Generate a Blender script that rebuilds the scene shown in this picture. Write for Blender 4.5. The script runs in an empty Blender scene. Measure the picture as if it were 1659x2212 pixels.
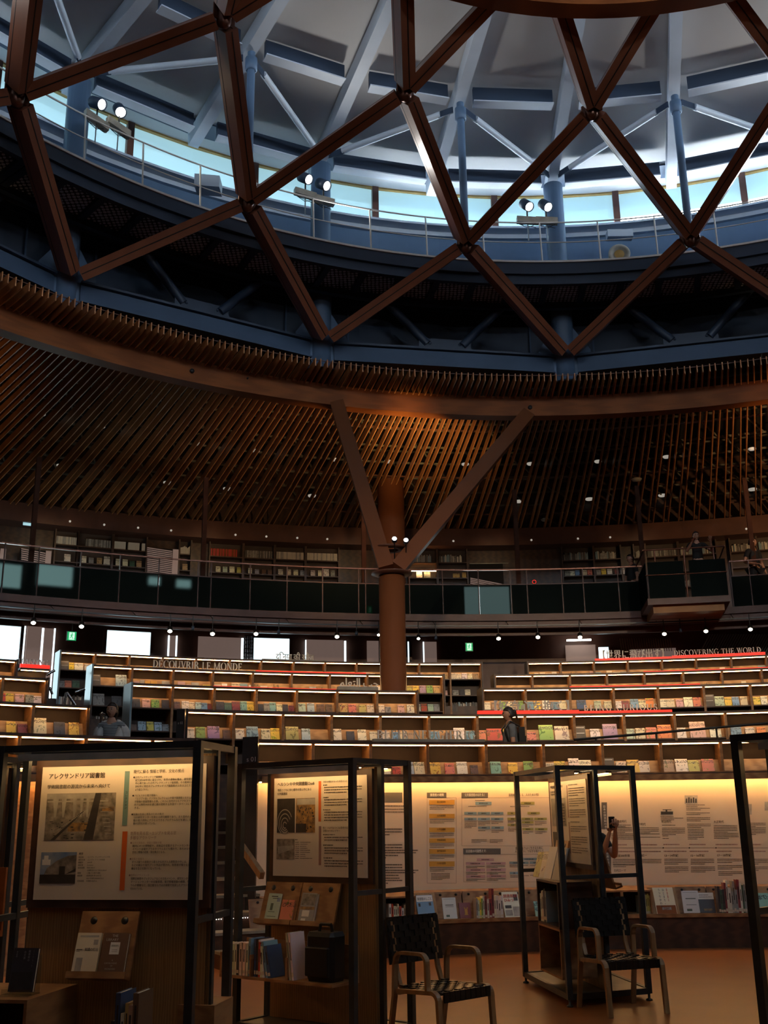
import bpy, bmesh, math, random
from math import sin, cos, tan, pi, sqrt, atan2, radians as RAD
from mathutils import Vector, Matrix
random.seed(7)
SC = bpy.context.scene
COL = SC.collection

# ------------------------------------------------------------------ camera
FPX, PITCH, ROLL, EYE = 2257.58, 0.28464, -0.013857, 1.61
cam_data = bpy.data.cameras.new('camera'); cam = bpy.data.objects.new('camera', cam_data)
COL.objects.link(cam)
cam_data.sensor_width = 36.0; cam_data.lens = FPX / 2212 * 36.0
cam_data.clip_start = 0.05; cam_data.clip_end = 300
_c, _s, _cr, _sr = cos(PITCH), sin(PITCH), cos(ROLL), sin(ROLL)
_F = Vector((0, _c, _s)); _U = Vector((0, -_s, _c)); _R = Vector((1, 0, 0))
_X = _R * _cr + _U * _sr; _Y = -_R * _sr + _U * _cr; _Z = -_F
M = Matrix(((_X.x, _Y.x, _Z.x, 0), (_X.y, _Y.y, _Z.y, 0), (_X.z, _Y.z, _Z.z, EYE), (0, 0, 0, 1)))
cam.matrix_world = M
SC.camera = cam

# ------------------------------------------------------------------ world, colour management, light levels
SC.view_settings.view_transform = 'Standard'; SC.view_settings.look = 'None'
SC.view_settings.exposure = 0.0; SC.view_settings.gamma = 1.0; SC.view_settings.use_curve_mapping = False
world = bpy.data.worlds.new('world'); SC.world = world; world.use_nodes = True
_bg = world.node_tree.nodes['Background']; _bg.inputs[0].default_value = (0.62, 0.82, 1.0, 1); _bg.inputs[1].default_value = 1.2
SHELF_LED = 30.0        # strips under every shelf top
WALL_LED = 60.0         # strip washing the white panel wall
BLIND = 0.60            # sunlit roller blinds of the clerestory
SKY_GAP = 74.0           # open sky under the blinds
LOW_WIN = 2.2           # windows of the lower wall
SPOT_W = 14.0           # track spots under the balcony
DISPLAY_LED = 32.0      # light bars of the display stands
UPLIGHT_W = 1500.0       # the two uplights in the fork of the column
HALL_GLOW = 13.0        # watts/10 of each warm lamp added out of view over the hall
RING_FILL_W = 1150.0       # fill beams added at the forked columns, assumed uplights that warm the slats
FLOOD_FILL_W = 7500.0        # flood beams added behind the camera to brighten the far shelf rows
ROOF_FILL_W = 300.0          # neutral fill spots added at walkway height to brighten the roof
BALC_W = 16.0           # spots added before the balcony bookcases, standing in for the soffit lights

# ------------------------------------------------------------------ places: centre of the dome and of the tiers (plan), camera stands at 0,0
D = (3.925, 7.982); T = (3.5, 3.0); PH = -0.75586; ST = pi / 8

def ray(px, py):
    u = px - 829.5; v = py - 1106
    uu = u * _cr + v * _sr; vv = -u * _sr + v * _cr
    d = Vector((uu, FPX * _c + vv * _s, FPX * _s - vv * _c))
    return d / sqrt(d.x * d.x + d.y * d.y)
def on_ring(px, py, C, r):
    "point where a sight line of the survey meets the cylinder of radius r about C; returns point and bearing"
    d = ray(px, py); b = d.x * C[0] + d.y * C[1]
    t = b + sqrt(max(0, b * b - (C[0] ** 2 + C[1] ** 2 - r * r)))
    p = Vector((d.x * t, d.y * t, d.z * t + EYE))
    return p, atan2(p.x - C[0], p.y - C[1])
def on_z(px, py, z):
    d = ray(px, py); t = (z - EYE) / d.z
    return Vector((d.x * t, d.y * t, z))
def at_d(px, py, t):
    d = ray(px, py) * t; d.z += EYE
    return d
def cyl(C, r, a, z): return Vector((C[0] + r * sin(a), C[1] + r * cos(a), z))
def bearing(px, py, r, C=T): return on_ring(px, py, C, r)[1]

# ------------------------------------------------------------------ materials
def mat(name, col, rough=0.6, metal=0.0, emit=None, es=0.0, spec=None, kind=None, col2=None, scale=8.0, bump=0.0, stretch=(1, 1, 1), trans=0.0, coat=0.0):
    m = bpy.data.materials.new(name); m.use_nodes = True
    nt = m.node_tree; b = nt.nodes['Principled BSDF']
    b.inputs['Base Color'].default_value = (*col, 1); b.inputs['Roughness'].default_value = rough
    b.inputs['Metallic'].default_value = metal
    if spec is not None: b.inputs['Specular IOR Level'].default_value = spec
    if trans: b.inputs['Transmission Weight'].default_value = trans
    if coat: b.inputs['Coat Weight'].default_value = coat
    if emit:
        b.inputs['Emission Color'].default_value = (*emit, 1); b.inputs['Emission Strength'].default_value = es
    if kind:
        tc = nt.nodes.new('ShaderNodeTexCoord'); mp = nt.nodes.new('ShaderNodeMapping')
        mp.inputs['Scale'].default_value = stretch
        nt.links.new(tc.outputs['Object'], mp.inputs['Vector'])
        n = nt.nodes.new('ShaderNodeTexNoise'); n.inputs['Scale'].default_value = scale; n.inputs['Detail'].default_value = 5
        nt.links.new(mp.outputs[0], n.inputs['Vector'])
        src = n.outputs[0]
        if kind == 'wood':
            w = nt.nodes.new('ShaderNodeTexWave'); w.inputs['Scale'].default_value = scale * 0.35
            w.inputs['Distortion'].default_value = 6; w.inputs['Detail'].default_value = 3; w.inputs['Detail Scale'].default_value = 1.6
            nt.links.new(mp.outputs[0], w.inputs['Vector'])
            mx = nt.nodes.new('ShaderNodeMath'); mx.operation = 'ADD'
            mu = nt.nodes.new('ShaderNodeMath'); mu.operation = 'MULTIPLY'; mu.inputs[1].default_value = 0.45
            nt.links.new(w.outputs[1], mu.inputs[0]); nt.links.new(mu.outputs[0], mx.inputs[0])
            m2 = nt.nodes.new('ShaderNodeMath'); m2.operation = 'MULTIPLY'; m2.inputs[1].default_value = 0.55
            nt.links.new(n.outputs[0], m2.inputs[0]); nt.links.new(m2.outputs[0], mx.inputs[1]); src = mx.outputs[0]
        r = nt.nodes.new('ShaderNodeValToRGB')
        r.color_ramp.elements[0].position = 0.3; r.color_ramp.elements[1].position = 0.72
        c2 = col2 or tuple(x * 0.6 for x in col)
        r.color_ramp.elements[0].color = (*c2, 1); r.color_ramp.elements[1].color = (*col, 1)
        nt.links.new(src, r.inputs[0]); nt.links.new(r.outputs[0], b.inputs['Base Color'])
        if bump:
            bp = nt.nodes.new('ShaderNodeBump'); bp.inputs['Strength'].default_value = bump; bp.inputs['Distance'].default_value = 0.01
            nt.links.new(src, bp.inputs['Height']); nt.links.new(bp.outputs[0], b.inputs['Normal'])
    return m
MT = {}
MT['walnut'] = mat('walnut', (0.33, 0.165, 0.065), 0.5, kind='wood', col2=(0.22, 0.10, 0.038), scale=5, stretch=(1, 1, 5))
MT['walnut_dark'] = mat('walnut_dark', (0.075, 0.033, 0.018), 0.45, kind='wood', col2=(0.045, 0.02, 0.012), scale=4, stretch=(1, 1, 4))
MT['back'] = mat('shelf_back', (0.060, 0.036, 0.028), 0.6, kind='noise', scale=3)
MT['slope'] = mat('shelf_slope', (0.42, 0.245, 0.105), 0.5, kind='wood', col2=(0.30, 0.16, 0.065), scale=4, stretch=(1, 1, 6))
MT['oak'] = mat('oak', (0.36, 0.20, 0.075), 0.5, kind='wood', col2=(0.26, 0.135, 0.048), scale=9, stretch=(6, 6, .6), bump=.1)
MT['redwood'] = mat('red_wood', (0.25, 0.073, 0.017), 0.5, kind='wood', col2=(0.19, 0.054, 0.013), scale=2.2, stretch=(.4, .4, 5), bump=.05, spec=.15)
MT['beam'] = mat('lattice_beam', (0.20, 0.068, 0.034), 0.32, kind='wood', col2=(0.18, 0.062, 0.032), scale=2.0, stretch=(1, 1, 2), spec=.55)
MT['node'] = mat('node_steel', (0.16, 0.06, 0.035), 0.3, metal=.6, kind='noise', scale=6)
MT['slat'] = mat('ceiling_slat', (0.50, 0.21, 0.075), 0.45, kind='wood', col2=(0.40, 0.16, 0.055), scale=3, stretch=(.5, .5, 4))
MT['brown_steel'] = mat('brown_steel', (0.13, 0.052, 0.034), 0.45, kind='noise', scale=2, spec=.4)
MT['column_paint'] = mat('column_paint', (0.165, 0.056, 0.022), 0.33, kind='noise', col2=(0.148, 0.050, 0.020), scale=1.5, spec=.35)
MT['blue'] = mat('blue_steel', (0.10, 0.165, 0.27), 0.42, kind='noise', col2=(0.085, 0.145, 0.24), scale=1.2, spec=.4)
MT['deep_blue'] = mat('deep_blue_steel', (0.05, 0.085, 0.15), 0.5, kind='noise', col2=(0.042, 0.073, 0.13), scale=1.2, spec=.25)
MT['post_brown'] = mat('post_brown', (0.075, 0.03, 0.018), 0.8, kind='noise', scale=3, spec=.1)
MT['navy'] = mat('navy_steel', (0.025, 0.045, 0.085), 0.5, kind='noise', col2=(0.02, 0.037, 0.07), scale=1.2)
MT['pale_steel'] = mat('pale_steel', (0.50, 0.56, 0.64), 0.45, kind='noise', col2=(0.44, 0.5, 0.58), scale=1.5)
MT['roof'] = mat('roof_panel', (0.54, 0.54, 0.54), 0.7, kind='noise', col2=(0.49, 0.49, 0.49), scale=.5)
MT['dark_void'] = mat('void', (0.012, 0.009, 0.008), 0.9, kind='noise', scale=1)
MT['truss'] = mat('truss_steel', (0.20, 0.19, 0.15), 0.5, kind='noise', scale=3)
MT['grate'] = mat('perforated_plate', (0.10, 0.13, 0.18), 0.5)
MT['steel'] = mat('blue_black_steel', (0.045, 0.052, 0.058), 0.38, metal=.35, kind='noise', scale=10, spec=.5)
MT['chrome'] = mat('brushed_rail', (0.55, 0.56, 0.58), 0.25, metal=1.0, kind='noise', col2=(.5, .5, .5), scale=8)
MT['floor'] = mat('floor_lino', (0.29, 0.098, 0.026), 0.34, kind='noise', col2=(0.24, 0.080, 0.021), scale=2.2, spec=.45, bump=.02)
MT['tread'] = mat('stair_tread', (0.30, 0.24, 0.17), 0.6, kind='noise', scale=6)
MT['carpet'] = mat('tier_floor', (0.05, 0.03, 0.022), 0.9, kind='noise', scale=30)
MT['wallboard'] = mat('printed_wall', (0.66, 0.545, 0.41), 0.6, kind='noise', col2=(0.63, 0.515, 0.385), scale=1.2)
MT['paper'] = mat('paper', (0.68, 0.60, 0.50), 0.45, kind='noise', col2=(0.65, 0.57, 0.47), scale=4, spec=.35)
MT['ink'] = mat('ink', (0.035, 0.026, 0.022), 0.5)
MT['ink_green'] = mat('ink_green', (0.10, 0.13, 0.09), 0.5)
MT['white'] = mat('white_paint', (0.78, 0.76, 0.72), 0.5)
MT['letter'] = mat('letter_cream', (0.86, 0.79, 0.68), 0.4, kind='noise', col2=(0.82, 0.75, 0.64), scale=5)
MT['letter_grey'] = mat('letter_grey', (0.62, 0.60, 0.58), 0.35, kind='noise', scale=5, metal=.3)
MT['plinth'] = mat('sign_plinth', (0.35, 0.31, 0.25), 0.4, kind='noise', scale=5)
MT['black'] = mat('black', (0.012, 0.012, 0.013), 0.35, kind='noise', scale=30)
MT['web'] = mat('black_webbing', (0.014, 0.013, 0.013), 0.30, kind='noise', scale=40, bump=.2, spec=.45)
MT['birch'] = mat('birch', (0.30, 0.165, 0.07), 0.42, kind='wood', col2=(0.23, 0.12, 0.048), scale=5, stretch=(3, 3, 1))
MT['skin'] = mat('skin', (0.42, 0.22, 0.14), 0.5, kind='noise', col2=(0.38, 0.19, 0.12), scale=12)
MT['hair'] = mat('hair', (0.018, 0.012, 0.010), 0.45, kind='noise', scale=60, bump=.3)
MT['shirt_white'] = mat('white_shirt', (0.62, 0.60, 0.57), 0.8, kind='noise', scale=7, bump=.2)
MT['shirt_black'] = mat('black_shirt', (0.014, 0.013, 0.014), 0.85, kind='noise', scale=7, bump=.2)
MT['shirt_grey'] = mat('grey_shirt', (0.16, 0.17, 0.19), 0.85, kind='noise', scale=7, bump=.2)
MT['trousers'] = mat('dark_trousers', (0.02, 0.02, 0.024), 0.85, kind='noise', scale=9)
MT['pages'] = mat('book_pages', (0.70, 0.63, 0.52), 0.7, kind='noise', col2=(.62, .55, .44), scale=60, stretch=(1, 8, .1))
MT['red_lit'] = mat('red_light_bar', (0.6, 0.02, 0.01), 0.4, emit=(1.0, 0.03, 0.015), es=1.0)
MT['led'] = mat('shelf_led', (1, .8, .5), 0.5, emit=(1.0, 0.56, 0.22), es=SHELF_LED)
MT['led_wall'] = mat('wall_led', (1, .8, .5), 0.5, emit=(1.0, 0.56, 0.20), es=WALL_LED)
MT['led_disp'] = mat('display_led', (1, .85, .6), 0.5, emit=(1.0, 0.60, 0.24), es=DISPLAY_LED)
MT['window_led'] = mat('screen_edge', (.8, .9, 1), .3, emit=(.72, .92, 1.0), es=2.4)
MT['blind'] = mat('roller_blind', (0.45, 0.7, 0.78), 0.7, emit=(0.50, 0.86, 0.98), es=BLIND)
MT['skygap'] = mat('sky_glass', (0.8, 0.9, 1), 0.2, emit=(0.80, 0.91, 1.0), es=SKY_GAP)
MT['winlow'] = mat('window_glow', (0.8, 0.95, 1), 0.2, emit=(0.66, 0.92, 1.0), es=LOW_WIN)
MT['bal_glow'] = mat('frosted_glow', (0.6, 0.8, 0.8), 0.4, emit=(0.72, 0.94, 0.96), es=9.0)
MT['bal_grey'] = mat('frosted_grey', (0.5, 0.6, 0.6), 0.4, emit=(0.70, 0.82, 0.84), es=4.5)
MT['glow_tan'] = mat('window_screen', (0.30, 0.21, 0.18), 0.8, kind='noise', col2=(.26, .18, .155), scale=3, emit=(0.28, 0.19, 0.16), es=.42)  # faint emission stands in for light on tan panels and louvre slats
MT['ochre'] = mat('ochre_frame', (0.42, 0.24, 0.06), 0.5, kind='noise', scale=3)
MT['green_sign'] = mat('exit_green', (0.02, 0.35, 0.12), 0.5, emit=(0.01, 0.42, 0.13), es=.8)
MT['green_white'] = mat('exit_white', (0.8, 1, 0.9), 0.5, emit=(0.65, 1.0, 0.8), es=.9)
MT['lamp'] = mat('lamp_lens', (1, .9, .7), 0.4, emit=(1.0, 0.86, 0.60), es=30)
MT['lamp_white'] = mat('lamp_lens_white', (1, .97, .9), 0.4, emit=(1.0, 0.95, 0.85), es=14)
MT['downlight'] = mat('downlight_disc', (.8, .78, .72), 0.5, emit=(1.0, 0.92, 0.78), es=.30)
MT['teal'] = mat('teal_bar', (0.16, 0.27, 0.26), 0.5)
MT['orange'] = mat('orange_bar', (0.62, 0.12, 0.02), 0.5)
MT['mauve'] = mat('mauve_bar', (0.30, 0.17, 0.15), 0.5)
MT['gold_box'] = mat('gold_box', (0.55, 0.30, 0.05), 0.5)
MT['blue_box'] = mat('blue_box', (0.22, 0.32, 0.36), 0.5)
MT['olive_box'] = mat('olive_box', (0.36, 0.33, 0.10), 0.5)
MT['pink_box'] = mat('pink_box', (0.48, 0.30, 0.31), 0.5)
MT['red_box'] = mat('red_box', (0.55, 0.03, 0.02), 0.5)
MT['grey_box'] = mat('grey_box', (0.105, 0.095, 0.088), 0.5)
MT['skyblue'] = mat('print_sky', (0.08, 0.17, 0.36), 0.5, kind='noise', col2=(.35, .38, .42), scale=9)
MT['photo_grey'] = mat('print_grey', (0.36, 0.31, 0.26), 0.5, kind='noise', col2=(0.10, 0.085, 0.07), scale=26)
MT['photo_dark'] = mat('print_dark', (0.05, 0.042, 0.038), 0.5, kind='noise', scale=20)
MT['photo_warm'] = mat('print_warm', (0.50, 0.27, 0.07), 0.5, kind='noise', col2=(.10, .07, .05), scale=30)
MT['photo_pale'] = mat('print_pale', (0.46, 0.42, 0.37), 0.5, kind='noise', scale=14)
MT['panel_gloss'] = mat('end_panel_reflection', (0.30, 0.42, 0.46), 0.18, kind='noise', col2=(.26, .37, .41), scale=2, spec=.8, coat=.5)  # pale blue stands in for daylight reflected on dark laminate
MT['gloss_dark'] = mat('dark_end_panel', (0.035, 0.033, 0.034), 0.25, kind='noise', scale=2, spec=.6)
MT['card'] = mat('grey_card', (0.13, 0.115, 0.10), 0.6, kind='noise', scale=4)
MT['base_plate'] = mat('base_plate', (0.17, 0.16, 0.13), 0.35, metal=.4, kind='noise', scale=3)
MT['orange_under'] = mat('box_underside', (0.40, 0.17, 0.04), 0.55, kind='noise', scale=2)
MT['beige'] = mat('beige_enamel', (0.52, 0.48, 0.40), 0.4, kind='noise', scale=5)
# frosted balustrade glass
def glass_mat():
    m = bpy.data.materials.new('frosted_glass'); m.use_nodes = True; nt = m.node_tree
    for n in list(nt.nodes): nt.nodes.remove(n)
    out = nt.nodes.new('ShaderNodeOutputMaterial')
    rf = nt.nodes.new('ShaderNodeBsdfRefraction'); rf.inputs['Roughness'].default_value = .38; rf.inputs['IOR'].default_value = 1.08; rf.inputs['Color'].default_value = (.18, .21, .205, 1)
    df = nt.nodes.new('ShaderNodeBsdfDiffuse'); df.inputs['Color'].default_value = (.022, .032, .030, 1)
    mx = nt.nodes.new('ShaderNodeMixShader'); mx.inputs[0].default_value = .35
    nt.links.new(rf.outputs[0], mx.inputs[1]); nt.links.new(df.outputs[0], mx.inputs[2])
    gl = nt.nodes.new('ShaderNodeBsdfGlossy'); gl.inputs['Roughness'].default_value = .12; gl.inputs['Color'].default_value = (.7, .8, .8, 1)
    m2 = nt.nodes.new('ShaderNodeMixShader'); m2.inputs[0].default_value = .0
    nt.links.new(mx.outputs[0], m2.inputs[1]); nt.links.new(gl.outputs[0], m2.inputs[2])
    nt.links.new(m2.outputs[0], out.inputs[0]); return m
MT['glass'] = glass_mat()
def clear_mat():
    m = bpy.data.materials.new('clear_acrylic'); m.use_nodes = True; nt = m.node_tree
    for n in list(nt.nodes): nt.nodes.remove(n)
    out = nt.nodes.new('ShaderNodeOutputMaterial')
    tr = nt.nodes.new('ShaderNodeBsdfTransparent'); tr.inputs[0].default_value = (.85, .88, .87, 1)
    gl = nt.nodes.new('ShaderNodeBsdfGlossy'); gl.inputs['Roughness'].default_value = .05
    mx = nt.nodes.new('ShaderNodeMixShader'); mx.inputs[0].default_value = .08
    nt.links.new(tr.outputs[0], mx.inputs[1]); nt.links.new(gl.outputs[0], mx.inputs[2]); nt.links.new(mx.outputs[0], out.inputs[0])
    return m
MT['clear'] = clear_mat()
# book cover: the object's own colour, with a printed picture and title lines whose layout differs from book to book
def cover_mat(name, spine=False):
    m = bpy.data.materials.new(name); m.use_nodes = True; nt = m.node_tree; b = nt.nodes['Principled BSDF']
    b.inputs['Roughness'].default_value = .38
    oi = nt.nodes.new('ShaderNodeObjectInfo'); tc = nt.nodes.new('ShaderNodeTexCoord')
    ad = nt.nodes.new('ShaderNodeVectorMath'); ad.operation = 'ADD'
    sc = nt.nodes.new('ShaderNodeMath'); sc.operation = 'MULTIPLY'; sc.inputs[1].default_value = 53.0
    nt.links.new(oi.outputs['Random'], sc.inputs[0]); nt.links.new(tc.outputs['Object'], ad.inputs[0]); nt.links.new(sc.outputs[0], ad.inputs[1])
    vo = nt.nodes.new('ShaderNodeTexNoise'); vo.inputs['Scale'].default_value = 2.6 if not spine else 9; vo.inputs['Detail'].default_value = 2.5
    vo.inputs['Distortion'].default_value = 1.2
    nt.links.new(ad.outputs[0], vo.inputs['Vector'])
    r = nt.nodes.new('ShaderNodeValToRGB'); r.color_ramp.interpolation = 'CONSTANT'
    e = r.color_ramp.elements; e[0].position = 0; e[0].color = (1, 1, 1, 1); e[1].position = .60; e[1].color = (0, 0, 0, 1)
    nt.links.new(vo.outputs[0], r.inputs[0])
    hs = nt.nodes.new('ShaderNodeHueSaturation'); hs.inputs['Saturation'].default_value = 1.1; hs.inputs['Value'].default_value = .45
    hm = nt.nodes.new('ShaderNodeMapRange'); hm.inputs[3].default_value = .40; hm.inputs[4].default_value = .62
    nt.links.new(oi.outputs['Random'], hm.inputs[0]); nt.links.new(hm.outputs[0], hs.inputs['Hue']); nt.links.new(oi.outputs['Color'], hs.inputs['Color'])
    mx = nt.nodes.new('ShaderNodeMix'); mx.data_type = 'RGBA'
    nt.links.new(r.outputs[0], mx.inputs[0]); nt.links.new(hs.outputs[0], mx.inputs[6]); nt.links.new(oi.outputs['Color'], mx.inputs[7])
    # title strip near the top
    sp = nt.nodes.new('ShaderNodeSeparateXYZ'); nt.links.new(tc.outputs['Object'], sp.inputs[0])
    br = nt.nodes.new('ShaderNodeTexBrick'); br.inputs['Scale'].default_value = 9; br.inputs['Color1'].default_value = (0, 0, 0, 1); br.inputs['Color2'].default_value = (0, 0, 0, 1); br.inputs['Mortar'].default_value = (1, 1, 1, 1); br.inputs['Mortar Size'].default_value = .035
    nt.links.new(tc.outputs['Object'], br.inputs['Vector'])
    mr = nt.nodes.new('ShaderNodeMath'); mr.operation = 'COMPARE'; mr.inputs[1].default_value = .80; mr.inputs[2].default_value = .10
    nt.links.new(sp.outputs['Z'], mr.inputs[0])
    nn = nt.nodes.new('ShaderNodeTexNoise'); nn.inputs['Scale'].default_value = 22; nn.inputs['Detail'].default_value = 0
    nt.links.new(ad.outputs[0], nn.inputs['Vector'])
    gt = nt.nodes.new('ShaderNodeMath'); gt.operation = 'GREATER_THAN'; gt.inputs[1].default_value = .52
    nt.links.new(nn.outputs[0], gt.inputs[0])
    ml = nt.nodes.new('ShaderNodeMath'); ml.operation = 'MULTIPLY'; nt.links.new(mr.outputs[0], ml.inputs[0]); nt.links.new(gt.outputs[0], ml.inputs[1])
    m2 = nt.nodes.new('ShaderNodeMix'); m2.data_type = 'RGBA'; m2.inputs[7].default_value = (.03, .025, .025, 1)
    nt.links.new(ml.outputs[0], m2.inputs[0]); nt.links.new(mx.outputs[2], m2.inputs[6])
    nt.links.new(m2.outputs[2], b.inputs['Base Color'])
    return m
MT['cover'] = cover_mat('book_cover'); MT['spine'] = cover_mat('book_spine', True)
MT['cover_plain'] = mat('cover_plain', (0.5, 0.5, 0.5), 0.4)
_oi = MT['cover_plain'].node_tree.nodes.new('ShaderNodeObjectInfo')
MT['cover_plain'].node_tree.links.new(_oi.outputs['Color'], MT['cover_plain'].node_tree.nodes['Principled BSDF'].inputs['Base Color'])

# ------------------------------------------------------------------ mesh builder
class MB:
    def __init__(s): s.v = []; s.f = []; s.mi = []; s.mats = []; s.cur = 0; s.smooth = []
    def use(s, m):
        if m not in s.mats: s.mats.append(m)
        s.cur = s.mats.index(m); return s
    def add(s, vs, fs, smooth=False):
        n = len(s.v); s.v += [tuple(x) for x in vs]
        for f in fs: s.f.append([i + n for i in f]); s.mi.append(s.cur); s.smooth.append(smooth)
        return s
    def hexa(s, p):
        return s.add(p, [(0, 3, 2, 1), (4, 5, 6, 7), (0, 1, 5, 4), (1, 2, 6, 5), (2, 3, 7, 6), (3, 0, 4, 7)])
    def box(s, c, x, y, z):
        "oriented box: centre and three half-extent vectors"
        c, x, y, z = Vector(c), Vector(x), Vector(y), Vector(z)
        return s.hexa([c - x - y - z, c + x - y - z, c + x + y - z, c - x + y - z, c - x - y + z, c + x - y + z, c + x + y + z, c - x + y + z])
    def abox(s, x0, x1, y0, y1, z0, z1):
        return s.box(((x0 + x1) / 2, (y0 + y1) / 2, (z0 + z1) / 2), (abs(x1 - x0) / 2, 0, 0), (0, abs(y1 - y0) / 2, 0), (0, 0, abs(z1 - z0) / 2))
    def bbox(s, x0, x1, y0, y1, z0, z1, b=.006):
        "box with chamfered vertical and top edges"
        b = min(b, (x1 - x0) * .3, (y1 - y0) * .3, (z1 - z0) * .3)
        def loop(i, z): return [(x0 + i, y0 + b + i * 0, z), (x0 + b, y0 + i, z), (x1 - b, y0 + i, z), (x1 - i, y0 + b, z), (x1 - i, y1 - b, z), (x1 - b, y1 - i, z), (x0 + b, y1 - i, z), (x0 + i, y1 - b, z)]
        L = [loop(b * .5, z0), loop(0, z0 + b), loop(0, z1 - b), loop(b * .5, z1)]
        vs = sum(L, []); fs = [tuple(range(7, -1, -1)), tuple(range(24, 32))]
        for k in range(3):
            for i in range(8): fs.append((k * 8 + i, k * 8 + (i + 1) % 8, k * 8 + 8 + (i + 1) % 8, k * 8 + 8 + i))
        return s.add(vs, fs)
    def tube(s, p, q, r, n=10, r2=None, caps=True):
        p, q = Vector(p), Vector(q); d = (q - p)
        if d.length < 1e-6: return s
        d.normalize(); a = d.orthogonal().normalized(); b = d.cross(a); r2 = r if r2 is None else r2
        vs = [p + (a * cos(2 * pi * i / n) + b * sin(2 * pi * i / n)) * r for i in range(n)] + [q + (a * cos(2 * pi * i / n) + b * sin(2 * pi * i / n)) * r2 for i in range(n)]
        s.add(vs, [(i, (i + 1) % n, n + (i + 1) % n, n + i) for i in range(n)], True)
        if caps: s.add(vs, [tuple(range(n - 1, -1, -1)), tuple(range(n, 2 * n))])
        return s
    def path(s, pts, r, n=8):
        for i in range(len(pts) - 1): s.tube(pts[i], pts[i + 1], r, n)
        return s
    def beam(s, p, q, w, h, up=(0, 0, 1)):
        "rectangular bar from p to q, w across, h along up"
        p, q, up = Vector(p), Vector(q), Vector(up); d = (q - p).normalized(); sd = d.cross(up).normalized(); u = sd.cross(d).normalized()
        return s.box((p + q) / 2, (q - p) / 2, sd * (w / 2), u * (h / 2))
    def arc(s, C, r0, r1, z0, z1, a0, a1, n=None, z2=None, z3=None):
        "curved bar about C; z2/z3: heights at the outer radius if it slopes"
        if n is None: n = max(1, int(abs(a1 - a0) / .05))
        if z2 is None: z2, z3 = z0, z1
        vs = []
        for i in range(n + 1):
            a = a0 + (a1 - a0) * i / n
            vs += [cyl(C, r0, a, z0), cyl(C, r1, a, z2), cyl(C, r1, a, z3), cyl(C, r0, a, z1)]
        fs = []
        for i in range(n):
            k = i * 4
            for j in range(4): fs.append((k + j, k + 4 + j, k + 4 + (j + 1) % 4, k + (j + 1) % 4))
        if abs(abs(a1 - a0) - 2 * pi) > 1e-4: fs += [(0, 1, 2, 3), (n * 4 + 3, n * 4 + 2, n * 4 + 1, n * 4)]
        return s.add(vs, fs)
    def lathe(s, c, prof, n=16, ax=None):
        "surface of revolution; prof = [(radius, height)]; axis up or given"
        c = Vector(c); ax = Vector(ax or (0, 0, 1)).normalized(); a = ax.orthogonal().normalized(); b = ax.cross(a); vs = []
        for r, h in prof:
            for i in range(n): vs.append(c + ax * h + (a * cos(2 * pi * i / n) + b * sin(2 * pi * i / n)) * r)
        fs = []
        for k in range(len(prof) - 1):
            for i in range(n): fs.append((k * n + i, k * n + (i + 1) % n, k * n + n + (i + 1) % n, k * n + n + i))
        s.add(vs, fs, True)
        return s
    def ball(s, c, r, n=10, sq=(1, 1, 1)):
        c = Vector(c); vs = []; m = n // 2
        for j in range(m + 1):
            t = pi * j / m
            for i in range(n): vs.append(c + Vector((sin(t) * cos(2 * pi * i / n) * r * sq[0], sin(t) * sin(2 * pi * i / n) * r * sq[1], cos(t) * r * sq[2])))
        return s.add(vs, [(j * n + i, j * n + (i + 1) % n, j * n + n + (i + 1) % n, j * n + n + i) for j in range(m) for i in range(n)], True)
    def quad(s, a, b, c, d): return s.add([a, b, c, d], [(0, 1, 2, 3)])
    def mesh(s, name, default='white'):
        me = bpy.data.meshes.new(name); me.from_pydata(s.v, [], s.f)
        for m in (s.mats or [default]): me.materials.append(MT[m])
        me.polygons.foreach_set('material_index', s.mi); me.polygons.foreach_set('use_smooth', s.smooth); me.update()
        return me
    def build(s, name, parent=None, label=None, loc=None, **tags):
        o = bpy.data.objects.new(name, s.mesh(name)); COL.objects.link(o)
        if parent is not None:
            o.parent = parent
            o.matrix_parent_inverse = parent.matrix_basis.inverted()
        if label: o['label'] = label
        for k, v in tags.items(): o[k] = v
        return o
def tag(o, label, cat, group=None, kind=None):
    o['label'] = label; o['category'] = cat
    if group: o['group'] = group
    if kind: o['kind'] = kind
    return o
def thing(name, label, cat, loc=(0, 0, 0), group=None):
    o = bpy.data.objects.new(name, None); COL.objects.link(o); o.location = loc; o.empty_display_size = .1
    return tag(o, label, cat, group)
def struct(name, mb, label=None):
    o = mb.build(name); o['kind'] = 'structure'
    if label: o['label'] = label
    return o
def ordn(n):
    return {1: 'first', 2: 'second', 3: 'third', 4: 'fourth', 5: 'fifth', 6: 'sixth', 7: 'seventh', 8: 'eighth', 9: 'ninth', 10: 'tenth', 11: 'eleventh', 12: 'twelfth', 13: 'thirteenth', 14: 'fourteenth', 15: 'fifteenth', 16: 'sixteenth', 17: 'seventeenth', 18: 'eighteenth', 19: 'nineteenth', 20: 'twentieth', 21: 'twenty-first', 22: 'twenty-second', 23: 'twenty-third', 24: 'twenty-fourth'}.get(n, str(n) + 'th')

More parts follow.
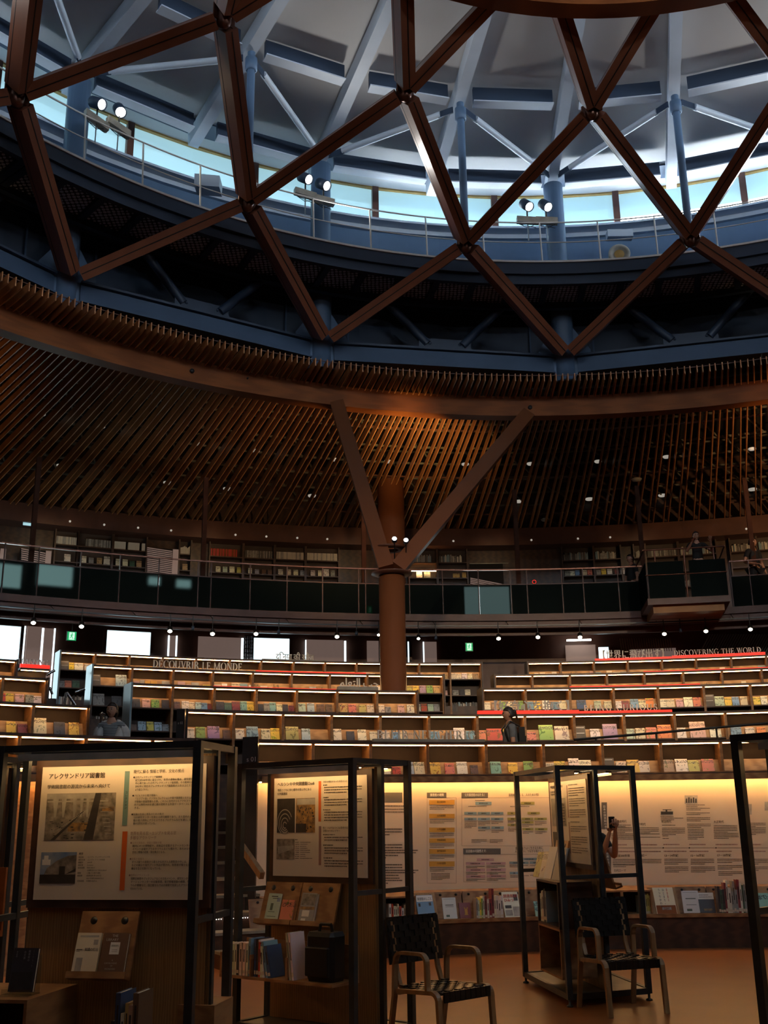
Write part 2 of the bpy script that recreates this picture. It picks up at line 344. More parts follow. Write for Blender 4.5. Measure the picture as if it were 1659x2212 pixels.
# ------------------------------------------------------------------ lettering
_glyph = {}
def glyph(ch):
    "outline of one character as a flat mesh: verts, faces, advance"
    if ch in _glyph: return _glyph[ch]
    cu = bpy.data.curves.new('t', 'FONT'); cu.body = ch; cu.resolution_u = 2; cu.size = 1.0
    ob = bpy.data.objects.new('t', cu); COL.objects.link(ob)
    dg = bpy.context.evaluated_depsgraph_get(); dg.update()
    me = bpy.data.meshes.new_from_object(ob.evaluated_get(dg))
    vs = [(v.co.x, v.co.y) for v in me.vertices]; fs = [tuple(p.vertices) for p in me.polygons]
    cu.body = ch + '|'; dg = bpy.context.evaluated_depsgraph_get(); dg.update(); me2 = bpy.data.meshes.new_from_object(ob.evaluated_get(dg))
    cu.body = '|'; dg = bpy.context.evaluated_depsgraph_get(); dg.update(); me3 = bpy.data.meshes.new_from_object(ob.evaluated_get(dg))
    adv = max((v.co.x for v in me2.vertices), default=.5) - max((v.co.x for v in me3.vertices), default=0)
    bpy.data.objects.remove(ob); bpy.data.curves.remove(cu)
    for m in (me, me2, me3): bpy.data.meshes.remove(m)
    _glyph[ch] = (vs, fs, adv); return _glyph[ch]
def put_text(mb, text, o, ex, ey, size, track=0.0, bold=0.0, thick=0.0, vertical=False, maxw=None):
    "flat text on the plane o + x ex + y ey (unit vectors); returns width"
    o, ex, ey = Vector(o), Vector(ex), Vector(ey); nrm = ex.cross(ey); x = 0.0; y = 0.0
    tot = sum(glyph(c)[2] + track for c in text) * size
    k = 1.0 if not maxw or tot <= maxw else maxw / tot
    for ch in text:
        vs, fs, adv = glyph(ch)
        for dx in ((-bold, bold) if bold else (0.0,)):
            P = [o + ex * ((vx + dx) * size * k + x) + ey * (vy * size + y) for vx, vy in vs]
            mb.add(P, fs)
            if thick:
                n = len(P); Q = [p - nrm * thick for p in P]; cnt = {}
                for f in fs:
                    for i in range(len(f)):
                        e = (f[i], f[(i + 1) % len(f)]); cnt[tuple(sorted(e))] = cnt.get(tuple(sorted(e)), 0) + 1
                mb.add(P + Q, [(a, b, b + n, a + n) for (a, b), c in cnt.items() if c == 1])
        if vertical: y -= size * 1.08
        else: x += (adv + track) * size * k
    return x
# hand-drawn roman capitals with thick and thin strokes and bracketed serifs
def _stem(x, y0=0, y1=1, w=.15): return [[(x, y0), (x + w, y0), (x + w, y1), (x, y1)], [(x - .07, y0), (x + w + .07, y0), (x + w, y0 + .06), (x, y0 + .06)], [(x, y1 - .06), (x + w, y1 - .06), (x + w + .07, y1), (x - .07, y1)]]
def _thin(x0, y0, x1, y1, w=.06, serif=True):
    return [[(x0 - w / 2, y0), (x0 + w / 2, y0), (x1 + w / 2, y1), (x1 - w / 2, y1)]]
def _ser(x, y): return [[(x - .11, y - .025), (x + .11, y - .025), (x + .11, y + .025), (x - .11, y + .025)]]
def _arc(cx, cy, rx, ry, t0, t1, wx=.15, wy=.05, n=12):
    out = []
    for i in range(n):
        a = t0 + (t1 - t0) * i / n; b = t0 + (t1 - t0) * (i + 1) / n
        def P(t, k): return (cx + cos(t) * (rx - k * wx), cy + sin(t) * (ry - k * wy))
        out.append([P(a, 0), P(b, 0), P(b, 1), P(a, 1)])
    return out
def _rect(x0, y0, x1, y1): return [[(x0, y0), (x1, y0), (x1, y1), (x0, y1)]]
ROM = {
 'I': (_stem(.08), .36), 'L': (_stem(.08) + _rect(.2, 0, .6, .055) + _rect(.55, 0, .6, .2), .66),
 'E': (_stem(.08) + _rect(.2, 0, .62, .055) + _rect(.57, 0, .62, .2) + _rect(.2, .945, .58, 1) + _rect(.53, .82, .58, 1) + _rect(.2, .48, .48, .53) + _rect(.44, .40, .48, .61), .68),
 'F': (_stem(.08) + _rect(.2, .945, .58, 1) + _rect(.53, .82, .58, 1) + _rect(.2, .48, .48, .53), .62),
 'H': (_stem(.08) + _stem(.62) + _rect(.2, .48, .65, .53), .88), 'T': (_stem(.3) + _rect(.02, .945, .74, 1) + _rect(.02, .8, .07, 1) + _rect(.69, .8, .74, 1), .78),
 'D': (_stem(.08) + _arc(.22, .5, .56, .5, -pi / 2, pi / 2, .15, .055), .84),
 'B': (_stem(.08) + _arc(.22, .745, .38, .255, -pi / 2, pi / 2, .13, .05) + _arc(.22, .265, .44, .265, -pi / 2, pi / 2, .14, .05), .74),
 'R': (_stem(.08) + _arc(.22, .74, .40, .26, -pi / 2, pi / 2, .14, .05) + [[(.36, .5), (.50, .5), (.80, 0), (.62, 0)]] + _ser(.74, .025), .82),
 'P': (_stem(.08) + _arc(.22, .74, .40, .26, -pi / 2, pi / 2, .14, .05), .7),
 'O': (_arc(.46, .5, .44, .53, 0, 2 * pi, .15, .05, 22), .92), 'Q': (_arc(.46, .5, .44, .53, 0, 2 * pi, .15, .05, 22), .92),
 'C': (_arc(.46, .5, .44, .53, RAD(48), RAD(312), .15, .05, 18) + _rect(.72, .72, .77, .98), .82),
 'G': (_arc(.46, .5, .44, .53, RAD(48), RAD(322), .15, .05, 18) + _rect(.72, .74, .77, .98) + _rect(.66, .02, .80, .42) + _rect(.56, .40, .88, .45), .92),
 'S': (_arc(.32, .745, .25, .28, RAD(30), RAD(270), .11, .06, 12) + _arc(.32, .25, .28, .28, RAD(-150), RAD(90), .12, .06, 12) + _rect(.50, .76, .55, .96) + _rect(.06, .04, .11, .26), .64),
 'U': (_stem(.06, .3, 1) [:1] + _rect(-.01, .95, .28, 1) + _arc(.40, .30, .34, .32, pi, 2 * pi, .14, .06) + _rect(.68, .3, .74, 1) + _rect(.60, .95, .82, 1), .84),
 'V': ([[(.08, 1), (.24, 1), (.46, 0), (.38, 0)]] + _thin(.42, 0, .70, 1) + _rect(0, .95, .32, 1) + _rect(.59, .95, .81, 1), .80),
 'W': ([[(.08, 1), (.22, 1), (.40, 0), (.33, 0)], [(.46, 1), (.60, 1), (.78, 0), (.71, 0)]] + _thin(.37, 0, .53, 1) + _thin(.75, 0, .98, 1) + _rect(0, .95, .30, 1) + _rect(.38, .95, .66, 1) + _rect(.88, .95, 1.08, 1), 1.08),
 'N': (_rect(.10, 0, .16, 1) + _rect(.70, 0, .76, 1) + [[(.04, 1), (.22, 1), (.76, 0), (.66, 0)]] + _rect(.02, 0, .25, .05) + _rect(.61, .95, .85, 1), .88),
 'M': (_rect(.10, 0, .16, 1) + _rect(.82, 0, .97, 1) + [[(.05, 1), (.22, 1), (.54, 0), (.47, 0)]] + _thin(.51, 0, .86, 1) + _rect(.02, 0, .25, .05) + _rect(.76, 0, 1.03, .05) + _rect(.84, .95, 1.03, 1), 1.08),
 'A': ([[(.40, 1), (.48, 1), (.80, 0), (.63, 0)]] + _thin(.12, 0, .42, 1) + _rect(.22, .32, .62, .37) + _rect(.02, 0, .24, .05) + _rect(.55, 0, .88, .05), .88),
 'Y': (_stem(.33, 0, .48) [:2] + [[(.08, 1), (.24, 1), (.48, .45), (.34, .45)]] + _thin(.44, .45, .72, 1) + _rect(0, .95, .32, 1) + _rect(.6, .95, .84, 1), .82),
 'K': (_stem(.08) + _thin(.24, .45, .68, 1) + [[(.30, .52), (.44, .58), (.82, 0), (.64, 0)]], .84),
 ' ': ([], .36), '-': (_rect(.05, .4, .3, .46), .36)}
ROM['É'] = (ROM['E'][0] + [[(.28, 1.07), (.36, 1.07), (.50, 1.24), (.38, 1.24)]], ROM['E'][1])
def roman(mb, text, place, size, thick=.03, track=.06, xs=1.0):
    "place(x) -> (origin, ex, ey, normal toward reader) for a letter starting x metres along"
    x = 0.0
    for ch in text:
        polys, adv = ROM[ch]
        adv = adv * xs; o, ex, ey, nm = place(x + adv * size / 2)
        for P in polys:
            Q = [o + ex * ((px * xs - adv / 2) * size) + ey * (py * size) for px, py in P]; n = len(Q)
            B = [q - nm * thick for q in Q]
            mb.add(Q + B, [tuple(range(n)), tuple(range(2 * n - 1, n - 1, -1))] + [(i, (i + 1) % n, n + (i + 1) % n, n + i) for i in range(n)])
        x += (adv + track) * size
    return x
def roman_len(t, size, track=.06): return sum(ROM[c][1] + track for c in t) * size
# ================================================================== SETTING
TIER_FLOOR = {1: 0.0, 2: 1.64, 3: 2.26, 4: 2.84, 5: 3.45, 6: 4.05}
ROWR = {1: 11.96, 2: 14.42, 3: 16.08, '3r': 16.15, 4: 18.98, 5: 21.38}
ROWZ = {1: 2.545, 2: 3.159, 3: 3.728, '3r': 3.791, 4: 4.406, 5: 5.002}
BAL_R, BAL_Z = 23.08, 6.51
A_L, A_R = -1.25, 1.05      # built arc of the tiers (bearings about T)
b = MB().use('floor'); b.add([cyl(T, 12.4, i * 2 * pi / 64, 0) for i in range(64)], [tuple(range(63, -1, -1))])
struct('floor', b)
# platforms of the tiers, stepped, with the open aisle of the stair between two bearings
AIS0, AIS1 = bearing(420, 1600, 12.2), bearing(551, 1605, 12.2)
for i, (r0, r1) in {2: (12.32, 14.42), 3: (14.42, 16.1), 4: (16.1, 18.98), 5: (18.98, 21.4), 6: (21.4, 25.0)}.items():
    b = MB().use('walnut_dark'); z = TIER_FLOOR[i]
    if i == 2:
        b.arc(T, r0, r1, 0.0, z, A_L - .6, AIS0, 30); b.arc(T, r0, r1, 0.0, z, AIS1, A_R + .6, 40)
        b.arc(T, r0 + 1.2, r1, 0, z, AIS0, AIS1, 4)
    else: b.arc(T, r0, r1, z - .9, z, A_L - .6, A_R + .6, 70)
    b.use('carpet').arc(T, r0 + .02, r1 - .02, z, z + .012, A_L - .6, A_R + .6, 70) if i > 2 else None
    struct('floor_tier_%d' % i, b)
# lower wall with its windows, under the balcony
LW = 24.8
b = MB().use('brown_steel'); b.arc(T, LW + .12, LW + .3, 3.6, 6.4, -1.9, 1.6, 90); struct('wall_lower', b)
# closing walls behind the camera and far sides
b = MB().use('walnut_dark'); b.arc(T, 25.2, 25.5, 0, 13.2, 1.6, 2 * pi - 1.9, 60); struct('wall_rear', b)
# rear hall floor (behind the camera) so that the hall is closed
b = MB().use('floor'); b.arc(T, 12.3, 25.4, -.02, 0, 1.6, 2 * pi - 1.9, 40); struct('floor_rear', b)
wn = 0
def lower_window(x0, x1, ytop, ybot, m, frame=True):
    global wn
    wn += 1
    a0 = bearing(x0, ytop, LW); a1 = bearing(x1, ytop, LW); zt = on_ring((x0 + x1) / 2, ytop, T, LW)[0].z
    zb = 4.35
    g = MB().use(m).arc(T, LW + .02, LW + .06, zb, zt, a0, a1, 3)
    o = struct('window_%d' % wn, g)
    if frame:
        f = MB().use('brown_steel'); w = .035 / LW
        for a in (a0, a1): f.arc(T, LW - .05, LW + .1, zb, zt + .04, a - w, a + w, 1)
        f.arc(T, LW - .05, LW + .1, zt, zt + .05, a0, a1, 2); f.build('window_frame', o)
    return o
for x0, x1, yt, m in [(-260, -150, 1335, 'winlow'), (-130, -20, 1342, 'winlow'), (-14, 49, 1352, 'winlow'), (53, 57, 1352, 'window_led'), (60, 91, 1353, 'glow_tan'), (92, 96, 1356, 'window_led'), (97, 117, 1357, 'glow_tan'), (118, 121, 1357, 'window_led'),
                      (228, 329, 1364, 'winlow'), (364, 367, 1372, 'window_led'), (381, 384, 1373, 'window_led'), (368, 380, 1373, 'glow_tan'), (429, 521, 1376, 'glow_tan'), (522, 527, 1378, 'window_led'),
                      (545, 628, 1379, 'winlow'), (660, 662, 1382, 'window_led'), (663, 742, 1382, 'glow_tan'), (744, 748, 1384, 'window_led'), (793, 818, 1384, 'glow_tan'), (877, 886, 1386, 'winlow'), (914, 916, 1386, 'window_led'), (917, 943, 1386, 'glow_tan'),
                      (1289, 1317, 1398, 'winlow'), (1221, 1286, 1393, 'glow_tan'), (1362, 1460, 1401, 'glow_tan')]:
    lower_window(x0, x1, yt, 0, m, frame=m == 'winlow')
# lattice screen beside the bright window
s = MB().use('grate'); a0, a1 = bearing(528, 1378, LW - .15), bearing(545, 1379, LW - .15)
for k in range(5): a = a0 + (a1 - a0) * k / 4; s.arc(T, LW - .17, LW - .13, 4.6, 6.12, a - .0006, a + .0006, 1)
for k in range(14): s.arc(T, LW - .16, LW - .14, 4.7 + k * .11, 4.72 + k * .11, a0, a1, 1)
tag(s.build('lattice_screen'), 'narrow dark lattice screen beside the bright lower window behind the top bookshelf row', 'screen')
# slatted ceiling of the side room seen through the opening on the right
for nm, x0, x1, y0, y1, n, dx in (('louvre_panel', 1343, 1456, 1379, 1400, 22, 4), ('louvre_panel', 1508, 1700, 1370, 1412, 34, -26)):
    s = MB().use('truss' if dx < 0 else 'birch')
    for k in range(n):
        xa = x0 + (x1 - x0) * k / n
        p = on_ring(xa - dx, y0, T, LW - .3)[0]; q = on_ring(xa, y1 + 6, T, LW - .12)[0]; s.beam(p, q, .016, .03)
    tag(s.build(nm), 'vertical slat screen on the lower wall left of the dark pier' if dx > 0 else 'diagonal pale slat screen on the lower wall at the far right', 'screen')
s = MB().use('lamp_white').arc(T, LW - .35, LW - .3, 6.02, 6.06, bearing(1224, 1386, LW - .3), bearing(1277, 1390, LW - .3), 2)
tag(s.build('strip_light'), 'slim white strip light on the lower wall above the right-hand shelf rows', 'lamp')
# balcony slab, fascia and recessed soffit
b = MB().use('brown_steel')
b.arc(T, BAL_R, BAL_R + .25, 6.34, BAL_Z, -1.9, 1.6, 110); b.arc(T, BAL_R + .06, BAL_R + .3, 6.16, 6.34, -1.9, 1.6, 110)
b.arc(T, BAL_R + .35, BAL_R + .45, 6.02, 6.2, -1.9, 1.6, 110)
b.use('walnut_dark').arc(T, BAL_R + .2, 29.6, 6.3, BAL_Z - .005, -1.9, 1.6, 90)
struct('floor_balcony', b)
# upper back wall with soffit band
b = MB().use('walnut_dark').arc(T, 29.6, 29.8, 6.3, 13.4, -1.9, 1.6, 90)
b.use('brown_steel').arc(T, 28.9, 29.6, 9.80, 10.35, -1.9, 1.6, 90)
struct('wall_upper', b)
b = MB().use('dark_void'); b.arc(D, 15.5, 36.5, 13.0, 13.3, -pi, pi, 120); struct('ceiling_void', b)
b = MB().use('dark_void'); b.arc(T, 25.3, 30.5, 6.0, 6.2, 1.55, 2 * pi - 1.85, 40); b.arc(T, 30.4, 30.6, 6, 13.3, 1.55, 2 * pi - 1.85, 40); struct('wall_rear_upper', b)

# ------------------------------------------------------------------ stair in the aisle
N_ST = 9
st = thing('aisle_stair', 'pale stair climbing from the floor between the shelf rows beside the s 01 end panel', 'stairs', cyl(T, 12.0, (AIS0 + AIS1) / 2, 0))
g = MB().use('walnut_dark'); t_ = MB().use('tread'); d_ = MB().use('lamp_white')
for k in range(N_ST):
    r0 = 11.0 + k * .30; z = (k + 1) * 1.64 / N_ST
    g.arc(T, r0, r0 + .34, 0, z - .03, AIS0, AIS1, 3); t_.arc(T, r0 - .02, r0 + .32, z - .03, z, AIS0, AIS1, 3)
    if k == 2:
        for j in range(26): a = AIS0 + (AIS1 - AIS0) * (j + .5) / 26; p = cyl(T, r0 - .025, a, z - .06); d_.box(p, (.003, 0, 0), (0, .003, 0), (0, 0, .003))
g.build('riser_block', st); t_.build('tread', st); d_.build('step_lights', st, 'row of tiny white step lights')
for k, (ra, za, rb, zb) in enumerate(((14.5, 1.64, 16.0, 2.26), (16.1, 2.26, 18.9, 2.84), (19.0, 2.84, 21.3, 3.45))):
    g2 = MB().use('tread'); n = 4
    a0, a1 = bearing((200, 120, 50)[k], (1590, 1560, 1520)[k], ra), bearing((390, 262, 178)[k], (1590, 1560, 1520)[k], ra)
    for j in range(n): g2.arc(T, ra + (rb - ra) * .5 + j * .28 - .6, ra + (rb - ra) * .5 + j * .28 - .26, za, za + (zb - za) * (j + 1) / n, a0, a1, 2)
    tag(g2.build('aisle_steps'), 'short flight of steps in the left aisle up to shelf row ' + ordn(k + 3), 'stairs')

# ================================================================== DOME
# great wood-faced ring beam
o = thing('ring_beam', 'huge reddish timber ring beam encircling the atrium above the forked column', 'beam', (D[0], D[1], 10.76))
MB().use('redwood').arc(D, 15.3, 15.62, 10.76, 11.255, -pi, pi, 180).build('face', o)
m_ = MB().use('black')
for px, py in ((415, 801), (1145, 880), (535, 817), (620, 815)):
    p, a = on_ring(px, py, D, 15.28); n = Vector((-sin(a), -cos(a), 0)); m_.lathe(p - n * .03, [(.0, .05), (.05 if px in (415, 1145) else .02, .05), (.05 if px in (415, 1145) else .02, 0)], 12, n)
m_.build('bolt_hole', o)
# timber slats of the ceiling, in pairs that run outward from the dome centre
SL_G, SL_0 = 0.01913136, 0.0135367
slat_prev = None; n_sl = 0
SLR0, SLR1, SLZ0, SLZ1 = 14.45, 25.7, 11.28, 10.18
sl_root = thing('slat_ceiling', 'ceiling of paired reddish timber slats radiating outward from the ring beam', 'ceiling', (D[0], D[1], 11))
sm = MB().use('slat')
def slat(mb, k, sgn):
    a = SL_0 + k * SL_G; er = Vector((sin(a), cos(a), 0)); et = Vector((cos(a), -sin(a), 0))
    r1 = SLR1
    if -9.6 < k < -7.4: r1 = 24.6
    off = sgn * (.073)
    p = Vector((D[0], D[1], 0)) + er * SLR0 + et * off; q = Vector((D[0], D[1], 0)) + er * r1 + et * off
    # fan the pair so that it is evenly spread at the ring
    p = p + et * sgn * .004
    w = et * .011
    zi, zo = SLZ0, SLZ0 + (SLZ1 - SLZ0) * (r1 - SLR0) / (SLR1 - SLR0); h = .19
    V = [p - w, p + w, q + w, q - w]
    mb.hexa([Vector((v.x, v.y, zz)) for v, zz in zip(V, (zi, zi, zo, zo))] + [Vector((v.x, v.y, zz + h)) for v, zz in zip(V, (zi, zi, zo, zo))])
vis = [(k, s) for k in range(-42, 26) for s in (-1, 1)]
big = [x for x in vis if -16 <= x[0] <= 33][:96]
for k, s_ in vis:
    if (k, s_) in big: b = MB().use('slat'); slat(b, k, s_); b.build('slat', sl_root)
    else: slat(sm, k, s_)
for k in range(26, 60): slat(sm, k, -1); slat(sm, k, 1)
for k in range(-90, -42): slat(sm, k, -1); slat(sm, k, 1)
sm.build('outer_slats', sl_root, kind='stuff')
r_ = MB().use('brown_steel')
r_.arc(D, 14.50, 14.515, 11.44, 11.455, -1.9, 1.6, 120)
for rr in (17.5, 20.5, 23.3): r_.arc(D, rr, rr + .03, SLZ0 + (SLZ1 - SLZ0) * (rr - SLR0) / 11.25 + .2, SLZ0 + (SLZ1 - SLZ0) * (rr - SLR0) / 11.25 + .24, -1.9, 1.6, 110)
r_.build('hanging_rod', sl_root)
# steel trusses above the slats
tr = MB().use('truss')
RR = [16.2, 17.4, 18.6, 19.8, 21.0, 22.2, 23.4, 24.6]
for i, rr in enumerate(RR):
    tr.arc(D, rr, rr + .05, 11.72 - (rr - 16) * .05, 11.77 - (rr - 16) * .05, -1.35, 1.0, 70); 
    if i % 2: tr.arc(D, rr, rr + .05, 12.25, 12.30, -1.35, 1.0, 70)
    n = 78
    for k in range(n):
        a = -1.35 + 2.35 * k / n; da = 2.35 / n
        if i < len(RR) - 1:
            z0, z1 = 11.74 - (rr - 16) * .05, 11.74 - (RR[i + 1] - 16) * .05
            if (k + i) % 2: tr.tube(cyl(D, rr, a, z0), cyl(D, RR[i + 1], a + da * .8, z1), .028, 4, caps=False)
            elif k % 4 == 0: tr.tube(cyl(D, rr, a, z0), cyl(D, rr + .5, a + da * .3, 12.3), .025, 4, caps=False)
tag(tr.build('ceiling_truss'), 'web of grey steel trusses in the dark space above the timber slats', 'truss')
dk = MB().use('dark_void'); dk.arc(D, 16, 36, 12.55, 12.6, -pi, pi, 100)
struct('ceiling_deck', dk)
# upper end wall of the void towards the drum
# drum of blue steel
dr = MB().use('navy')
dr.arc(D, 15.35, 15.45, 11.9, 13.62, -pi, pi, 128)
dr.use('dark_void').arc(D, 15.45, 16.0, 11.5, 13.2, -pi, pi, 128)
dr.use('blue').arc(D, 16.35, 16.5, 13.5, 16.32, -pi, pi, 128)
dr.arc(D, 15.3, 16.4, 13.55, 13.66, -pi, pi, 128)
dr.use('pale_steel').arc(D, 16.25, 16.4, 16.1, 16.26, -pi, pi, 128)
struct('wall_drum', dr)
wr = thing('drum_frame', 'dark blue steel drum frame of pipe columns, straight girders and chevron braces under the walkway', 'steel frame', (D[0], D[1], 11.6))
for k in range(-3, 13):
    a = PH + k * ST; c = MB().use('blue')
    c.lathe(cyl(D, 15.05, a, 0), [(.0, 11.45), (.26, 11.45), (.26, 13.5), (.24, 13.6), (.24, 16.85), (0, 16.85)], 18)
    # flared gusset plates at the foot
    et = Vector((cos(a), -sin(a), 0)); er = Vector((sin(a), cos(a), 0)); p = cyl(D, 14.95, a, 0)
    for s in (-1, 1):
        q = [p + et * s * .2 + Vector((0, 0, 11.55)), p + et * s * .62 + Vector((0, 0, 12.12)), p + et * s * .62 + Vector((0, 0, 12.28)), p + et * s * .2 + Vector((0, 0, 12.9))]
        c.hexa([q[0] - er * .03, q[0] + er * .03, q[1] + er * .03, q[1] - er * .03, q[3] - er * .03, q[3] + er * .03, q[2] + er * .03, q[2] - er * .03])
    c.use('navy').lathe(cyl(D, 15.05, a, 0), [(.36, 11.40), (.36, 11.44), (0, 11.44)], 16)
    c.build('pipe_column', wr)
    a2 = a + ST
    p0, p1 = cyl(D, 15.0, a, 11.86), cyl(D, 15.0, a2, 11.86); dd = (p1 - p0).normalized() * .3
    g = MB().use('deep_blue'); g.beam(p0 + dd, p1 - dd, .12, .40); g.use('navy'); g.beam(p0 + dd + Vector((0, 0, .235)), p1 - dd + Vector((0, 0, .235)), .30, .05)
    g.use('deep_blue'); g.beam(p0 + dd - Vector((0, 0, .2)), p1 - dd - Vector((0, 0, .2)), .32, .035); g.build('girder', wr)
    pm = (p0 + p1) / 2; et = (p1 - p0).normalized()
    g = MB().use('navy'); gp = pm + Vector((0, 0, .42))
    for s in (-1, 1):
        g.tube(gp + et * s * .42 + Vector((0, 0, -.02)), gp + et * s * 1.55 + Vector((0, 0, 1.18)), .10, 12)
        g.ball(gp + et * s * .36, .045)
    er = Vector((sin(a + ST / 2), cos(a + ST / 2), 0))
    g.box(gp - Vector((0, 0, .02)), et * .62, er * .02, Vector((0, 0, .14))); g.build('chevron_brace', wr)
    # framed panel behind
    g = MB().use('deep_blue'); b0, b1 = cyl(D, 15.3, a + .05, 0), cyl(D, 15.3, a2 - .05, 0)
    for z in (12.25, 13.35): g.beam(b0 + Vector((0, 0, z)), b1 + Vector((0, 0, z)), .04, .04)
    for q in (b0, b1): g.beam(q + Vector((0, 0, 12.25)), q + Vector((0, 0, 13.35)), .04, .04, er)
    g.build('panel_trim', wr)
# walkway with its railing
wk = thing('maintenance_walkway', 'ring walkway with thin bright handrail wires below the clerestory windows', 'walkway', (D[0], D[1], 13.7))
MB().use('navy').arc(D, 13.30, 13.42, 13.42, 13.72, -pi, pi, 160).arc(D, 13.38, 13.5, 13.2, 13.45, -pi, pi, 160).build('edge_channel', wk)
MB().use('blue').arc(D, 13.38, 15.4, 13.66, 13.70, -pi, pi, 160).build('deck', wk)
g = MB().use('white').arc(D, 13.27, 13.31, 13.70, 13.745, -pi, pi, 160); g.build('kerb_strip', wk)
def perf():
    m = MT['grate']; nt = m.node_tree; b = nt.nodes['Principled BSDF']
    tc = nt.nodes.new('ShaderNodeTexCoord'); v = nt.nodes.new('ShaderNodeTexVoronoi'); v.inputs['Scale'].default_value = 11; v.inputs['Randomness'].default_value = .15
    nt.links.new(tc.outputs['Object'], v.inputs['Vector']); r = nt.nodes.new('ShaderNodeValToRGB'); r.color_ramp.interpolation = 'CONSTANT'
    r.color_ramp.elements[0].color = (.50, .58, .70, 1); r.color_ramp.elements[1].position = .42; r.color_ramp.elements[1].color = (.012, .018, .03, 1)
    nt.links.new(v.outputs['Distance'], r.inputs[0]); nt.links.new(r.outputs[0], b.inputs['Base Color'])
perf()
MB().use('grate').arc(D, 13.5, 14.55, 13.42, 13.44, -pi, pi, 160, z2=13.34, z3=13.36).build('perforated_soffit', wk)
g = MB().use('navy')
for k in range(-56, 100):
    a = PH + k * ST / 6.3; g.box(cyl(D, 14.05, a, 13.34), Vector((sin(a), cos(a), 0)) * .62, Vector((cos(a), -sin(a), 0)) * .07, (0, 0, .06))
g.arc(D, 14.55, 14.68, 13.2, 13.4, -pi, pi, 160); g.arc(D, 13.45, 13.55, 13.3, 13.42, -pi, pi, 160); g.build('bracket_row', wk)
post_px = (170, 302, 430, 553, 677, 800, 920, 1042, 1165, 1290, 1413, 1543)
angs = [on_ring(x, 470, D, 13.4)[1] for x in post_px]; da = (angs[-1] - angs[0]) / (len(angs) - 1)
allp = [angs[0] - da * j for j in range(8, 0, -1)] + angs + [angs[-1] + da * j for j in range(1, 22)]
for a in allp:
    MB().use('white').tube(cyl(D, 13.36, a, 13.7), cyl(D, 13.44, a, 14.82), .019, 8).build('rail_post', wk)
for z, r, rr in ((14.82, .019, 13.44), (14.28, .013, 13.40)):
    n = 200; p = [cyl(D, rr, -pi + 2 * pi * i / n, z) for i in range(n + 1)]; MB().use('white').path(p, r, 6).build('rail_wire', wk)
# equipment on the walkway behind the rail: low pipes and uprights
g = MB().use('pale_steel')
g.arc(D, 14.6, 14.66, 14.35, 14.40, -pi, pi, 150); g.arc(D, 16.2, 16.28, 15.1, 15.2, -pi, pi, 150)
for k in range(-24, 40): a = PH + (k + .5) * ST / 4; g.tube(cyl(D, 14.63, a, 13.7), cyl(D, 14.63, a, 14.38), .02, 6)
g.build('inner_rail', wk)
# clerestory: mullions at quarter points, blinds with a strip of open sky under them
cl = thing('clerestory_glazing', 'band of pale blue blinds with blazing sky gap beneath, all around the dome', 'window', (D[0], D[1], 16.3))
ZB, ZT, RW = 16.28, 17.30, 16.2
for k in range(-8, 25):
    a0 = PH + (k / 2 + .28) * ST; a1 = a0 + ST / 2
    gap = (.14 if 1 <= k <= 3 else .24 if k >= 4 else .05)
    if k in (-1, 0, 1): gap = .03
    if k >= 6: gap = .30
    MB().use('blind').arc(D, RW, RW + .015, ZB + gap, ZT - .04, a0 + .004, a1 - .004, 2).build('blind', cl)
    MB().use('skygap').arc(D, RW + .03, RW + .04, ZB, ZB + gap + .02, a0 + .004, a1 - .004, 2).build('pane', cl)
    MB().use('brown_steel').arc(D, RW - .12, RW + .03, ZB, ZT, a0 - .005, a0 + .005, 1).build('mullion', cl)
MB().use('ochre').arc(D, RW - .10, RW + .03, ZT - .07, ZT, -pi, pi, 150).build('head_rail', cl)
MB().use('pale_steel').arc(D, RW - .25, RW + .2, ZB - .06, ZB, -pi, pi, 150).build('sill', cl)
# roof: panels between rafters, rafters, purlins, diagonal struts
zr = lambda r: 17.16 + (14.87 - r) * .115
roof = MB().use('roof')
for k in range(-8, 24):
    a0, a1 = PH + k * ST / 2, PH + (k + 1) * ST / 2
    for ra, rb in ((16.6, 12.43), (12.43, 7.0), (7.0, .3)):
        roof.hexa([cyl(D, ra, a0, zr(ra) + .26), cyl(D, ra, a1, zr(ra) + .26), cyl(D, rb, a1, zr(rb) + .26), cyl(D, rb, a0, zr(rb) + .26),
                   cyl(D, ra, a0, zr(ra) + .36), cyl(D, ra, a1, zr(ra) + .36), cyl(D, rb, a1, zr(rb) + .36), cyl(D, rb, a0, zr(rb) + .36)])
roof.use('navy').arc(D, 16.2, 16.5, 17.28, 17.6, -pi, pi, 128).arc(D, 15.25, 16.25, 17.31, 17.35, -pi, pi, 128)
struct('ceiling_roof', roof)
rf = thing('roof_frame', 'pale blue-grey steel roof frame of radial rafters, purlins and pipe struts', 'roof structure', (D[0], D[1], 17))
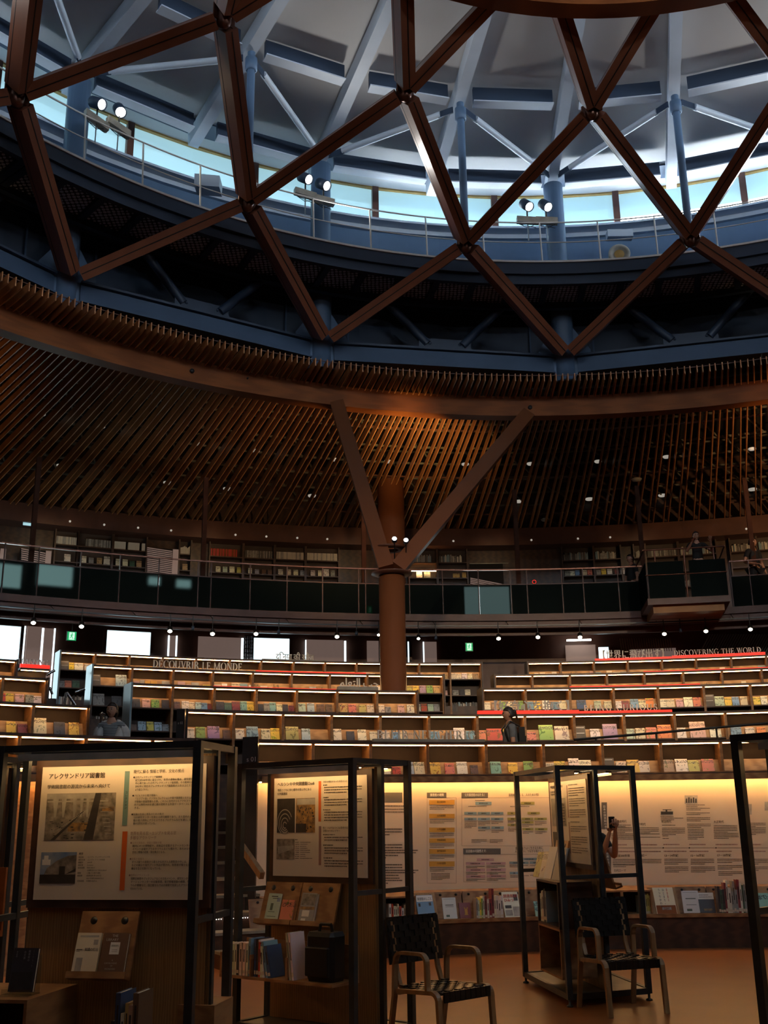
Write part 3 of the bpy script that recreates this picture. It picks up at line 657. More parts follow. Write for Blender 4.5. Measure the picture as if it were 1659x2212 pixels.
for k in range(-8, 24):
    a = PH + k * ST / 2; n = 'rafter'; kk = k / 2
    up = Vector((0, 0, 1))
    MB().use('pale_steel').beam(cyl(D, 15.7, a, zr(15.7) + .02), cyl(D, 4.0, a, zr(4.0) + .02), .25, .40, up).build('rafter', rf)
    if k % 2:      # thin posts at the half bearings, from lattice node to rafter
        MB().use('blue').tube(cyl(D, 12.43, a, 13.7), cyl(D, 12.43, a, 17.2), .085, 14).lathe(cyl(D, 12.43, a, 16.75), [(.10, 0), (.13, .02), (.13, .3), (.10, .32)], 12).build('post', rf)
    a2 = a + ST / 2
    for rr, dz in ((12.43, -.04), (15.0, -.14)):
        p, q = cyl(D, rr, a, zr(rr) + dz), cyl(D, rr, a2, zr(rr) + dz); dd = (q - p).normalized() * .3
        g = MB().use('navy'); g.beam(p + dd, q - dd, .10, .42); g.use('pale_steel'); g.beam(p + dd - Vector((0, 0, .2)), q - dd - Vector((0, 0, .2)), .26, .03); g.build('purlin', rf)  # navy web puts the beam's own shade into its colour
    # strut from column top to post head
    p, q = (cyl(D, 14.9, a, 16.98), cyl(D, 12.43, a2, 17.1)) if k % 2 == 0 else (cyl(D, 12.43, a, 17.1), cyl(D, 14.9, a2, 16.98))
    e = (q - p).normalized(); g = MB().use('pale_steel').tube(p + e * .55, q - e * .5, .075, 12)
    g.use('navy').beam(p + e * .18, p + e * .6, .03, .16).beam(q - e * .55, q - e * .18, .03, .16); g.build('strut', rf)
# timber lattice shell
la = thing('timber_lattice', 'red-brown box-beam lattice shell criss-crossing under the roof', 'lattice', (D[0], D[1], 12))
NB = lambda k: cyl(D, 14.72, PH + k * ST, 12.02); N1 = lambda k: cyl(D, 12.43, PH + (k + .5) * ST, 13.60)
N2 = lambda k: cyl(D, 9.59, PH + k * ST, 14.96); N3 = lambda k: cyl(D, 6.65, PH + (k + .5) * ST, 15.9)
CEN = Vector((D[0], D[1], 9.5))
def lat(p, q, s0, s1):
    e = (q - p).normalized(); up = ((p + q) / 2 - CEN); up = (up - e * up.dot(e)).normalized()
    g = MB().use('beam'); P, Q = p + e * s0, q - e * s1; sd = e.cross(up).normalized()
    w, h = .135, .19
    g.box((P + Q) / 2, (Q - P) / 2, sd * w, up * h)
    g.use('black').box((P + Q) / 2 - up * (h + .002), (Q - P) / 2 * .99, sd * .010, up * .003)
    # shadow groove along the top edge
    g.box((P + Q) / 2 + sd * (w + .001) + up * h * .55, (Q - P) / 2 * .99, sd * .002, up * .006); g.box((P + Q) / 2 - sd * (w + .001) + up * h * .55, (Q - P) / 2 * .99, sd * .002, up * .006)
    g.build('lattice_member', la)
def nod(p):
    g = MB().use('node').lathe(p, [(0, -.24), (.07, -.22), (.115, -.16), (.13, -.08), (.13, .17), (.16, .18), (.16, .23), (0, .23)], 16)
    for i in range(4): t = PH + i * pi / 2; g.box(p + Vector((cos(t) * .15, sin(t) * .15, .03)), (cos(t) * .08, sin(t) * .08, 0), (-sin(t) * .012, cos(t) * .012, 0), (0, 0, .15))
    g.build('node_joint', la)
for k in range(-3, 8):
    lat(NB(k), N1(k), .22, .17); lat(NB(k + 1), N1(k), .22, .17)
    lat(N1(k), N2(k), .17, .17); lat(N1(k), N2(k + 1), .17, .17)
    if k < 6:
        lat(N2(k), N3(k), .17, .1); lat(N2(k + 1), N3(k), .17, .1)
    nod(N1(k)); nod(N2(k))
MB().use('redwood').arc(D, 7.15, 7.5, 15.28, 15.85, -pi, pi, 120).build('oculus_ring', la, 'broad curved timber ring closing the top of the lattice')

# forked column under the ring beam
fc = thing('forked_column', 'reddish round column in the shelf rows that forks into two arms carrying the ring beam', 'column', (.14, 20.9, 2.26))
cx_, cy_ = .14, 20.9
MB().use('column_paint').lathe((cx_, cy_, 0), [(.30, 2.26), (.265, 2.3), (.265, 6.45), (0, 6.45)], 40).build('shaft', fc)
MB().use('brown_steel').lathe((cx_, cy_, 0), [(.27, 6.36), (.42, 6.39), (.42, 6.42), (.27, 6.45)], 32).lathe((cx_ - .05, cy_ + .3, 0), [(.2, 6.98), (.36, 7.0), (.36, 7.03), (.2, 7.05)], 24).build('collar', fc)
foot = Vector((cx_, cy_, 6.50))
for px, py, s in ((729, 880, -1), (1138, 899, 1)):
    q = on_ring(px, py, D, 15.4)[0]; q.z = 10.80
    p = foot + Vector((s * .10, 0, -.02)); e = (q - p).normalized(); sd = Vector((0, 1, 0)).cross(e).normalized(); yy = e.cross(sd).normalized()
    MB().use('column_paint').box((p + q) / 2, (q - p) / 2, sd * .155, yy * .17).build('arm', fc)
def up_spot(a, w, sz=1.75, out=1.25):
    l = bpy.data.lights.new('uplight_beam', 'SPOT'); l.energy = w; l.color = (1, .60, .28); l.spot_size = sz; l.spot_blend = 1; l.shadow_soft_size = .12
    q = bpy.data.objects.new('uplight_beam', l); COL.objects.link(q); q.location = cyl(D, 14.2, a, 7.2); q.rotation_euler = (Vector((sin(a) * out, cos(a) * out, 1))).to_track_quat('-Z', 'Y').to_euler()
a0_ = atan2(cx_ - D[0], cy_ - D[1])
up_spot(a0_, RING_FILL_W * .45, 1.75, 1.5)  # extra wide beam added to brighten the dark slats
for k in range(1, 8):
    da = k * pi / 4; Rz = Matrix.Translation((D[0], D[1], 0)) @ Matrix.Rotation(-da, 4, 'Z') @ Matrix.Translation((-D[0], -D[1], 0))
    c2 = fc.copy(); COL.objects.link(c2); c2.matrix_world = Rz @ fc.matrix_basis; c2['label'] = 'reddish forked column of the ring, outside the photograph'; c2['group'] = 'forked columns out of view'
    for ch in fc.children: c3 = ch.copy(); COL.objects.link(c3); c3.parent = c2
    up_spot(a0_ + da, RING_FILL_W * (1.5 if k in (1, 7) else .8), *((2.1, 1.3) if k in (1, 7) else (1.75, 1.25)))  # assumed unseen uplights, added to light slats and ring beam
sh = MB().use('column_paint'); c0 = at_d(845, 1110, 28.6); sh.lathe((c0.x, c0.y, 0), [(.38, BAL_Z), (.38, 10.85), (.30, 10.95), (0, 10.95)], 28)
tag(sh.build('balcony_column'), 'brown shaft behind the fork of the column, rising from balcony to slats', 'column')
# ================================================================== TIERED SHELVES
ROWNAME = {1: 'front', 2: 'second', 3: 'third', '3r': 'third', 4: 'fourth', 5: 'top'}
DROP = {1: .385, 2: .365, 3: .335, '3r': .335, 4: .33, 5: .33}
BAYS = {}
def bay(row, i, a0, a1, side, nth, full, end0, end1):
    R, z, dp = ROWR[row], ROWZ[row], DROP[row]
    zf = {1: 2.14, 2: TIER_FLOOR[2], 3: TIER_FLOOR[3], '3r': TIER_FLOOR[3], 4: TIER_FLOOR[4], 5: TIER_FLOOR[5]}[row] + .012
    am = (a0 + a1) / 2
    lab = 'walnut bookcase bay, %s from the left of the %s shelf row %s' % (ordn(nth), ROWNAME[row], side)
    t = thing('bookcase_bay', lab, 'bookcase', cyl(T, R, am, zf), 'lit bookcase bays of the %s shelf row' % ROWNAME[row])
    g = .004 / R; w = .019 / R
    MB().use('walnut_dark').arc(T, R - .012, R + .40, z + .014, z + .052, a0, a1, 2).build('top_board', t)
    MB().use('led').arc(T, R + .004, R + .018, z - .001, z + .010, a0 + w * 1.5, a1 - w * 1.5, 1).build('light_strip', t, 'glowing white strip light')
    for aa, s in ((a0 + w / 2 + g / 4, -1), (a1 - w / 2 - g / 4, 1)):
        MB().use('walnut').arc(T, R + .01, R + .38, zf, z + .014, aa - w / 2, aa + w / 2, 1).build('side_panel', t)
    MB().use('back').arc(T, R + .355, R + .375, zf, z + .01, a0 + w, a1 - w, 1).build('back_panel', t)
    b = MB().use('slope').arc(T, R + .03, R + .36, z + .006, z + .013, a0 + w, a1 - w, 1); b.build('soffit', t)
    b = MB().use('slope').arc(T, R + .12, R + .138, z - dp + .0, z - dp + .02, a0 + w, a1 - w, 1, z2=z - dp, z3=z - dp + .02)
    V = []
    for aa in (a0 + w, a1 - w): V += [cyl(T, R + .13, aa, z - dp), cyl(T, R + .145, aa, z - dp), cyl(T, R + .205, aa, z - dp + .175), cyl(T, R + .19, aa, z - dp + .175)]
    b.add(V, [(0, 1, 2, 3), (4, 7, 6, 5), (0, 4, 5, 1), (1, 5, 6, 2), (2, 6, 7, 3), (3, 7, 4, 0)]); b.build('sloped_rest', t)
    b = MB().use('walnut_dark').arc(T, R + .02, R + .355, z - dp - .022, z - dp, a0 + w, a1 - w, 1)
    if row == 1: b.arc(T, R + .005, R + .03, z - dp - .05, z - dp - .0, a0, a1, 1).use('walnut').arc(T, R + .02, R + .3, zf, zf + .02, a0, a1, 1).arc(T, R + .05, R + .07, zf, z - dp - .02, a0 + w, a1 - w, 1)
    b.build('ledge', t)
    if row != 1:
        b = MB().use('walnut_dark'); lv = z - dp
        while lv - .37 > zf + .1:
            lv -= .37; b.arc(T, R + .02, R + .355, lv - .02, lv, a0 + w, a1 - w, 1)
        b.arc(T, R + .03, R + .05, zf, zf + .07, a0 + w, a1 - w, 1); b.build('lower_shelf', t)
    if end0 or end1:
        aa = a0 if end0 else a1
        pale = (end0 and row in (3, 4, 5) and a0 < -.2)
        e = MB().use('panel_gloss' if pale else ('gloss_dark' if (end0 and row in (1, 2)) else 'walnut_dark'))
        s_ = -1 if end0 else 1
        e.arc(T, R - .05, R + .42, zf, z + .06, aa + s_ * .0, aa + s_ * .03 / R, 1); e.build('end_panel', t, 'glossy end panel coloured with pale window reflection' if pale else 'dark end panel')
    return t
BLK = [(1, [-240, -100, 42, 186, 330, 420], 'left of the stair'), (1, [557, 677, 801, 924, 1050, 1174, 1301, 1427, 1557, 1690, 1820], 'right of the stair'),
       (2, [-170, -50, 72, 191], 'left of the stair'), (2, [404, 506, 612, 717, 822, 927, 1031, 1134, 1240, 1348, 1457, 1567, 1680, 1800], 'right of the stair'),
       (3, [-90, 5, 100], 'left of the stair'), (3, [285, 374, 464, 555, 642, 729, 815, 900], 'left of centre'), ('3r', [1043, 1135, 1231, 1325, 1421, 1520, 1621, 1725, 1830], 'right of centre'),
       (4, [-130, -50, 33], 'left of the stair'), (4, [200, 286, 375, 461, 547, 631, 713, 794, 876, 957], 'left of centre'), (4, [1069, 1150, 1231, 1311, 1392, 1476, 1560, 1646, 1732], 'right of centre'),
       (5, [130, 206, 280, 352, 424, 497, 565, 635, 703, 771, 839, 906, 972, 1039], 'left of centre'), (5, [1140, 1211, 1283, 1356, 1430, 1504, 1580, 1656, 1730], 'right of centre')]
YL = {1: 1609, 2: 1546, 3: 1492, '3r': 1486, 4: 1456, 5: 1428}
def row_a(row, px): return on_ring(px, YL[row], T, ROWR[row] + (.06 if False else 0))[1]
for row, xs, side in BLK:
    A = [row_a(row, x) for x in xs]
    for i in range(len(A) - 1):
        bay(row, i, A[i], A[i + 1], side, i + 1, True, i == 0 and (A[0] > A_L), i == len(A) - 2)
    BAYS[(str(row), side)] = A

# ------------------------------------------------------------------ books
def book_mesh(kind):
    g = MB(); c, p = ('cover', 'pages') if kind == 'face' else ('cover_plain', 'pages')
    if kind in ('face', 'plain'):      # front cover towards -y, spine at -x
        g.use(c).bbox(-.5, .5, 0, .09, 0, 1, .004).bbox(-.5, .5, .91, 1, 0, 1, .004).bbox(-.5, -.455, .05, .95, 0, 1, .004)
        g.use(p).abox(-.46, .475, .09, .91, .012, .985)
    else:                               # spine towards -y, covers on +-x
        g.use(c).bbox(-.5, -.42, 0, 1, 0, 1, .003).bbox(.42, .5, 0, 1, 0, 1, .003).bbox(-.5, .5, 0, .035, 0, 1, .003)
        g.use(p).abox(-.42, .42, .03, .965, .012, .985)
        g.use('wallboard').abox(-.40, .40, -.004, .02, .07, .17).use('ink').abox(-.18, .18, -.004, .02, .42, .80)
    return g.mesh('book_' + kind)
BM = {k: book_mesh(k) for k in ('face', 'spine', 'plain')}
CLR = {'cream': (.74, .66, .50), 'white': (.80, .76, .68), 'yellow': (.80, .58, .08), 'red': (.60, .07, .03), 'coral': (.66, .20, .12), 'brown': (.16, .085, .05), 'green': (.25, .42, .10),
       'pale green': (.45, .55, .42), 'teal': (.25, .48, .46), 'dark': (.05, .045, .05), 'blue': (.18, .33, .48), 'pale blue': (.42, .55, .62), 'dark blue': (.05, .09, .20), 'grey': (.30, .29, .28),
       'pink': (.70, .42, .40), 'orange': (.74, .22, .04), 'purple': (.34, .22, .36), 'maroon': (.22, .04, .04), 'gold': (.60, .40, .12), 'tan': (.44, .29, .16), 'olive': (.48, .43, .12), 'dark green': (.06, .12, .07)}
def book(kind, loc, a, w, t, h, col, label, group, tilt=0.0, roll=0.0, name='book', yaw=0.0):
    o = bpy.data.objects.new(name, BM[kind]); COL.objects.link(o)
    o.location = loc; o.rotation_euler = (tilt, roll, -a + yaw); o.scale = (w, t, h)
    o.color = (*CLR[col], 1) if isinstance(col, str) else (*col, 1)
    if isinstance(col, str):
        j = random.uniform(.85, 1.12); o.color = (min(1, CLR[col][0] * j), min(1, CLR[col][1] * j * random.uniform(.93, 1.07)), min(1, CLR[col][2] * j * random.uniform(.85, 1.15)), 1)
    if label: tag(o, label, 'book', group)
    return o
SHELF_BOOKS = {
 (1, 'left of the stair', 0): [(51, 32, 38, 'green'), (89, 13, 28, 'cream')],
 (1, 'right of the stair', 0): [(596, 22, 26, 'white'), (651, 20, 25, 'white'), (836, 17, 17, 'white'), (858, 17, 18, 'red'), (886, 18, 28, 'pale blue'), (908, 22, 28, 'cream'), (942, 22, 27, 'yellow'), (973, 20, 25, 'coral'), (1000, 22, 28, 'white'), (1026, 16, 21, 'brown'),
   (1073, 22, 28, 'teal'), (1110, 20, 25, 'yellow'), (1144, 20, 28, 'green'), (1189, 20, 24, 'cream'), (1212, 22, 27, 'yellow'), (1243, 21, 33, 'white'), (1267, 25, 29, 'white'), (1345, 20, 25, 'cream'), (1371, 24, 28, 'yellow'), (1395, 20, 25, 'cream'),
   (1445, 24, 27, 'tan'), (1476, 24, 28, 'white'), (1502, 21, 25, 'olive'), (1533, 23, 27, 'coral')],
 (2, 'left of the stair', 0): [(24, 18, 24, 'yellow'), (49, 19, 20, 'maroon'), (86, 27, 34, 'cream'), (129, 22, 27, 'dark'), (160, 20, 27, 'yellow')],
 (2, 'right of the stair', 0): [(412, 17, 22, 'white'), (434, 19, 25, 'green'), (462, 25, 27, 'purple'), (491, 17, 20, 'brown'), (519, 18, 22, 'cream'), (546, 24, 28, 'blue'), (575, 19, 23, 'cream'), (595, 19, 25, 'yellow'), (632, 27, 29, 'olive'), (662, 18, 25, 'pale blue'),
   (730, 17, 25, 'cream'), (758, 17, 20, 'dark'), (783, 18, 24, 'cream'), (809, 18, 20, 'white'), (835, 16, 20, 'cream'), (855, 16, 19, 'blue'), (873, 15, 20, 'cream'), (890, 16, 18, 'tan'), (941, 19, 20, 'blue'), (970, 15, 18, 'brown'), (994, 23, 28, 'white'), (1017, 19, 21, 'blue'),
   (1042, 17, 22, 'coral'), (1071, 34, 26, 'red'), (1094, 9, 27, 'yellow'), (1121, 16, 21, 'cream'), (1149, 20, 18, 'coral'), (1182, 29, 33, 'green'), (1216, 29, 30, 'cream'), (1288, 20, 23, 'white'), (1321, 29, 33, 'purple'),
   (1364, 18, 22, 'pale green'), (1386, 18, 23, 'cream'), (1410, 20, 24, 'coral'), (1439, 27, 29, 'orange'), (1474, 20, 22, 'white'), (1511, 30, 34, 'pink'), (1549, 21, 21, 'white'), (1594, 20, 22, 'blue'), (1624, 17, 19, 'cream'), (1649, 17, 19, 'orange')],
 (3, 'left of the stair', 0): [(5, 12, 18, 'red'), (20, 16, 18, 'yellow'), (42, 17, 18, 'pink'), (64, 16, 18, 'grey'), (81, 15, 16, 'white')],
 (3, 'left of centre', 0): [(294, 17, 19, 'dark'), (316, 16, 19, 'pink'), (336, 16, 19, 'green'), (358, 15, 19, 'dark'), (383, 13, 16, 'brown'), (401, 15, 18, 'white'), (415, 11, 16, 'cream'), (429, 12, 16, 'pale blue'), (442, 12, 15, 'blue'), (454, 10, 14, 'maroon'),
   (476, 17, 19, 'dark'), (493, 15, 17, 'dark green'), (510, 16, 20, 'maroon'), (527, 14, 21, 'teal'), (542, 15, 20, 'yellow'), (564, 11, 16, 'dark'), (577, 12, 18, 'grey'), (590, 13, 20, 'teal'), (604, 12, 16, 'cream'), (617, 11, 16, 'dark'), (630, 11, 14, 'maroon'),
   (653, 15, 19, 'pale green'), (672, 15, 20, 'pale blue'), (693, 16, 18, 'brown'), (711, 14, 18, 'brown'), (743, 15, 19, 'gold'), (762, 16, 19, 'coral'), (784, 15, 18, 'olive'), (801, 14, 18, 'cream'), (825, 12, 18, 'cream'), (839, 12, 14, 'grey'), (867, 14, 18, 'pink'), (888, 15, 19, 'cream')],
 (3, 'left of centre', 1): [(289, 12, 13, 'brown'), (307, 16, 20, 'pale blue'), (325, 14, 20, 'yellow'), (342, 15, 19, 'pale blue'), (358, 13, 15, 'grey')],
 ('3r', 'right of centre', 0): [(1054, 12, 17, 'cream'), (1070, 12, 18, 'tan'), (1087, 13, 19, 'green'), (1102, 12, 18, 'cream'), (1115, 12, 17, 'tan'), (1127, 10, 20, 'green'), (1147, 14, 18, 'blue'), (1162, 13, 18, 'yellow'), (1181, 15, 20, 'white'), (1200, 15, 17, 'blue'), (1217, 14, 19, 'cream'),
   (1258, 19, 20, 'dark blue'), (1293, 14, 18, 'pale green'), (1315, 15, 17, 'cream'), (1338, 13, 16, 'white'), (1353, 15, 17, 'maroon'), (1373, 16, 20, 'blue'), (1390, 14, 17, 'cream'), (1406, 16, 21, 'orange'), (1434, 14, 18, 'white'), (1451, 16, 18, 'cream'), (1471, 14, 17, 'pink'), (1490, 17, 21, 'white'), (1509, 15, 20, 'coral'),
   (1558, 18, 21, 'pale green'), (1577, 13, 18, 'yellow'), (1593, 13, 19, 'blue'), (1611, 13, 19, 'cream'), (1639, 13, 17, 'yellow'), (1655, 12, 18, 'white')],
 (4, 'left of centre', 0): [(262, 22, 26, 'pale blue'), (884, 13, 17, 'olive'), (899, 13, 17, 'yellow'), (914, 13, 18, 'purple'), (929, 13, 18, 'green'), (944, 13, 17, 'gold'), (447, 16, 11, 'yellow'), (511, 20, 17, 'cream')],
 (4, 'left of centre', 1): [(213, 23, 26, 'grey'), (252, 20, 22, 'dark'), (905, 8, 16, 'cream'), (917, 12, 17, 'red'), (931, 12, 16, 'pale green'), (944, 12, 16, 'grey')],
 (5, 'left of centre', 0): [(153, 12, 16, 'yellow'), (170, 17, 16, 'white'), (190, 14, 15, 'cream'), (962, 10, 12, 'tan'), (981, 11, 14, 'cream'), (992, 10, 13, 'cream'), (1004, 11, 14, 'white'), (1016, 10, 13, 'cream'), (1028, 10, 13, 'tan')],
 (5, 'left of centre', 1): [(133, 11, 14, 'grey'), (147, 13, 15, 'coral'), (164, 14, 16, 'dark green'), (964, 6, 11, 'pink'), (985, 12, 12, 'grey'), (999, 9, 14, 'dark'), (1011, 11, 13, 'cream')],
}
def place_face(row, px, wpx, hpx, level=0):
    R = ROWR[row] + .085; z = ROWZ[row] - DROP[row] - .37 * level
    p, a = on_ring(px, 1500, T, R)
    # bearing from the pixel column at the height of the ledge
    for _ in range(3):
        dd = sqrt(p.x ** 2 + p.y ** 2); py = 1106 + FPX * tan(PITCH - atan2(z - EYE, dd)); p, a = on_ring(px, py, T, R)
    dd = sqrt(p.x ** 2 + p.y ** 2); m = dd / FPX * 1.0
    return Vector((p.x, p.y, z)), a, wpx * m * 1.03, hpx * m * 1.02
KIND = {'dark': 'black'}
for (row, side, lv), L in SHELF_BOOKS.items():
    A = BAYS[(str(row), side)]; cnt = {}
    for px, w, h, c in L:
        loc, a, W_, H_ = place_face(row, px, w, h, lv)
        bi = max(0, min(len(A) - 2, sum(1 for x in A[1:] if a > x))); cnt[bi] = cnt.get(bi, 0) + 1
        lab = '%s face-out book, %s in %s bay, %s shelf row %s' % (KIND.get(c, c), ordn(cnt[bi]), ordn(bi + 1), ROWNAME[row], side)
        if lv: lab = '%s face-out book, %s in %s bay lower board, %s row %s' % (KIND.get(c, c), ordn(cnt[bi]), ordn(bi + 1), ROWNAME[row], side)
        book('face', loc, a, W_, random.uniform(.014, .026), H_, c, lab, 'books shown face out in the tiered shelves', tilt=-.30)
# category cards (grey plates standing among the books)
for n, (row, px, w, h, lv) in enumerate([(1, 568, 24, 27, 0), (1, 1316, 26, 32, 0), (2, 1256, 21, 29, 0), ('3r', 1535, 21, 25, 0), (4, 206, 20, 24, 0), (5, 139, 17, 19, 0)]):
    loc, a, W_, H_ = place_face(row, px, w, h, lv)
    o = thing('category_card', 'grey category card with small pale lettering in the %s shelf row%s' % (ROWNAME[row], ', near left end' if n == 0 else ', right of centre' if n == 1 else ' left end' if n >= 4 else ''), 'sign', loc, 'grey category cards')
    ex = Vector((cos(a), -sin(a), 0)); er = Vector((sin(a), cos(a), 0)); ey = (Vector((0, 0, 1)) + er * .25).normalized()
    MB().use('card').box(loc + ey * H_ / 2, ex * W_ / 2, er * .006, ey * H_ / 2).build('card', o)
    g = MB().use('letter_grey')
    if n == 5: pass
    for k, ln in enumerate((.82, .60) if n != 0 else (.86,)):
        y = H_ * (.88 - k * .40)
        for j in range(7): g.box(loc + ey * y - er * .012 + ex * ((j - 3) * W_ * .11), ex * W_ * .04, er * .002, ey * H_ * .022)
    g.build('lettering', o)
# tops of books peeping over the boards of the far rows: too many and too small to tell apart
pk = MB(); rnd = random.Random(3)
for row, side, x0, x1 in ((4, 'left of centre', 290, 870), (4, 'right of centre', 1072, 1660), (5, 'left of centre', 208, 955), (5, 'right of centre', 1142, 1660)):
    x = x0
    while x < x1:
        w = rnd.uniform(9, 17)
        if rnd.random() < (.72 if row == 5 or x < 600 else .45) and not any(abs(x + w / 2 - q[0]) < 14 for kk in ((4, 'left of centre', 0), (5, 'left of centre', 0)) if row == kk[0] for q in SHELF_BOOKS[kk]):
            loc, a, W_, H_ = place_face(row, x + w / 2, w * .93, 10 if row == 4 else rnd.uniform(9, 14), 0)
            if row == 4: H_ = rnd.uniform(.085, .16) if side.startswith('right') else rnd.uniform(.10, .17)
            if row == 5: H_ = rnd.uniform(.11, .17)
            pk.use(rnd.choice(['pages', 'white', 'pages', 'wallboard', 'photo_pale', 'photo_warm', 'blue_box', 'pink_box', 'gold_box']))
            ex = Vector((cos(a), -sin(a), 0)); er = Vector((sin(a), cos(a), 0)); ey = (Vector((0, 0, 1)) + er * .3).normalized()
            pk.box(loc + ey * H_ / 2, ex * W_ / 2, er * .01, ey * H_ / 2)
        x += w + rnd.uniform(0, 2.5)
tag(pk.build('far_books'), 'tops of small pale books peeping over the fourth and top shelf rows', 'books', kind='stuff')
# spines on the third boards at the row ends
sp = MB()
for row, x0, x1, lv in ((5, 126, 182, 2), (5, 975, 1030, 2), (4, 206, 230, 2), (2, 0, 0, 0)):
    x = x0
    while x < x1:
        w = rnd.uniform(2.2, 4.2); loc, a, W_, H_ = place_face(row, x, w, rnd.uniform(15, 20), lv)
        sp.use(rnd.choice(['pages', 'photo_pale', 'photo_pale', 'card', 'blue_box', 'mauve', 'photo_dark']))
        sp.box(loc + Vector((0, 0, H_ / 2)), Vector((cos(a), -sin(a), 0)) * W_ * .45, Vector((sin(a), cos(a), 0)) * .07, (0, 0, H_ / 2)); x += w
tag(sp.build('far_spines'), 'rows of thin book spines on the lowest boards at the far shelf ends', 'books', kind='stuff')

# ------------------------------------------------------------------ writing and red light bars standing on the shelf rows
def arc_place(R, z, a0):
    def f(x):
        a = a0 + x / R; n = Vector((-sin(a), -cos(a), 0))
        return cyl(T, R, a, z), Vector((cos(a), -sin(a), 0)), Vector((0, 0, 1)), n
    return f
def row_sign(row, x0, x1, base_y, text, cap, label, dz, font='roman', m='letter', bar=None, barx=None, dr=.05, bold=0.02):
    R = ROWR[row] + dr; zt = ROWZ[row] + .052
    a0 = on_ring(x0, base_y, T, R)[1]; a1 = on_ring(x1, base_y, T, R)[1]; z0 = on_ring((x0 + x1) / 2, base_y, T, R)[0].z
    z0 = max(z0, zt + .01)
    o = thing('shelf_sign', label, 'sign', cyl(T, R, (a0 + a1) / 2, zt))
    if bar:
        b0, b1 = on_ring(barx[0], base_y, T, R)[1], on_ring(barx[1], base_y, T, R)[1]
        MB().use(bar).arc(T, R - .03, R + .05, zt - .002, z0, b0, b1, 8).build('plinth', o, 'glowing red bar' if bar == 'red_lit' else 'metal plinth')
    g = MB().use(m); L = (a1 - a0) * R
    if font == 'roman':
        nat = roman_len(text, cap, .04); xs = min(1, L / nat); tr_ = max(.03, (L - roman_len(text, cap, 0) * xs) / len(text) / cap); roman(g, text, arc_place(R, z0, a0), cap, .03, tr_, xs)
    else:
        tot = sum(glyph(c)[2] for c in text) * cap; k = L / tot if tot else 1; x = 0; pf = arc_place(R, z0, a0)
        for ch in text:
            adv = glyph(ch)[2] * cap * k; p, ex, ey, n = pf(x + adv / 2); put_text(g, ch, p - ex * adv / 2, ex * k, ey, cap, 0, bold, 0); put_text(g, ch, p - ex * adv / 2 - n * .02, ex * k, ey, cap, 0, bold, 0); x += adv
    g.build('lettering', o)
    return o
row_sign(4, 330, 524, 1446, 'DÉCOUVRIR LE MONDE', .148, 'cream roman letters DÉCOUVRIR LE MONDE on the fourth shelf row, left', 0, bar='plinth', barx=(298, 546))
row_sign(5, 596, 678, 1425, 'द\u0941\u093fनया क\u0940 ख\u094bज', .19, 'thin Hindi lettering standing on the top shelf row before the bright window', 0, 'cjk', bar='plinth', barx=(566, 706), bold=.012)
row_sign(3, 734, 818, 1484, '\ufee2\ufee0\ufecc\ufe98\ufedf\ufe8d \ufe90\ufea3', .22, 'cream Arabic lettering on the third shelf row left of the round column', 0, 'cjk', bar='plinth', barx=(729, 816), bold=.02)
row_sign(1, 815, 1031, 1597, 'BLEIB NEUGIERIG', .120, 'cream roman letters BLEIB NEUGIERIG on the front shelf row', 0, bar='plinth', barx=(806, 1046))
row_sign('3r', 1388, 1391, 1480, '-', .001, 'glowing red light bar along the third shelf row right of centre', 0, bar='red_lit', barx=(1231, 1512))
row_sign(2, 1053, 1246, 1535, '【好奇心を抱く】', .20, 'grey Japanese characters in brackets on the red bar of the second shelf row', 0, 'cjk', m='letter_grey', bar='red_lit', barx=(1032, 1250), bold=.022)
row_sign(2, 1262, 1424, 1535, 'BEING CURIOUS', .100, 'cream roman letters BEING CURIOUS on the red bar of the second shelf row', 0, bar='red_lit', barx=(1251, 1451))
row_sign(5, 1292, 1446, 1421, '【世界に飛び出す】', .235, 'cream Japanese characters in brackets on the top shelf row, right', 0, 'cjk', bar='red_lit', barx=(1285, 1450), bold=.02)
row_sign(5, 1456, 1646, 1413, 'DISCOVERING THE WORLD', .125, 'cream roman letters DISCOVERING THE WORLD on the top shelf row, far right', 0, bar='red_lit', barx=(1451, 1653))
row_sign(4, 700, 701, 1452, '-', .001, 'glowing red light bar in three lengths on the fourth shelf row left of the column', 0, bar='red_lit', barx=(553, 790))
row_sign(3, 600, 601, 1486, '-', .001, 'glowing red light bar along the third shelf row left of the Arabic lettering', 0, bar='red_lit', barx=(461, 725))
row_sign(4, 1500, 1501, 1447, '-', .001, 'glowing red light bar along the fourth shelf row, far right', 0, bar='red_lit', barx=(1390, 1659))
# short lit shelf left of the stair that carries the word LEARNING
R_, z_ = 20.3, on_ring(75, 1450, T, 20.3)[0].z
a0, a1 = on_ring(43, 1450, T, R_)[1], on_ring(107, 1450, T, R_)[1]
o = thing('short_shelf', 'short shelf with red bar and the letters LEARNING left of the tall reflecting end panel', 'bookcase', cyl(T, R_, (a0 + a1) / 2, z_))
MB().use('walnut_dark').arc(T, R_, R_ + .4, z_ + .02, z_ + .06, a0, a1, 2).arc(T, R_ + .3, R_ + .36, z_ - 1.0, z_ + .02, a0, a1, 2).build('body', o)
MB().use('led').arc(T, R_, R_ + .015, z_ + .004, z_ + .015, a0 + .001, a1 - .001, 1).build('light_strip', o)
MB().use('red_lit').arc(T, R_, R_ + .06, z_ + .06, z_ + .13, a0, a1, 1).build('red_bar', o)
g = MB().use('letter'); aL = on_ring(38, 1441, T, R_ + .03)[1]; L = (on_ring(103, 1441, T, R_ + .03)[1] - aL) * R_
roman(g, 'LEARNING', arc_place(R_ + .03, z_ + .13, aL), .105, .03, (L - roman_len('LEARNING', .105, 0)) / 8 / .105); g.build('lettering', o)
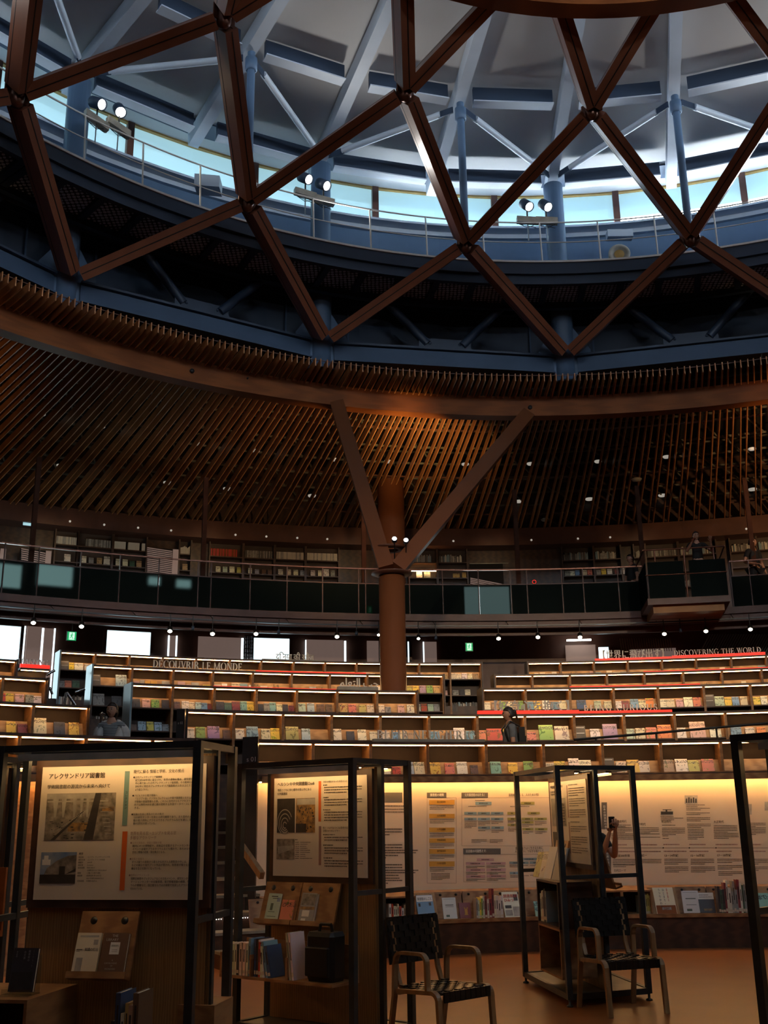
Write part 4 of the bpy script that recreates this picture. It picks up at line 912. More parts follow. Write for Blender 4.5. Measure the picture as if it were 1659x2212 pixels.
# section panels with their numbers at the row ends
p, a = on_ring(541, 1640, T, 11.9)
o = thing('section_panel', 'dark upright section panel lettered s 01 at the end of the front shelf row', 'sign', (p.x, p.y, 0))
er = Vector((sin(a), cos(a), 0)); ex = Vector((cos(a), -sin(a), 0))
n_ = (-p * .8 + Vector((-.9, 0, 0)) * 0); n_.z = 0; n_ = (Vector((-.25, -1, 0))).normalized(); ex = Vector((1, -.25, 0)).normalized()
MB().use('gloss_dark').box((p.x, p.y, 1.30), ex * .105, n_ * .02, (0, 0, 1.33)).build('panel', o)
g = MB().use('letter_grey'); put_text(g, 's 01', Vector((p.x, p.y, 2.32)) - ex * .045 + n_ * .023, ex, Vector((0, 0, 1)), .085, bold=.01); g.build('lettering', o)
p, a = on_ring(391, 1560, T, 14.3); o = thing('section_panel', 'dark section panel lettered s 02 at the end of the second shelf row', 'sign', (p.x, p.y, 1.64))
MB().use('gloss_dark').box((p.x, p.y, 2.42), ex * .065, n_ * .02, (0, 0, .78)).build('panel', o)
g = MB().use('letter_grey'); put_text(g, 's 02', Vector((p.x, p.y, 2.98)) - ex * .04 + n_ * .023, ex, Vector((0, 0, 1)), .05); g.build('lettering', o)
# handrails of the left stair
for nm, pts, r in (('far', [(113, 1500), (110, 1492), (107, 1484)], 19.4), ('mid', [(139, 1521), (144, 1496), (163, 1524), (161, 1522)], 17.2), ('near', [(219, 1570), (219, 1541), (226, 1545)], 14.6)):
    P = [on_ring(x, y, T, r)[0] for x, y in pts]
    tag(MB().use('chrome').path(P, .025, 8).build('handrail'), 'shiny steel stair handrail beside the reflecting end panels, %s one' % {'far': 'uppermost', 'mid': 'middle', 'near': 'lowest'}[nm], 'handrail', 'steel handrails of the left stair')
for k, (x0, y0, x1, y1, r) in enumerate(((100, 1458, 118, 1448, 20.6), (162, 1496, 183, 1488, 18.4))):
    tag(MB().use('chrome').tube(on_ring(x0, y0, T, r)[0], on_ring(x1, y1, T, r)[0], .03).build('handrail'), 'short shiny handrail end reaching the %s reflecting end panel' % ('tallest' if k == 0 else 'second'), 'handrail')
P = [on_ring(1240, 1598, T, 12.5)[0], on_ring(1420, 1583, T, 12.9)[0], on_ring(1659, 1562, T, 13.4)[0], on_ring(1800, 1548, T, 13.7)[0]]
g = MB().use('black').path(P, .018, 8)
for x, y in ((1287, 1594), (1417, 1583), (1547, 1572)):
    q = on_ring(x, y, T, 12.9)[0]; g.tube(q, (q.x, q.y, 1.66), .014, 6)
tag(g.build('ramp_rail'), 'thin black handrail rising to the right in front of the second shelf row', 'handrail')
P = [at_d(520, 1826, 11.4), at_d(566, 1892, 10.9)]
tag(MB().use('birch').beam(P[0], P[1], .05, .07).build('handrail'), 'sloping wooden handrail of the aisle stair between the two left display stands', 'handrail')
# ================================================================== WHITE EXHIBITION WALL AND THE SLOPING BOOK LEDGE
WR = 12.15
ww = thing('exhibition_wall', 'curved white printed exhibition wall below the front shelf row', 'display wall', cyl(T, WR, .1, .69))
wa0, wa1 = bearing(552, 1800, WR), 1.05
MB().use('wallboard').arc(T, WR, WR + .06, .66, 2.10, wa0, wa1, 90).build('panel', ww)
wb0, wb1 = A_L, bearing(430, 1800, WR)
MB().use('walnut').arc(T, WR, WR + .06, 0, 2.10, wb0, wb1, 50).build('left_panel', ww, 'wood-faced panel')
for q0, q1 in ((wa0, wa1), (wb0, wb1)):
    MB().use('walnut').arc(T, 11.93, WR + .1, 2.078, 2.14, q0, q1, 70).arc(T, 11.93, 11.945, 2.058, 2.08, q0, q1, 70).build('cornice', ww)
    MB().use('led_wall').arc(T, 12.02, 12.035, 2.064, 2.074, q0, q1, 40).build('light_strip', ww, 'thin glowing strip under the cornice')
_wz = {}
def wp(x, y, off=.004):
    return on_ring(x, y, T, WR - off)[0]
def wbox(mb, x0, y0, x1, y1, off=.004):
    n = max(1, int((x1 - x0) / 30)); vs = []
    for i in range(n + 1):
        x = x0 + (x1 - x0) * i / n; vs += [wp(x, y1, off), wp(x, y0, off)]
    return mb.add(vs, [(2 * i, 2 * i + 2, 2 * i + 3, 2 * i + 1) for i in range(n)])
def wtext(mb, text, x, y, size_px, x1=None, bold=.012, vertical=False):
    p, a = on_ring(x, y, T, WR - .008); m = sqrt(p.x ** 2 + p.y ** 2) / FPX
    mw = (x1 - x) * m * 1.03 if x1 else None
    put_text(mb, text, p, Vector((cos(a), -sin(a), 0)), Vector((0, 0, 1)), size_px * m, 0, bold, vertical=vertical, maxw=mw)
_r = random.Random(11)
def wlines(mb, x0, x1, y0, n, pitch=3.0, h=1.35, last=.6):
    "blocks of small print, too small in the photograph to read: short dark marks"
    for j in range(n):
        xe = x1 if j < n - 1 else x0 + (x1 - x0) * last; x = x0; y = y0 + j * pitch
        while x < xe:
            w = _r.uniform(.9, 2.2); wbox(mb, x, y - h / 2, min(xe, x + w), y + h / 2, .005); x += w + _r.uniform(.35, .7)
ink = MB().use('ink'); hb = MB().use('grey_box'); wt = MB().use('white')
X = lambda v: 820 + v / 3.95
Yf = lambda v: 1680 + v / 3.95
wbox(hb, 752, 1712, 869, 1733); wtext(wt, '図書館を知る', 757, 1728, 15, 854, .02)
for x0, x1, t in ((403, 570, '図書館の種類'), (698, 925, '公共図書館のはたらき')):
    wbox(hb, X(x0), Yf(127), X(x1), Yf(170)); wtext(wt, t, X(x0 + 28), Yf(158), 6.6, X(x1 - 24), .02)
wbox(hb, X(713), Yf(603), X(1033), Yf(652)); wtext(wt, '図書館の可能性とそれを支える力', X(735), Yf(638), 6.4, X(1012), .02)
def frame(x0, y0, x1, y1, t=.45):
    for q in ((x0, y0, x1, y0 + t), (x0, y1 - t, x1, y1), (x0, y0, x0 + t, y1), (x1 - t, y0, x1, y1)): wbox(ink, *q)
frame(X(405), Yf(170), X(655), Yf(900)); frame(X(700), Yf(170), X(1475), Yf(582)); frame(X(716), Yf(652), X(1482), Yf(890))
gb = MB().use('gold_box')
for (y0, y1), t in zip(((190, 230), (308, 346), (425, 465), (517, 555), (608, 650), (713, 757)), ('国立図書館', '公共図書館', '大学図書館', '学校図書館', '専門図書館', 'その他の図書館')):
    wbox(gb, X(423), Yf(y0), X(640), Yf(y1)); wtext(ink, t, X(490), Yf((y0 + y1) / 2 + 4), 4.6, X(562)); wlines(ink, X(428), X(636), Yf(y1 + 12), 3, 3.4)
bb = MB().use('blue_box'); ob = MB().use('olive_box'); pb = MB().use('pink_box')
for q in ((817, 205, 955, 232), (722, 292, 828, 315), (837, 292, 942, 315), (950, 292, 1056, 315), (722, 341, 828, 364), (837, 341, 942, 364), (950, 341, 1056, 364), (840, 415, 945, 438), (953, 415, 1060, 438), (1205, 683, 1347, 705), (1107, 715, 1272, 737), (1280, 713, 1445, 736), (1110, 803, 1190, 825)):
    wbox(bb, X(q[0]), Yf(q[1]), X(q[2]), Yf(q[3])); wlines(ink, X(q[0] + 32), X(q[2] - 32), Yf((q[1] + q[3]) / 2), 1, h=2.2, last=1)
for q in ((1205, 205, 1322, 230), (1090, 292, 1170, 315), (1262, 292, 1367, 313), (1090, 341, 1180, 362), (1212, 341, 1312, 362), (1320, 341, 1427, 362), (1212, 370, 1313, 391), (1092, 393, 1180, 412), (1217, 428, 1313, 450), (1325, 428, 1432, 450)):
    wbox(ob, X(q[0]), Yf(q[1]), X(q[2]), Yf(q[3])); wlines(ink, X(q[0] + 30), X(q[2] - 30), Yf((q[1] + q[3]) / 2), 1, h=2.2, last=1)
for q in ((830, 688, 975, 710), (735, 720, 898, 745), (908, 720, 1075, 742), (737, 775, 900, 800), (910, 773, 1077, 798), (738, 830, 902, 855), (912, 828, 1078, 852)):
    wbox(pb, X(q[0]), Yf(q[1]), X(q[2]), Yf(q[3])); wlines(ink, X(q[0] + 40), X(q[2] - 40), Yf((q[1] + q[3]) / 2), 1, h=2.0, last=1)
wtext(ink, '図書館がつくる、人のための情報拠点', X(1102), Yf(158), 6.4, X(1395))
wtext(ink, '誰もがよりよく生きるために', X(1158), Yf(612), 6, X(1382)); wtext(ink, '人がつどい、つながる場として', X(1154), Yf(638), 6, X(1388))
for q in ((815, 955, 192, 1), (757, 1020, 245, 1), (1115, 1390, 245, 1), (725, 828, 378, 5), (842, 944, 378, 3), (955, 1056, 378, 2), (842, 944, 452, 1), (955, 1060, 452, 2), (1094, 1180, 372, 2), (1216, 1312, 402, 2), (1325, 1425, 376, 3), (1098, 1180, 430, 3), (1222, 1312, 462, 2), (1328, 1430, 462, 2),
          (785, 915, 528, 3), (940, 1052, 528, 3), (738, 898, 756, 2), (912, 1072, 754, 2), (738, 900, 810, 2), (914, 1075, 808, 2), (740, 900, 866, 2), (915, 1076, 862, 2), (1110, 1270, 748, 2), (1282, 1440, 748, 1), (1115, 1275, 836, 2), (1285, 1440, 832, 1), (440, 600, 818, 5)):
    wlines(ink, X(q[0]), X(q[1]), Yf(q[2]), q[3], 3.1)
for y, xe in ((1741, 888), (1748, 887), (1754, 888)): wlines(ink, 760, xe, y, 1, h=2.2, last=1)
for y, xe in ((1791, 869), (1797, 869), (1803, 842), (1825, 869), (1831, 869), (1837, 903), (1842, 899), (1848, 860), (1853, 834), (1868, 869), (1874, 869), (1880, 904), (1885, 897), (1891, 861), (1897, 863), (1902, 869), (1908, 838)): wlines(ink, 770, xe, y, 1, h=2.6, last=1)
X = lambda v: 1239 + v / 3.95
for q, t in (((238, 210, 285, 440), '日本の図書館の歩み'), ((265, 613, 320, 825), '世界の図書館の歩み')):
    wbox(hb, X(q[0]), Yf(q[1]), X(q[2]), Yf(q[3])); wtext(wt, t, X(q[0] + 14), Yf(q[1] + 45), 5.2, vertical=True)
for x, y, t, x1 in ((372, 382, '鎌倉時代', 446), (530, 407, '江戸時代', 608), (750, 384, '明治時代', 826), (1195, 386, '大正時代', 1272), (335, 676, '紀元前300年頃', 468), (545, 673, '5世紀ー', 620), (773, 674, '13ー14世紀', 884), (996, 674, '15ー16世紀', 1108), (1222, 672, '17ー18世紀', 1335), (345, 802, '古代ローマ', 438)):
    wtext(ink, t, X(x), Yf(y), 5.6, X(x1), .02)
ph = MB().use('photo_pale')
for q in ((742, 285, 850, 322), (948, 150, 1058, 222), (1405, 225, 1520, 315), (1630, 205, 1700, 280)): wbox(ph, X(q[0]), Yf(q[1]), X(q[2]), Yf(q[3]))
ph.use('photo_dark'); wbox(ph, X(745), Yf(290), X(848), Yf(313), .006); wbox(ph, X(760), Yf(270), X(835), Yf(276), .006); wbox(ph, X(785), Yf(276), X(800), Yf(292), .006)
for k in range(5): wbox(ph, X(958 + k * 20), Yf(178 - (k % 2) * 10), X(970 + k * 20), Yf(214), .006)
wbox(ph, X(1408), Yf(262), X(1440), Yf(306), .006)
for q in ((372, 490, 404, 2), (350, 500, 425, 4), (545, 728, 428, 4), (322, 735, 480, 2), (322, 740, 508, 2), (755, 945, 405, 1), (755, 952, 430, 5), (760, 840, 497, 1), (760, 850, 518, 1), (742, 925, 332, 1), (745, 935, 345, 2), (960, 1120, 232, 2), (962, 1165, 260, 2), (962, 1162, 300, 2), (966, 1165, 340, 3), (970, 1172, 396, 3), (975, 1112, 440, 7), (1196, 1396, 408, 5), (1200, 1408, 475, 4), (1422, 1640, 388, 3), (1430, 1640, 428, 5),
          (335, 750, 697, 4), (340, 520, 745, 2), (775, 975, 695, 4), (780, 980, 762, 4), (1000, 1200, 695, 4), (1003, 1208, 762, 4), (1226, 1438, 695, 3), (1230, 1440, 750, 3), (1236, 1440, 803, 3), (1455, 1659, 695, 4), (1460, 1659, 762, 3), (365, 520, 826, 1)):
    wlines(ink, X(q[0]), X(q[1]), Yf(q[2]), q[3], 3.5, 1.5)
rd = MB().use('mauve')
for q in ((330, 455, 572), (545, 715, 572), (765, 905, 570), (988, 1128, 570), (1212, 1400, 570), (1440, 1600, 570), (332, 745, 630), (770, 965, 628), (990, 1152, 628), (1218, 1350, 628), (1450, 1640, 628)): wlines(rd, X(q[0]), X(q[1]), Yf(q[2]), 1, h=2.6, last=1)
wbox(ink, X(340), Yf(597), X(1720), Yf(600))
for x in (550, 765, 988, 1215, 1443): wbox(ink, X(x - 5), Yf(593), X(x + 5), Yf(604), .006)
for g, nm in ((hb, 'heading_box'), (gb, 'gold_box'), (bb, 'blue_box'), (ob, 'olive_box'), (pb, 'pink_box'), (wt, 'white_lettering'), (ink, 'dark_lettering'), (rd, 'red_lettering'), (ph, 'photo_print')): g.build(nm, ww)

# ledge
lg = thing('book_ledge', 'low curved reddish wood ledge with sloping book rests under the white printed wall', 'book ledge', cyl(T, 11.1, .1, 0))
MB().use('walnut_dark').arc(T, 11.06, 12.1, 0, .36, wa0, wa1, 80).build('plinth', lg)
MB().use('walnut').arc(T, 11.04, 11.30, .36, .385, wa0, wa1, 80).arc(T, 11.04, 11.055, .385, .405, wa0, wa1, 80).arc(T, 11.42, 12.12, .655, .68, wa0, wa1, 80).build('ledge_board', lg)
LB = [(552, 'd'), (640, 'l'), (700, 'd'), (764, 'd'), (828, 'c'), (898, 'l'), (952, 'd'), (1012, 'd'), (1077, 'l'), (1143, 'd'), (1208, 'd'), (1275, 'c'), (1346, 'c'), (1411, 'l'), (1474, 'd'), (1541, 'd'), (1614, 'l'), (1690, 'd'), (1760, 'd'), (1830, 'l')]
for (x0, k), (x1, _) in zip(LB, LB[1:]):
    a0, a1 = bearing(x0, 1988, 11.15), bearing(x1, 1988, 11.15)
    if k == 'c':
        g = MB().use('walnut').arc(T, 11.12, 11.5, .385, .40, a0, a1, 1).arc(T, 11.12, 11.5, .665, .685, a0, a1, 1)
        for aa in (a0 + .0008, a1 - .0008): g.arc(T, 11.12, 11.5, .385, .68, aa - .0008, aa + .0008, 1)
        g.use('back').arc(T, 11.48, 11.5, .4, .67, a0, a1, 1); g.build('cubby', lg); continue
    rb, rt = (11.20, 11.36) if k == 'l' else (11.34, 11.42)
    g = MB().use('oak' if k == 'l' else 'walnut'); V = []
    for aa in (a0 + .0006, a1 - .0006): V += [cyl(T, rb, aa, .387), cyl(T, rb + .02, aa, .387), cyl(T, rt + .02, aa, .70), cyl(T, rt, aa, .70)]
    g.add(V, [(0, 1, 2, 3), (4, 7, 6, 5), (0, 4, 5, 1), (1, 5, 6, 2), (2, 6, 7, 3), (3, 7, 4, 0)])
    g.use('black')
    for f_ in (.22, .78):
        aa = a0 + (a1 - a0) * f_; p = cyl(T, rt - .018, aa, .665); n = Vector((-sin(aa), -cos(aa), 0)); g.lathe(p, [(0, .012), (.016, .012), (.016, -.0)], 10, n)
    g.build('book_rest', lg)
def ledge_book(px, w, h, c, txt, kind='face', r=11.165, tilt=-.47, t=.015, z=.388, text=None):
    p, a = on_ring(px, 1990, T, r); m = sqrt(p.x ** 2 + p.y ** 2) / FPX
    o = book(kind, Vector((p.x, p.y, z)), a, w * m, t, h * m, c, txt, 'books on the curved ledge under the white wall', tilt)
    return o, Vector((p.x, p.y, z)), a, w * m, h * m
def cover_print(o, z0, a, W_, H_, tilt, items):
    "title lettering and picture blocks on a cover: child meshes; items in cover fractions"
    ex = Vector((cos(a), -sin(a), 0)); er = Vector((sin(a), cos(a), 0)); ey = (Vector((0, 0, 1)) * cos(-tilt) + er * sin(-tilt)); n = ex.cross(ey)
    for nm, m, L in items:
        g = MB().use(m)
        for it in L:
            if isinstance(it[0], str):
                t_, fx, fy, fs, fx1 = it[:5]; put_text(g, t_, z0 + ex * (fx - .5) * W_ + ey * fy * H_ + n * .0035, ex, ey, fs * H_, 0, .02, maxw=(fx1 - fx) * W_, vertical=len(it) > 5)
            else:
                fx, fy, gx, gy = it; q = [z0 + ex * (u - .5) * W_ + ey * v * H_ + n * .0025 for u, v in ((fx, fy), (gx, fy), (gx, gy), (fx, gy))]; g.add(q, [(0, 1, 2, 3)])
        c = bpy.data.objects.new(nm, g.mesh(nm)); COL.objects.link(c); c.parent = o
        bpy.context.view_layer.update(); c.matrix_parent_inverse = o.matrix_world.inverted()
o, z0, a, W_, H_ = ledge_book(924, 36, 53, 'blue', 'blue picture book with white title band, face out on the ledge beside the cubby', 'plain'); cover_print(o, z0, a, W_, H_, -.47, [('title_band', 'white', [(.02, .74, .98, .985), (.5, .12, .9, .28)]), ('lettering', 'ink', [('図書館のしごと', .08, .80, .13, .94)]), ('picture', 'photo_dark', [(.1, .55, .22, .68), (.72, .58, .86, .7), (.1, .04, .3, .16)])])
o, z0, a, W_, H_ = ledge_book(974, 29, 41, 'white', 'white booklet with pale green print on the ledge, right of the blue book', 'plain', 11.32, -.3); cover_print(o, z0, a, W_, H_, -.3, [('print', 'ink_green', [(.2, .62, .8, .66), (.2, .55, .8, .57), (.1, .92, .9, .93), (.2, .08, .45, .18)])])
o, z0, a, W_, H_ = ledge_book(1007, 24, 30, 'maroon', 'small red book with gold emblem on the ledge', 'plain', 11.31, -.3); cover_print(o, z0, a, W_, H_, -.3, [('emblem', 'gold_box', [(.4, .2, .75, .24), (.45, .24, .7, .6), (.4, .6, .5, .7), (.65, .6, .75, .7)])])
o, z0, a, W_, H_ = ledge_book(1110, 33, 53, 'white', 'white picture book with red title on the light sloping rest of the ledge', 'plain'); cover_print(o, z0, a, W_, H_, -.47, [('lettering', 'red_box', [('図書館の', .06, .78, .15, .94), ('ひみつ', .06, .62, .15, .7)]), ('picture', 'photo_pale', [(.05, .08, .5, .3), (.55, .05, .98, .42)]), ('picture', 'photo_dark', [(.08, .36, .48, .48), (.7, .65, .95, .9)])])
ledge_book(1172, 26, 32, 'teal', 'teal green book at the ledge beside the right display stand')
o, z0, a, W_, H_ = ledge_book(1443, 40, 54, 'cream', 'cream and dark red book with vertical black title on the ledge, right', 'plain'); cover_print(o, z0, a, W_, H_, -.47, [('lettering', 'ink', [('はじまり・', .46, .86, .12, .9, 1), ('うつりかわり', .24, .86, .115, .9, 1)]), ('title', 'red_box', [('図書館の', .66, .86, .12, .9, 1)]), ('picture', 'redwood', [(.03, .01, .98, .33)]), ('picture', 'photo_pale', [(.3, .16, .75, .26)])])
o, z0, a, W_, H_ = ledge_book(1498, 33, 42, 'white', 'white booklet with pale green print on the ledge, left of the flyers', 'plain', 11.32, -.3); cover_print(o, z0, a, W_, H_, -.3, [('print', 'ink_green', [(.2, .62, .8, .66), (.2, .35, .8, .37), (.1, .92, .9, .93), (.2, .08, .5, .18)])])
o, z0, a, W_, H_ = ledge_book(1531, 31, 38, 'dark', 'dark photo flyer with white heading band on the ledge, right', 'plain', 11.32, -.3); cover_print(o, z0, a, W_, H_, -.3, [('heading', 'white', [(.0, .66, 1, .99)]), ('lettering', 'ink', [(.1, .86, .7, .89), (.1, .76, .9, .79)]), ('picture', 'photo_warm', [(.3, .1, .8, .2)])])
ledge_book(1652, 30, 40, 'teal', 'blue-green picture book with white heading at the right edge of the ledge')
def spine_row(x0, x1, hmin, hmax, r, z, labelbase, grp, cols, lean=0, tall=None, d=.13):
    x = x0; n = 0
    while x < x1 - 1.5:
        w = rnd.uniform(3.4, 6.2); h = rnd.uniform(hmin, hmax); n += 1
        if tall and abs(x - tall[0]) < 4: h = tall[1]
        p, a = on_ring(x + w / 2, 1990, T, r); m = sqrt(p.x ** 2 + p.y ** 2) / FPX; c = rnd.choice(cols)
        o = book('spine', Vector((p.x, p.y, z)), a, w * m * .94, d, h * m, c, '%s spine-out book, %s from left %s' % (KIND.get(c, c), ordn(n), labelbase), grp, 0, lean)
        x += w
cw = ['white', 'cream', 'white', 'cream', 'pale green', 'yellow', 'maroon', 'green', 'grey']
spine_row(1030, 1086, 34, 43, 11.17, .386, 'in the spine row left of the red-titled book', 'spines on the curved ledge', cw, tall=(1063, 56))
spine_row(840, 895, 22, 33, 11.18, .40, 'in the cubby left of the blue book', 'spines in the left cubby', ['white', 'cream', 'tan', 'red', 'cream'])
spine_row(1382, 1410, 33, 40, 11.17, .386, 'in the cubby behind the right chair', 'spines in the right cubby', ['grey', 'white', 'cream', 'olive'])
spine_row(1556, 1614, 40, 62, 11.17, .386, 'in the tall spine row right on the ledge', 'tall spines on the curved ledge', ['grey', 'grey', 'cream', 'dark green', 'dark', 'maroon', 'white'])
spine_row(1618, 1628, 30, 36, 11.2, .386, 'beside the right-hand ledge rest', 'tall spines on the curved ledge', ['grey', 'white'])
# ================================================================== DISPLAY STANDS
HT = 2.057
def tri(p): return Vector((p[0], p[1], 0))
class Stand: pass
def stand(n, l, r, label, poster=True, bx=(.05, .93), rack=True):
    s = Stand(); n, l, r = tri(n), tri(l), tri(r); e1 = (l - n); e2 = (r - n); s.n, s.L, s.W = n, e1.length, e2.length
    s.e1, s.e2 = e1.normalized(), e2.normalized(); up = Vector((0, 0, 1)); s.up = up
    o = s.o = thing('display_stand', label, 'display stand', n + e1 / 2 + e2 / 2)
    s.P = lambda u, v, z: n + s.e1 * u + s.e2 * v + up * z
    q = .024
    for u in (0, s.L):
        for v in (0, s.W):
            MB().use('steel').beam(s.P(u, v, .06), s.P(u, v, HT), 2 * q, 2 * q, s.e1).build('post', o)
            MB().use('black').lathe(s.P(u, v, 0), [(0, 0), (.03, 0), (.03, .012), (.012, .02), (.012, .06)], 12).build('foot', o)
    for u in (0, s.L):
        MB().use('steel').beam(s.P(u, 0, HT - .02), s.P(u, s.W, HT - .02), .04, .04).build('rail', o)
        MB().use('steel').beam(s.P(u, 0, 1.07), s.P(u, s.W, 1.07), .035, .035).build('rail', o)
        MB().use('steel').beam(s.P(u, 0, .08), s.P(u, s.W, .08), .04, .05).build('rail', o)
    for v in (0, s.W):
        MB().use('steel').beam(s.P(0, v, HT - .02), s.P(s.L, v, HT - .02), .04, .04).build('rail', o)
        MB().use('steel').beam(s.P(0, v, .08), s.P(s.L, v, .08), .04, .05).build('rail', o)
    MB().use('base_plate').box(s.P(s.L / 2, s.W / 2, .085), s.e1 * (s.L / 2 - .02), s.e2 * (s.W / 2 - .02), up * .012).build('base_plate', o)
    vm = s.vm = s.W * .5
    for u in (0, s.L): MB().use('steel').beam(s.P(u, vm, .08), s.P(u, vm, HT - .02), .04, .04, s.e1).build('post', o)
    u0, u1 = s.L * bx[0], s.L * bx[1]; s.u0, s.u1 = u0, u1
    MB().use('oak').box(s.P((u0 + u1) / 2, vm, 1.05), s.e1 * ((u1 - u0) / 2), s.e2 * .02, up * .95).build('board', o)
    MB().use('steel').beam(s.P(.03, vm, HT - .02), s.P(s.L - .03, vm, HT - .02), .03, .03).build('rail', o)
    for sg in (-1, 1):
        g = MB().use('beige').box(s.P(s.L / 2, vm + sg * .17, HT - .055), s.e1 * (s.L / 2 - .05), s.e2 * .03, up * .010).box(s.P(s.L / 2, vm + sg * .202, HT - .068), s.e1 * (s.L / 2 - .05), s.e2 * .003, up * .018)
        g.build('light_bar', o); g = MB().use('led_disp').box(s.P(s.L / 2, vm + sg * .165, HT - .067), s.e1 * (s.L / 2 - .07), s.e2 * .012, up * .002); g.build('light_strip', o, 'glowing warm light strip')
    if poster:
        z0, z1 = 1.165, 1.94; w = .03
        c = s.P((u0 + u1) / 2, vm - .045, (z0 + z1) / 2)
        MB().use('walnut_dark').box(c + s.e2 * .008, s.e1 * ((u1 - u0) / 2 - .0), s.e2 * .014, up * ((z1 - z0) / 2 + .045)).build('poster_frame', o)
        s.pw = (u1 - u0) - .09; s.ph = z1 - z0
        s.po = MB().use('paper').box(c - s.e2 * .0085, s.e1 * s.pw / 2, s.e2 * .003, up * s.ph / 2).build('poster', o, 'cream printed poster')
        s.tl = c - s.e2 * .0125 + s.e1 * s.pw / 2 + up * s.ph / 2; s.ex = -s.e1; s.ey = up
    return s
def on_poster(s, W0, H0):
    "maps poster print coordinates (0..W0, 0..H0, down) to the poster plane"
    def P(x, y, k=0): return s.tl + s.ex * (x / W0 * s.pw) - s.up * (y / H0 * s.ph) - s.e2 * k
    def rect(mb, x0, y0, x1, y1, k=.0005): mb.add([P(x0, y1, k), P(x1, y1, k), P(x1, y0, k), P(x0, y0, k)], [(0, 1, 2, 3)])
    def text(mb, t, x, y, size, x1=None, bold=.014, vertical=False): put_text(mb, t, P(x, y, .001), s.ex, s.up, size / H0 * s.ph, 0, bold, vertical=vertical, maxw=(x1 - x) / W0 * s.pw if x1 else None)
    def marks(mb, x0, x1, y, n, pitch, h, last=.6):
        for j in range(n):
            xe = x1 if j < n - 1 else x0 + (x1 - x0) * last; x = x0
            while x < xe:
                w = _r.uniform(.35, 1.0) * h; rect(mb, x, y + j * pitch - h / 2, min(x + w, xe), y + j * pitch + h / 2 * _r.uniform(.4, 1), .0008); x += w + h * _r.uniform(.15, .4)
    return P, rect, text, marks
# --- large left stand
s1 = stand((-1.10, 6.23), (-2.327, 6.467), (-.985, 6.82), 'large black steel display stand at the left with a cream Japanese poster on Alexandria', bx=(-.005, .925))
P, rect, text, marks = on_poster(s1, 1530, 1208)
ink = MB().use('ink'); tq = MB().use('teal'); oq = MB().use('orange'); br_ = MB().use('mauve')
text(ink, 'アレクサンドリア図書館', 62, 108, 56, 600, .024); text(ink, '学術図書館の源流から未来へ向けて', 58, 202, 42, 655, .016)
rect(tq, 782, 55, 828, 550); rect(oq, 790, 605, 836, 1125)
text(ink, 'コレクション', 793, 260, 26, vertical=True); text(br_, 'アウトリーチ', 802, 810, 26, vertical=True)
body = [(862, 76, 37, '現代に蘇る 情報と学術、文化の拠点', 1330, 0), (862, 122, 22, '●古代アレクサンドリア図書館', 1130, 0), (884, 150, 24, '紀元前300年頃に設立され、世界の書物を集め、研究者が集う学', 1475, 1), (884, 178, 24, '中心地であった古代アレクサンドリア図書館。その精神を再現する', 1475, 1), (884, 206, 24, '2002年に現在のアレクサンドリア図書館がユネスコとエジプト政', 1475, 1), (884, 236, 24, 'より設立された。', 1020, 1),
 (862, 290, 22, '●パピルスから電子情報へ', 1095, 0), (884, 318, 24, '『エジプト誌』デジタルコレクションや電子図書館システムDARなど', 1475, 1), (884, 346, 24, '子情報の基盤整備も主導。これらに自宅からもアクセスできるほか', 1475, 1), (884, 374, 24, '内では無料WiFiを通じ館の契約する外部データベースにもアクセ', 1475, 1), (884, 402, 24, 'きる。', 950, 1),
 (862, 460, 22, '●知識の生産と普及のための拠点', 1160, 0), (884, 488, 24, '12の研究センターを抱える研究機関であり、また国内の大学から', 1475, 1), (884, 516, 24, '館の電子資料にアクセスできるプログラムなどを通じ、国内の研', 1475, 1), (884, 544, 24, '動の活性化を図っている。', 1100, 1),
 (862, 636, 35, '世界を見る窓・エジプトを見る窓', 1280, 0), (862, 676, 35, '多様なアウトリーチ', 1105, 0), (866, 716, 22, '●人々と文化の、対話と理解の場', 1150, 0), (888, 744, 24, '館内に4つの博物館や、美術品を収集するアートセンター、展覧', 1475, 1), (888, 772, 24, 'イベント会場やプラネタリウムなども備わり、本のみならず多角', 1475, 1), (888, 800, 24, '文化と情報の収集・発信拠点となる。', 1200, 1),
 (868, 858, 22, '●文化と出会う', 1000, 0), (888, 886, 24, 'ガラス張りの屋根から柔らかな光が入る閲覧室の中には、アラビア', 1475, 1), (888, 914, 24, 'などの展示や現代アート作品が置かれ、利用者が様々な文化と出', 1475, 1), (888, 944, 24, '機会を生む仕掛けとなっている。', 1170, 1),
 (868, 1002, 22, '●世界のアウトリーチ', 1055, 0), (888, 1032, 24, '国際芸術祭やブックフェアなどの文化イベント、研究センターやドキ', 1475, 1), (888, 1060, 24, 'テーションセンターの出版事業、電子情報基盤の構築、学術シン', 1475, 1), (888, 1090, 24, 'ラムの開催など、国立館ならではの体制で充実したアウトリーチが', 1475, 1), (888, 1120, 24, '行われている。', 1010, 1)]
for x, y, sz, t, x1, k in body: text(ink if k else (br_ if y > 600 else ink), t, x, y, sz, x1, .016 if k else .008)
text(ink, '概要', 400, 808, 22, 440, .02)
for j, (a_, b_) in enumerate((('所在地', 'エジプト アレクサンドリア市'), ('運営主体', 'エジプト アラブ共和国'), ('開館年', '2002年'), ('設計者', 'Snohetta'), ('延床面積', '約85,000㎡'), ('', '主閲覧室のみで約20,000㎡'), ('階数', '11階(うち地下4階)'), ('蔵書数', '蔵書総数 約160万点'), ('', 'ほか写真約48000点など'), ('年間来館数', '年間約100万人'))):
    y = 838 + j * 23.5
    if a_: text(ink, a_, 398, y, 17, 462, .02)
    text(ink, b_, 482 + (0 if a_ else 0), y, 17, 482 + min(260, len(b_) * 17), .008)
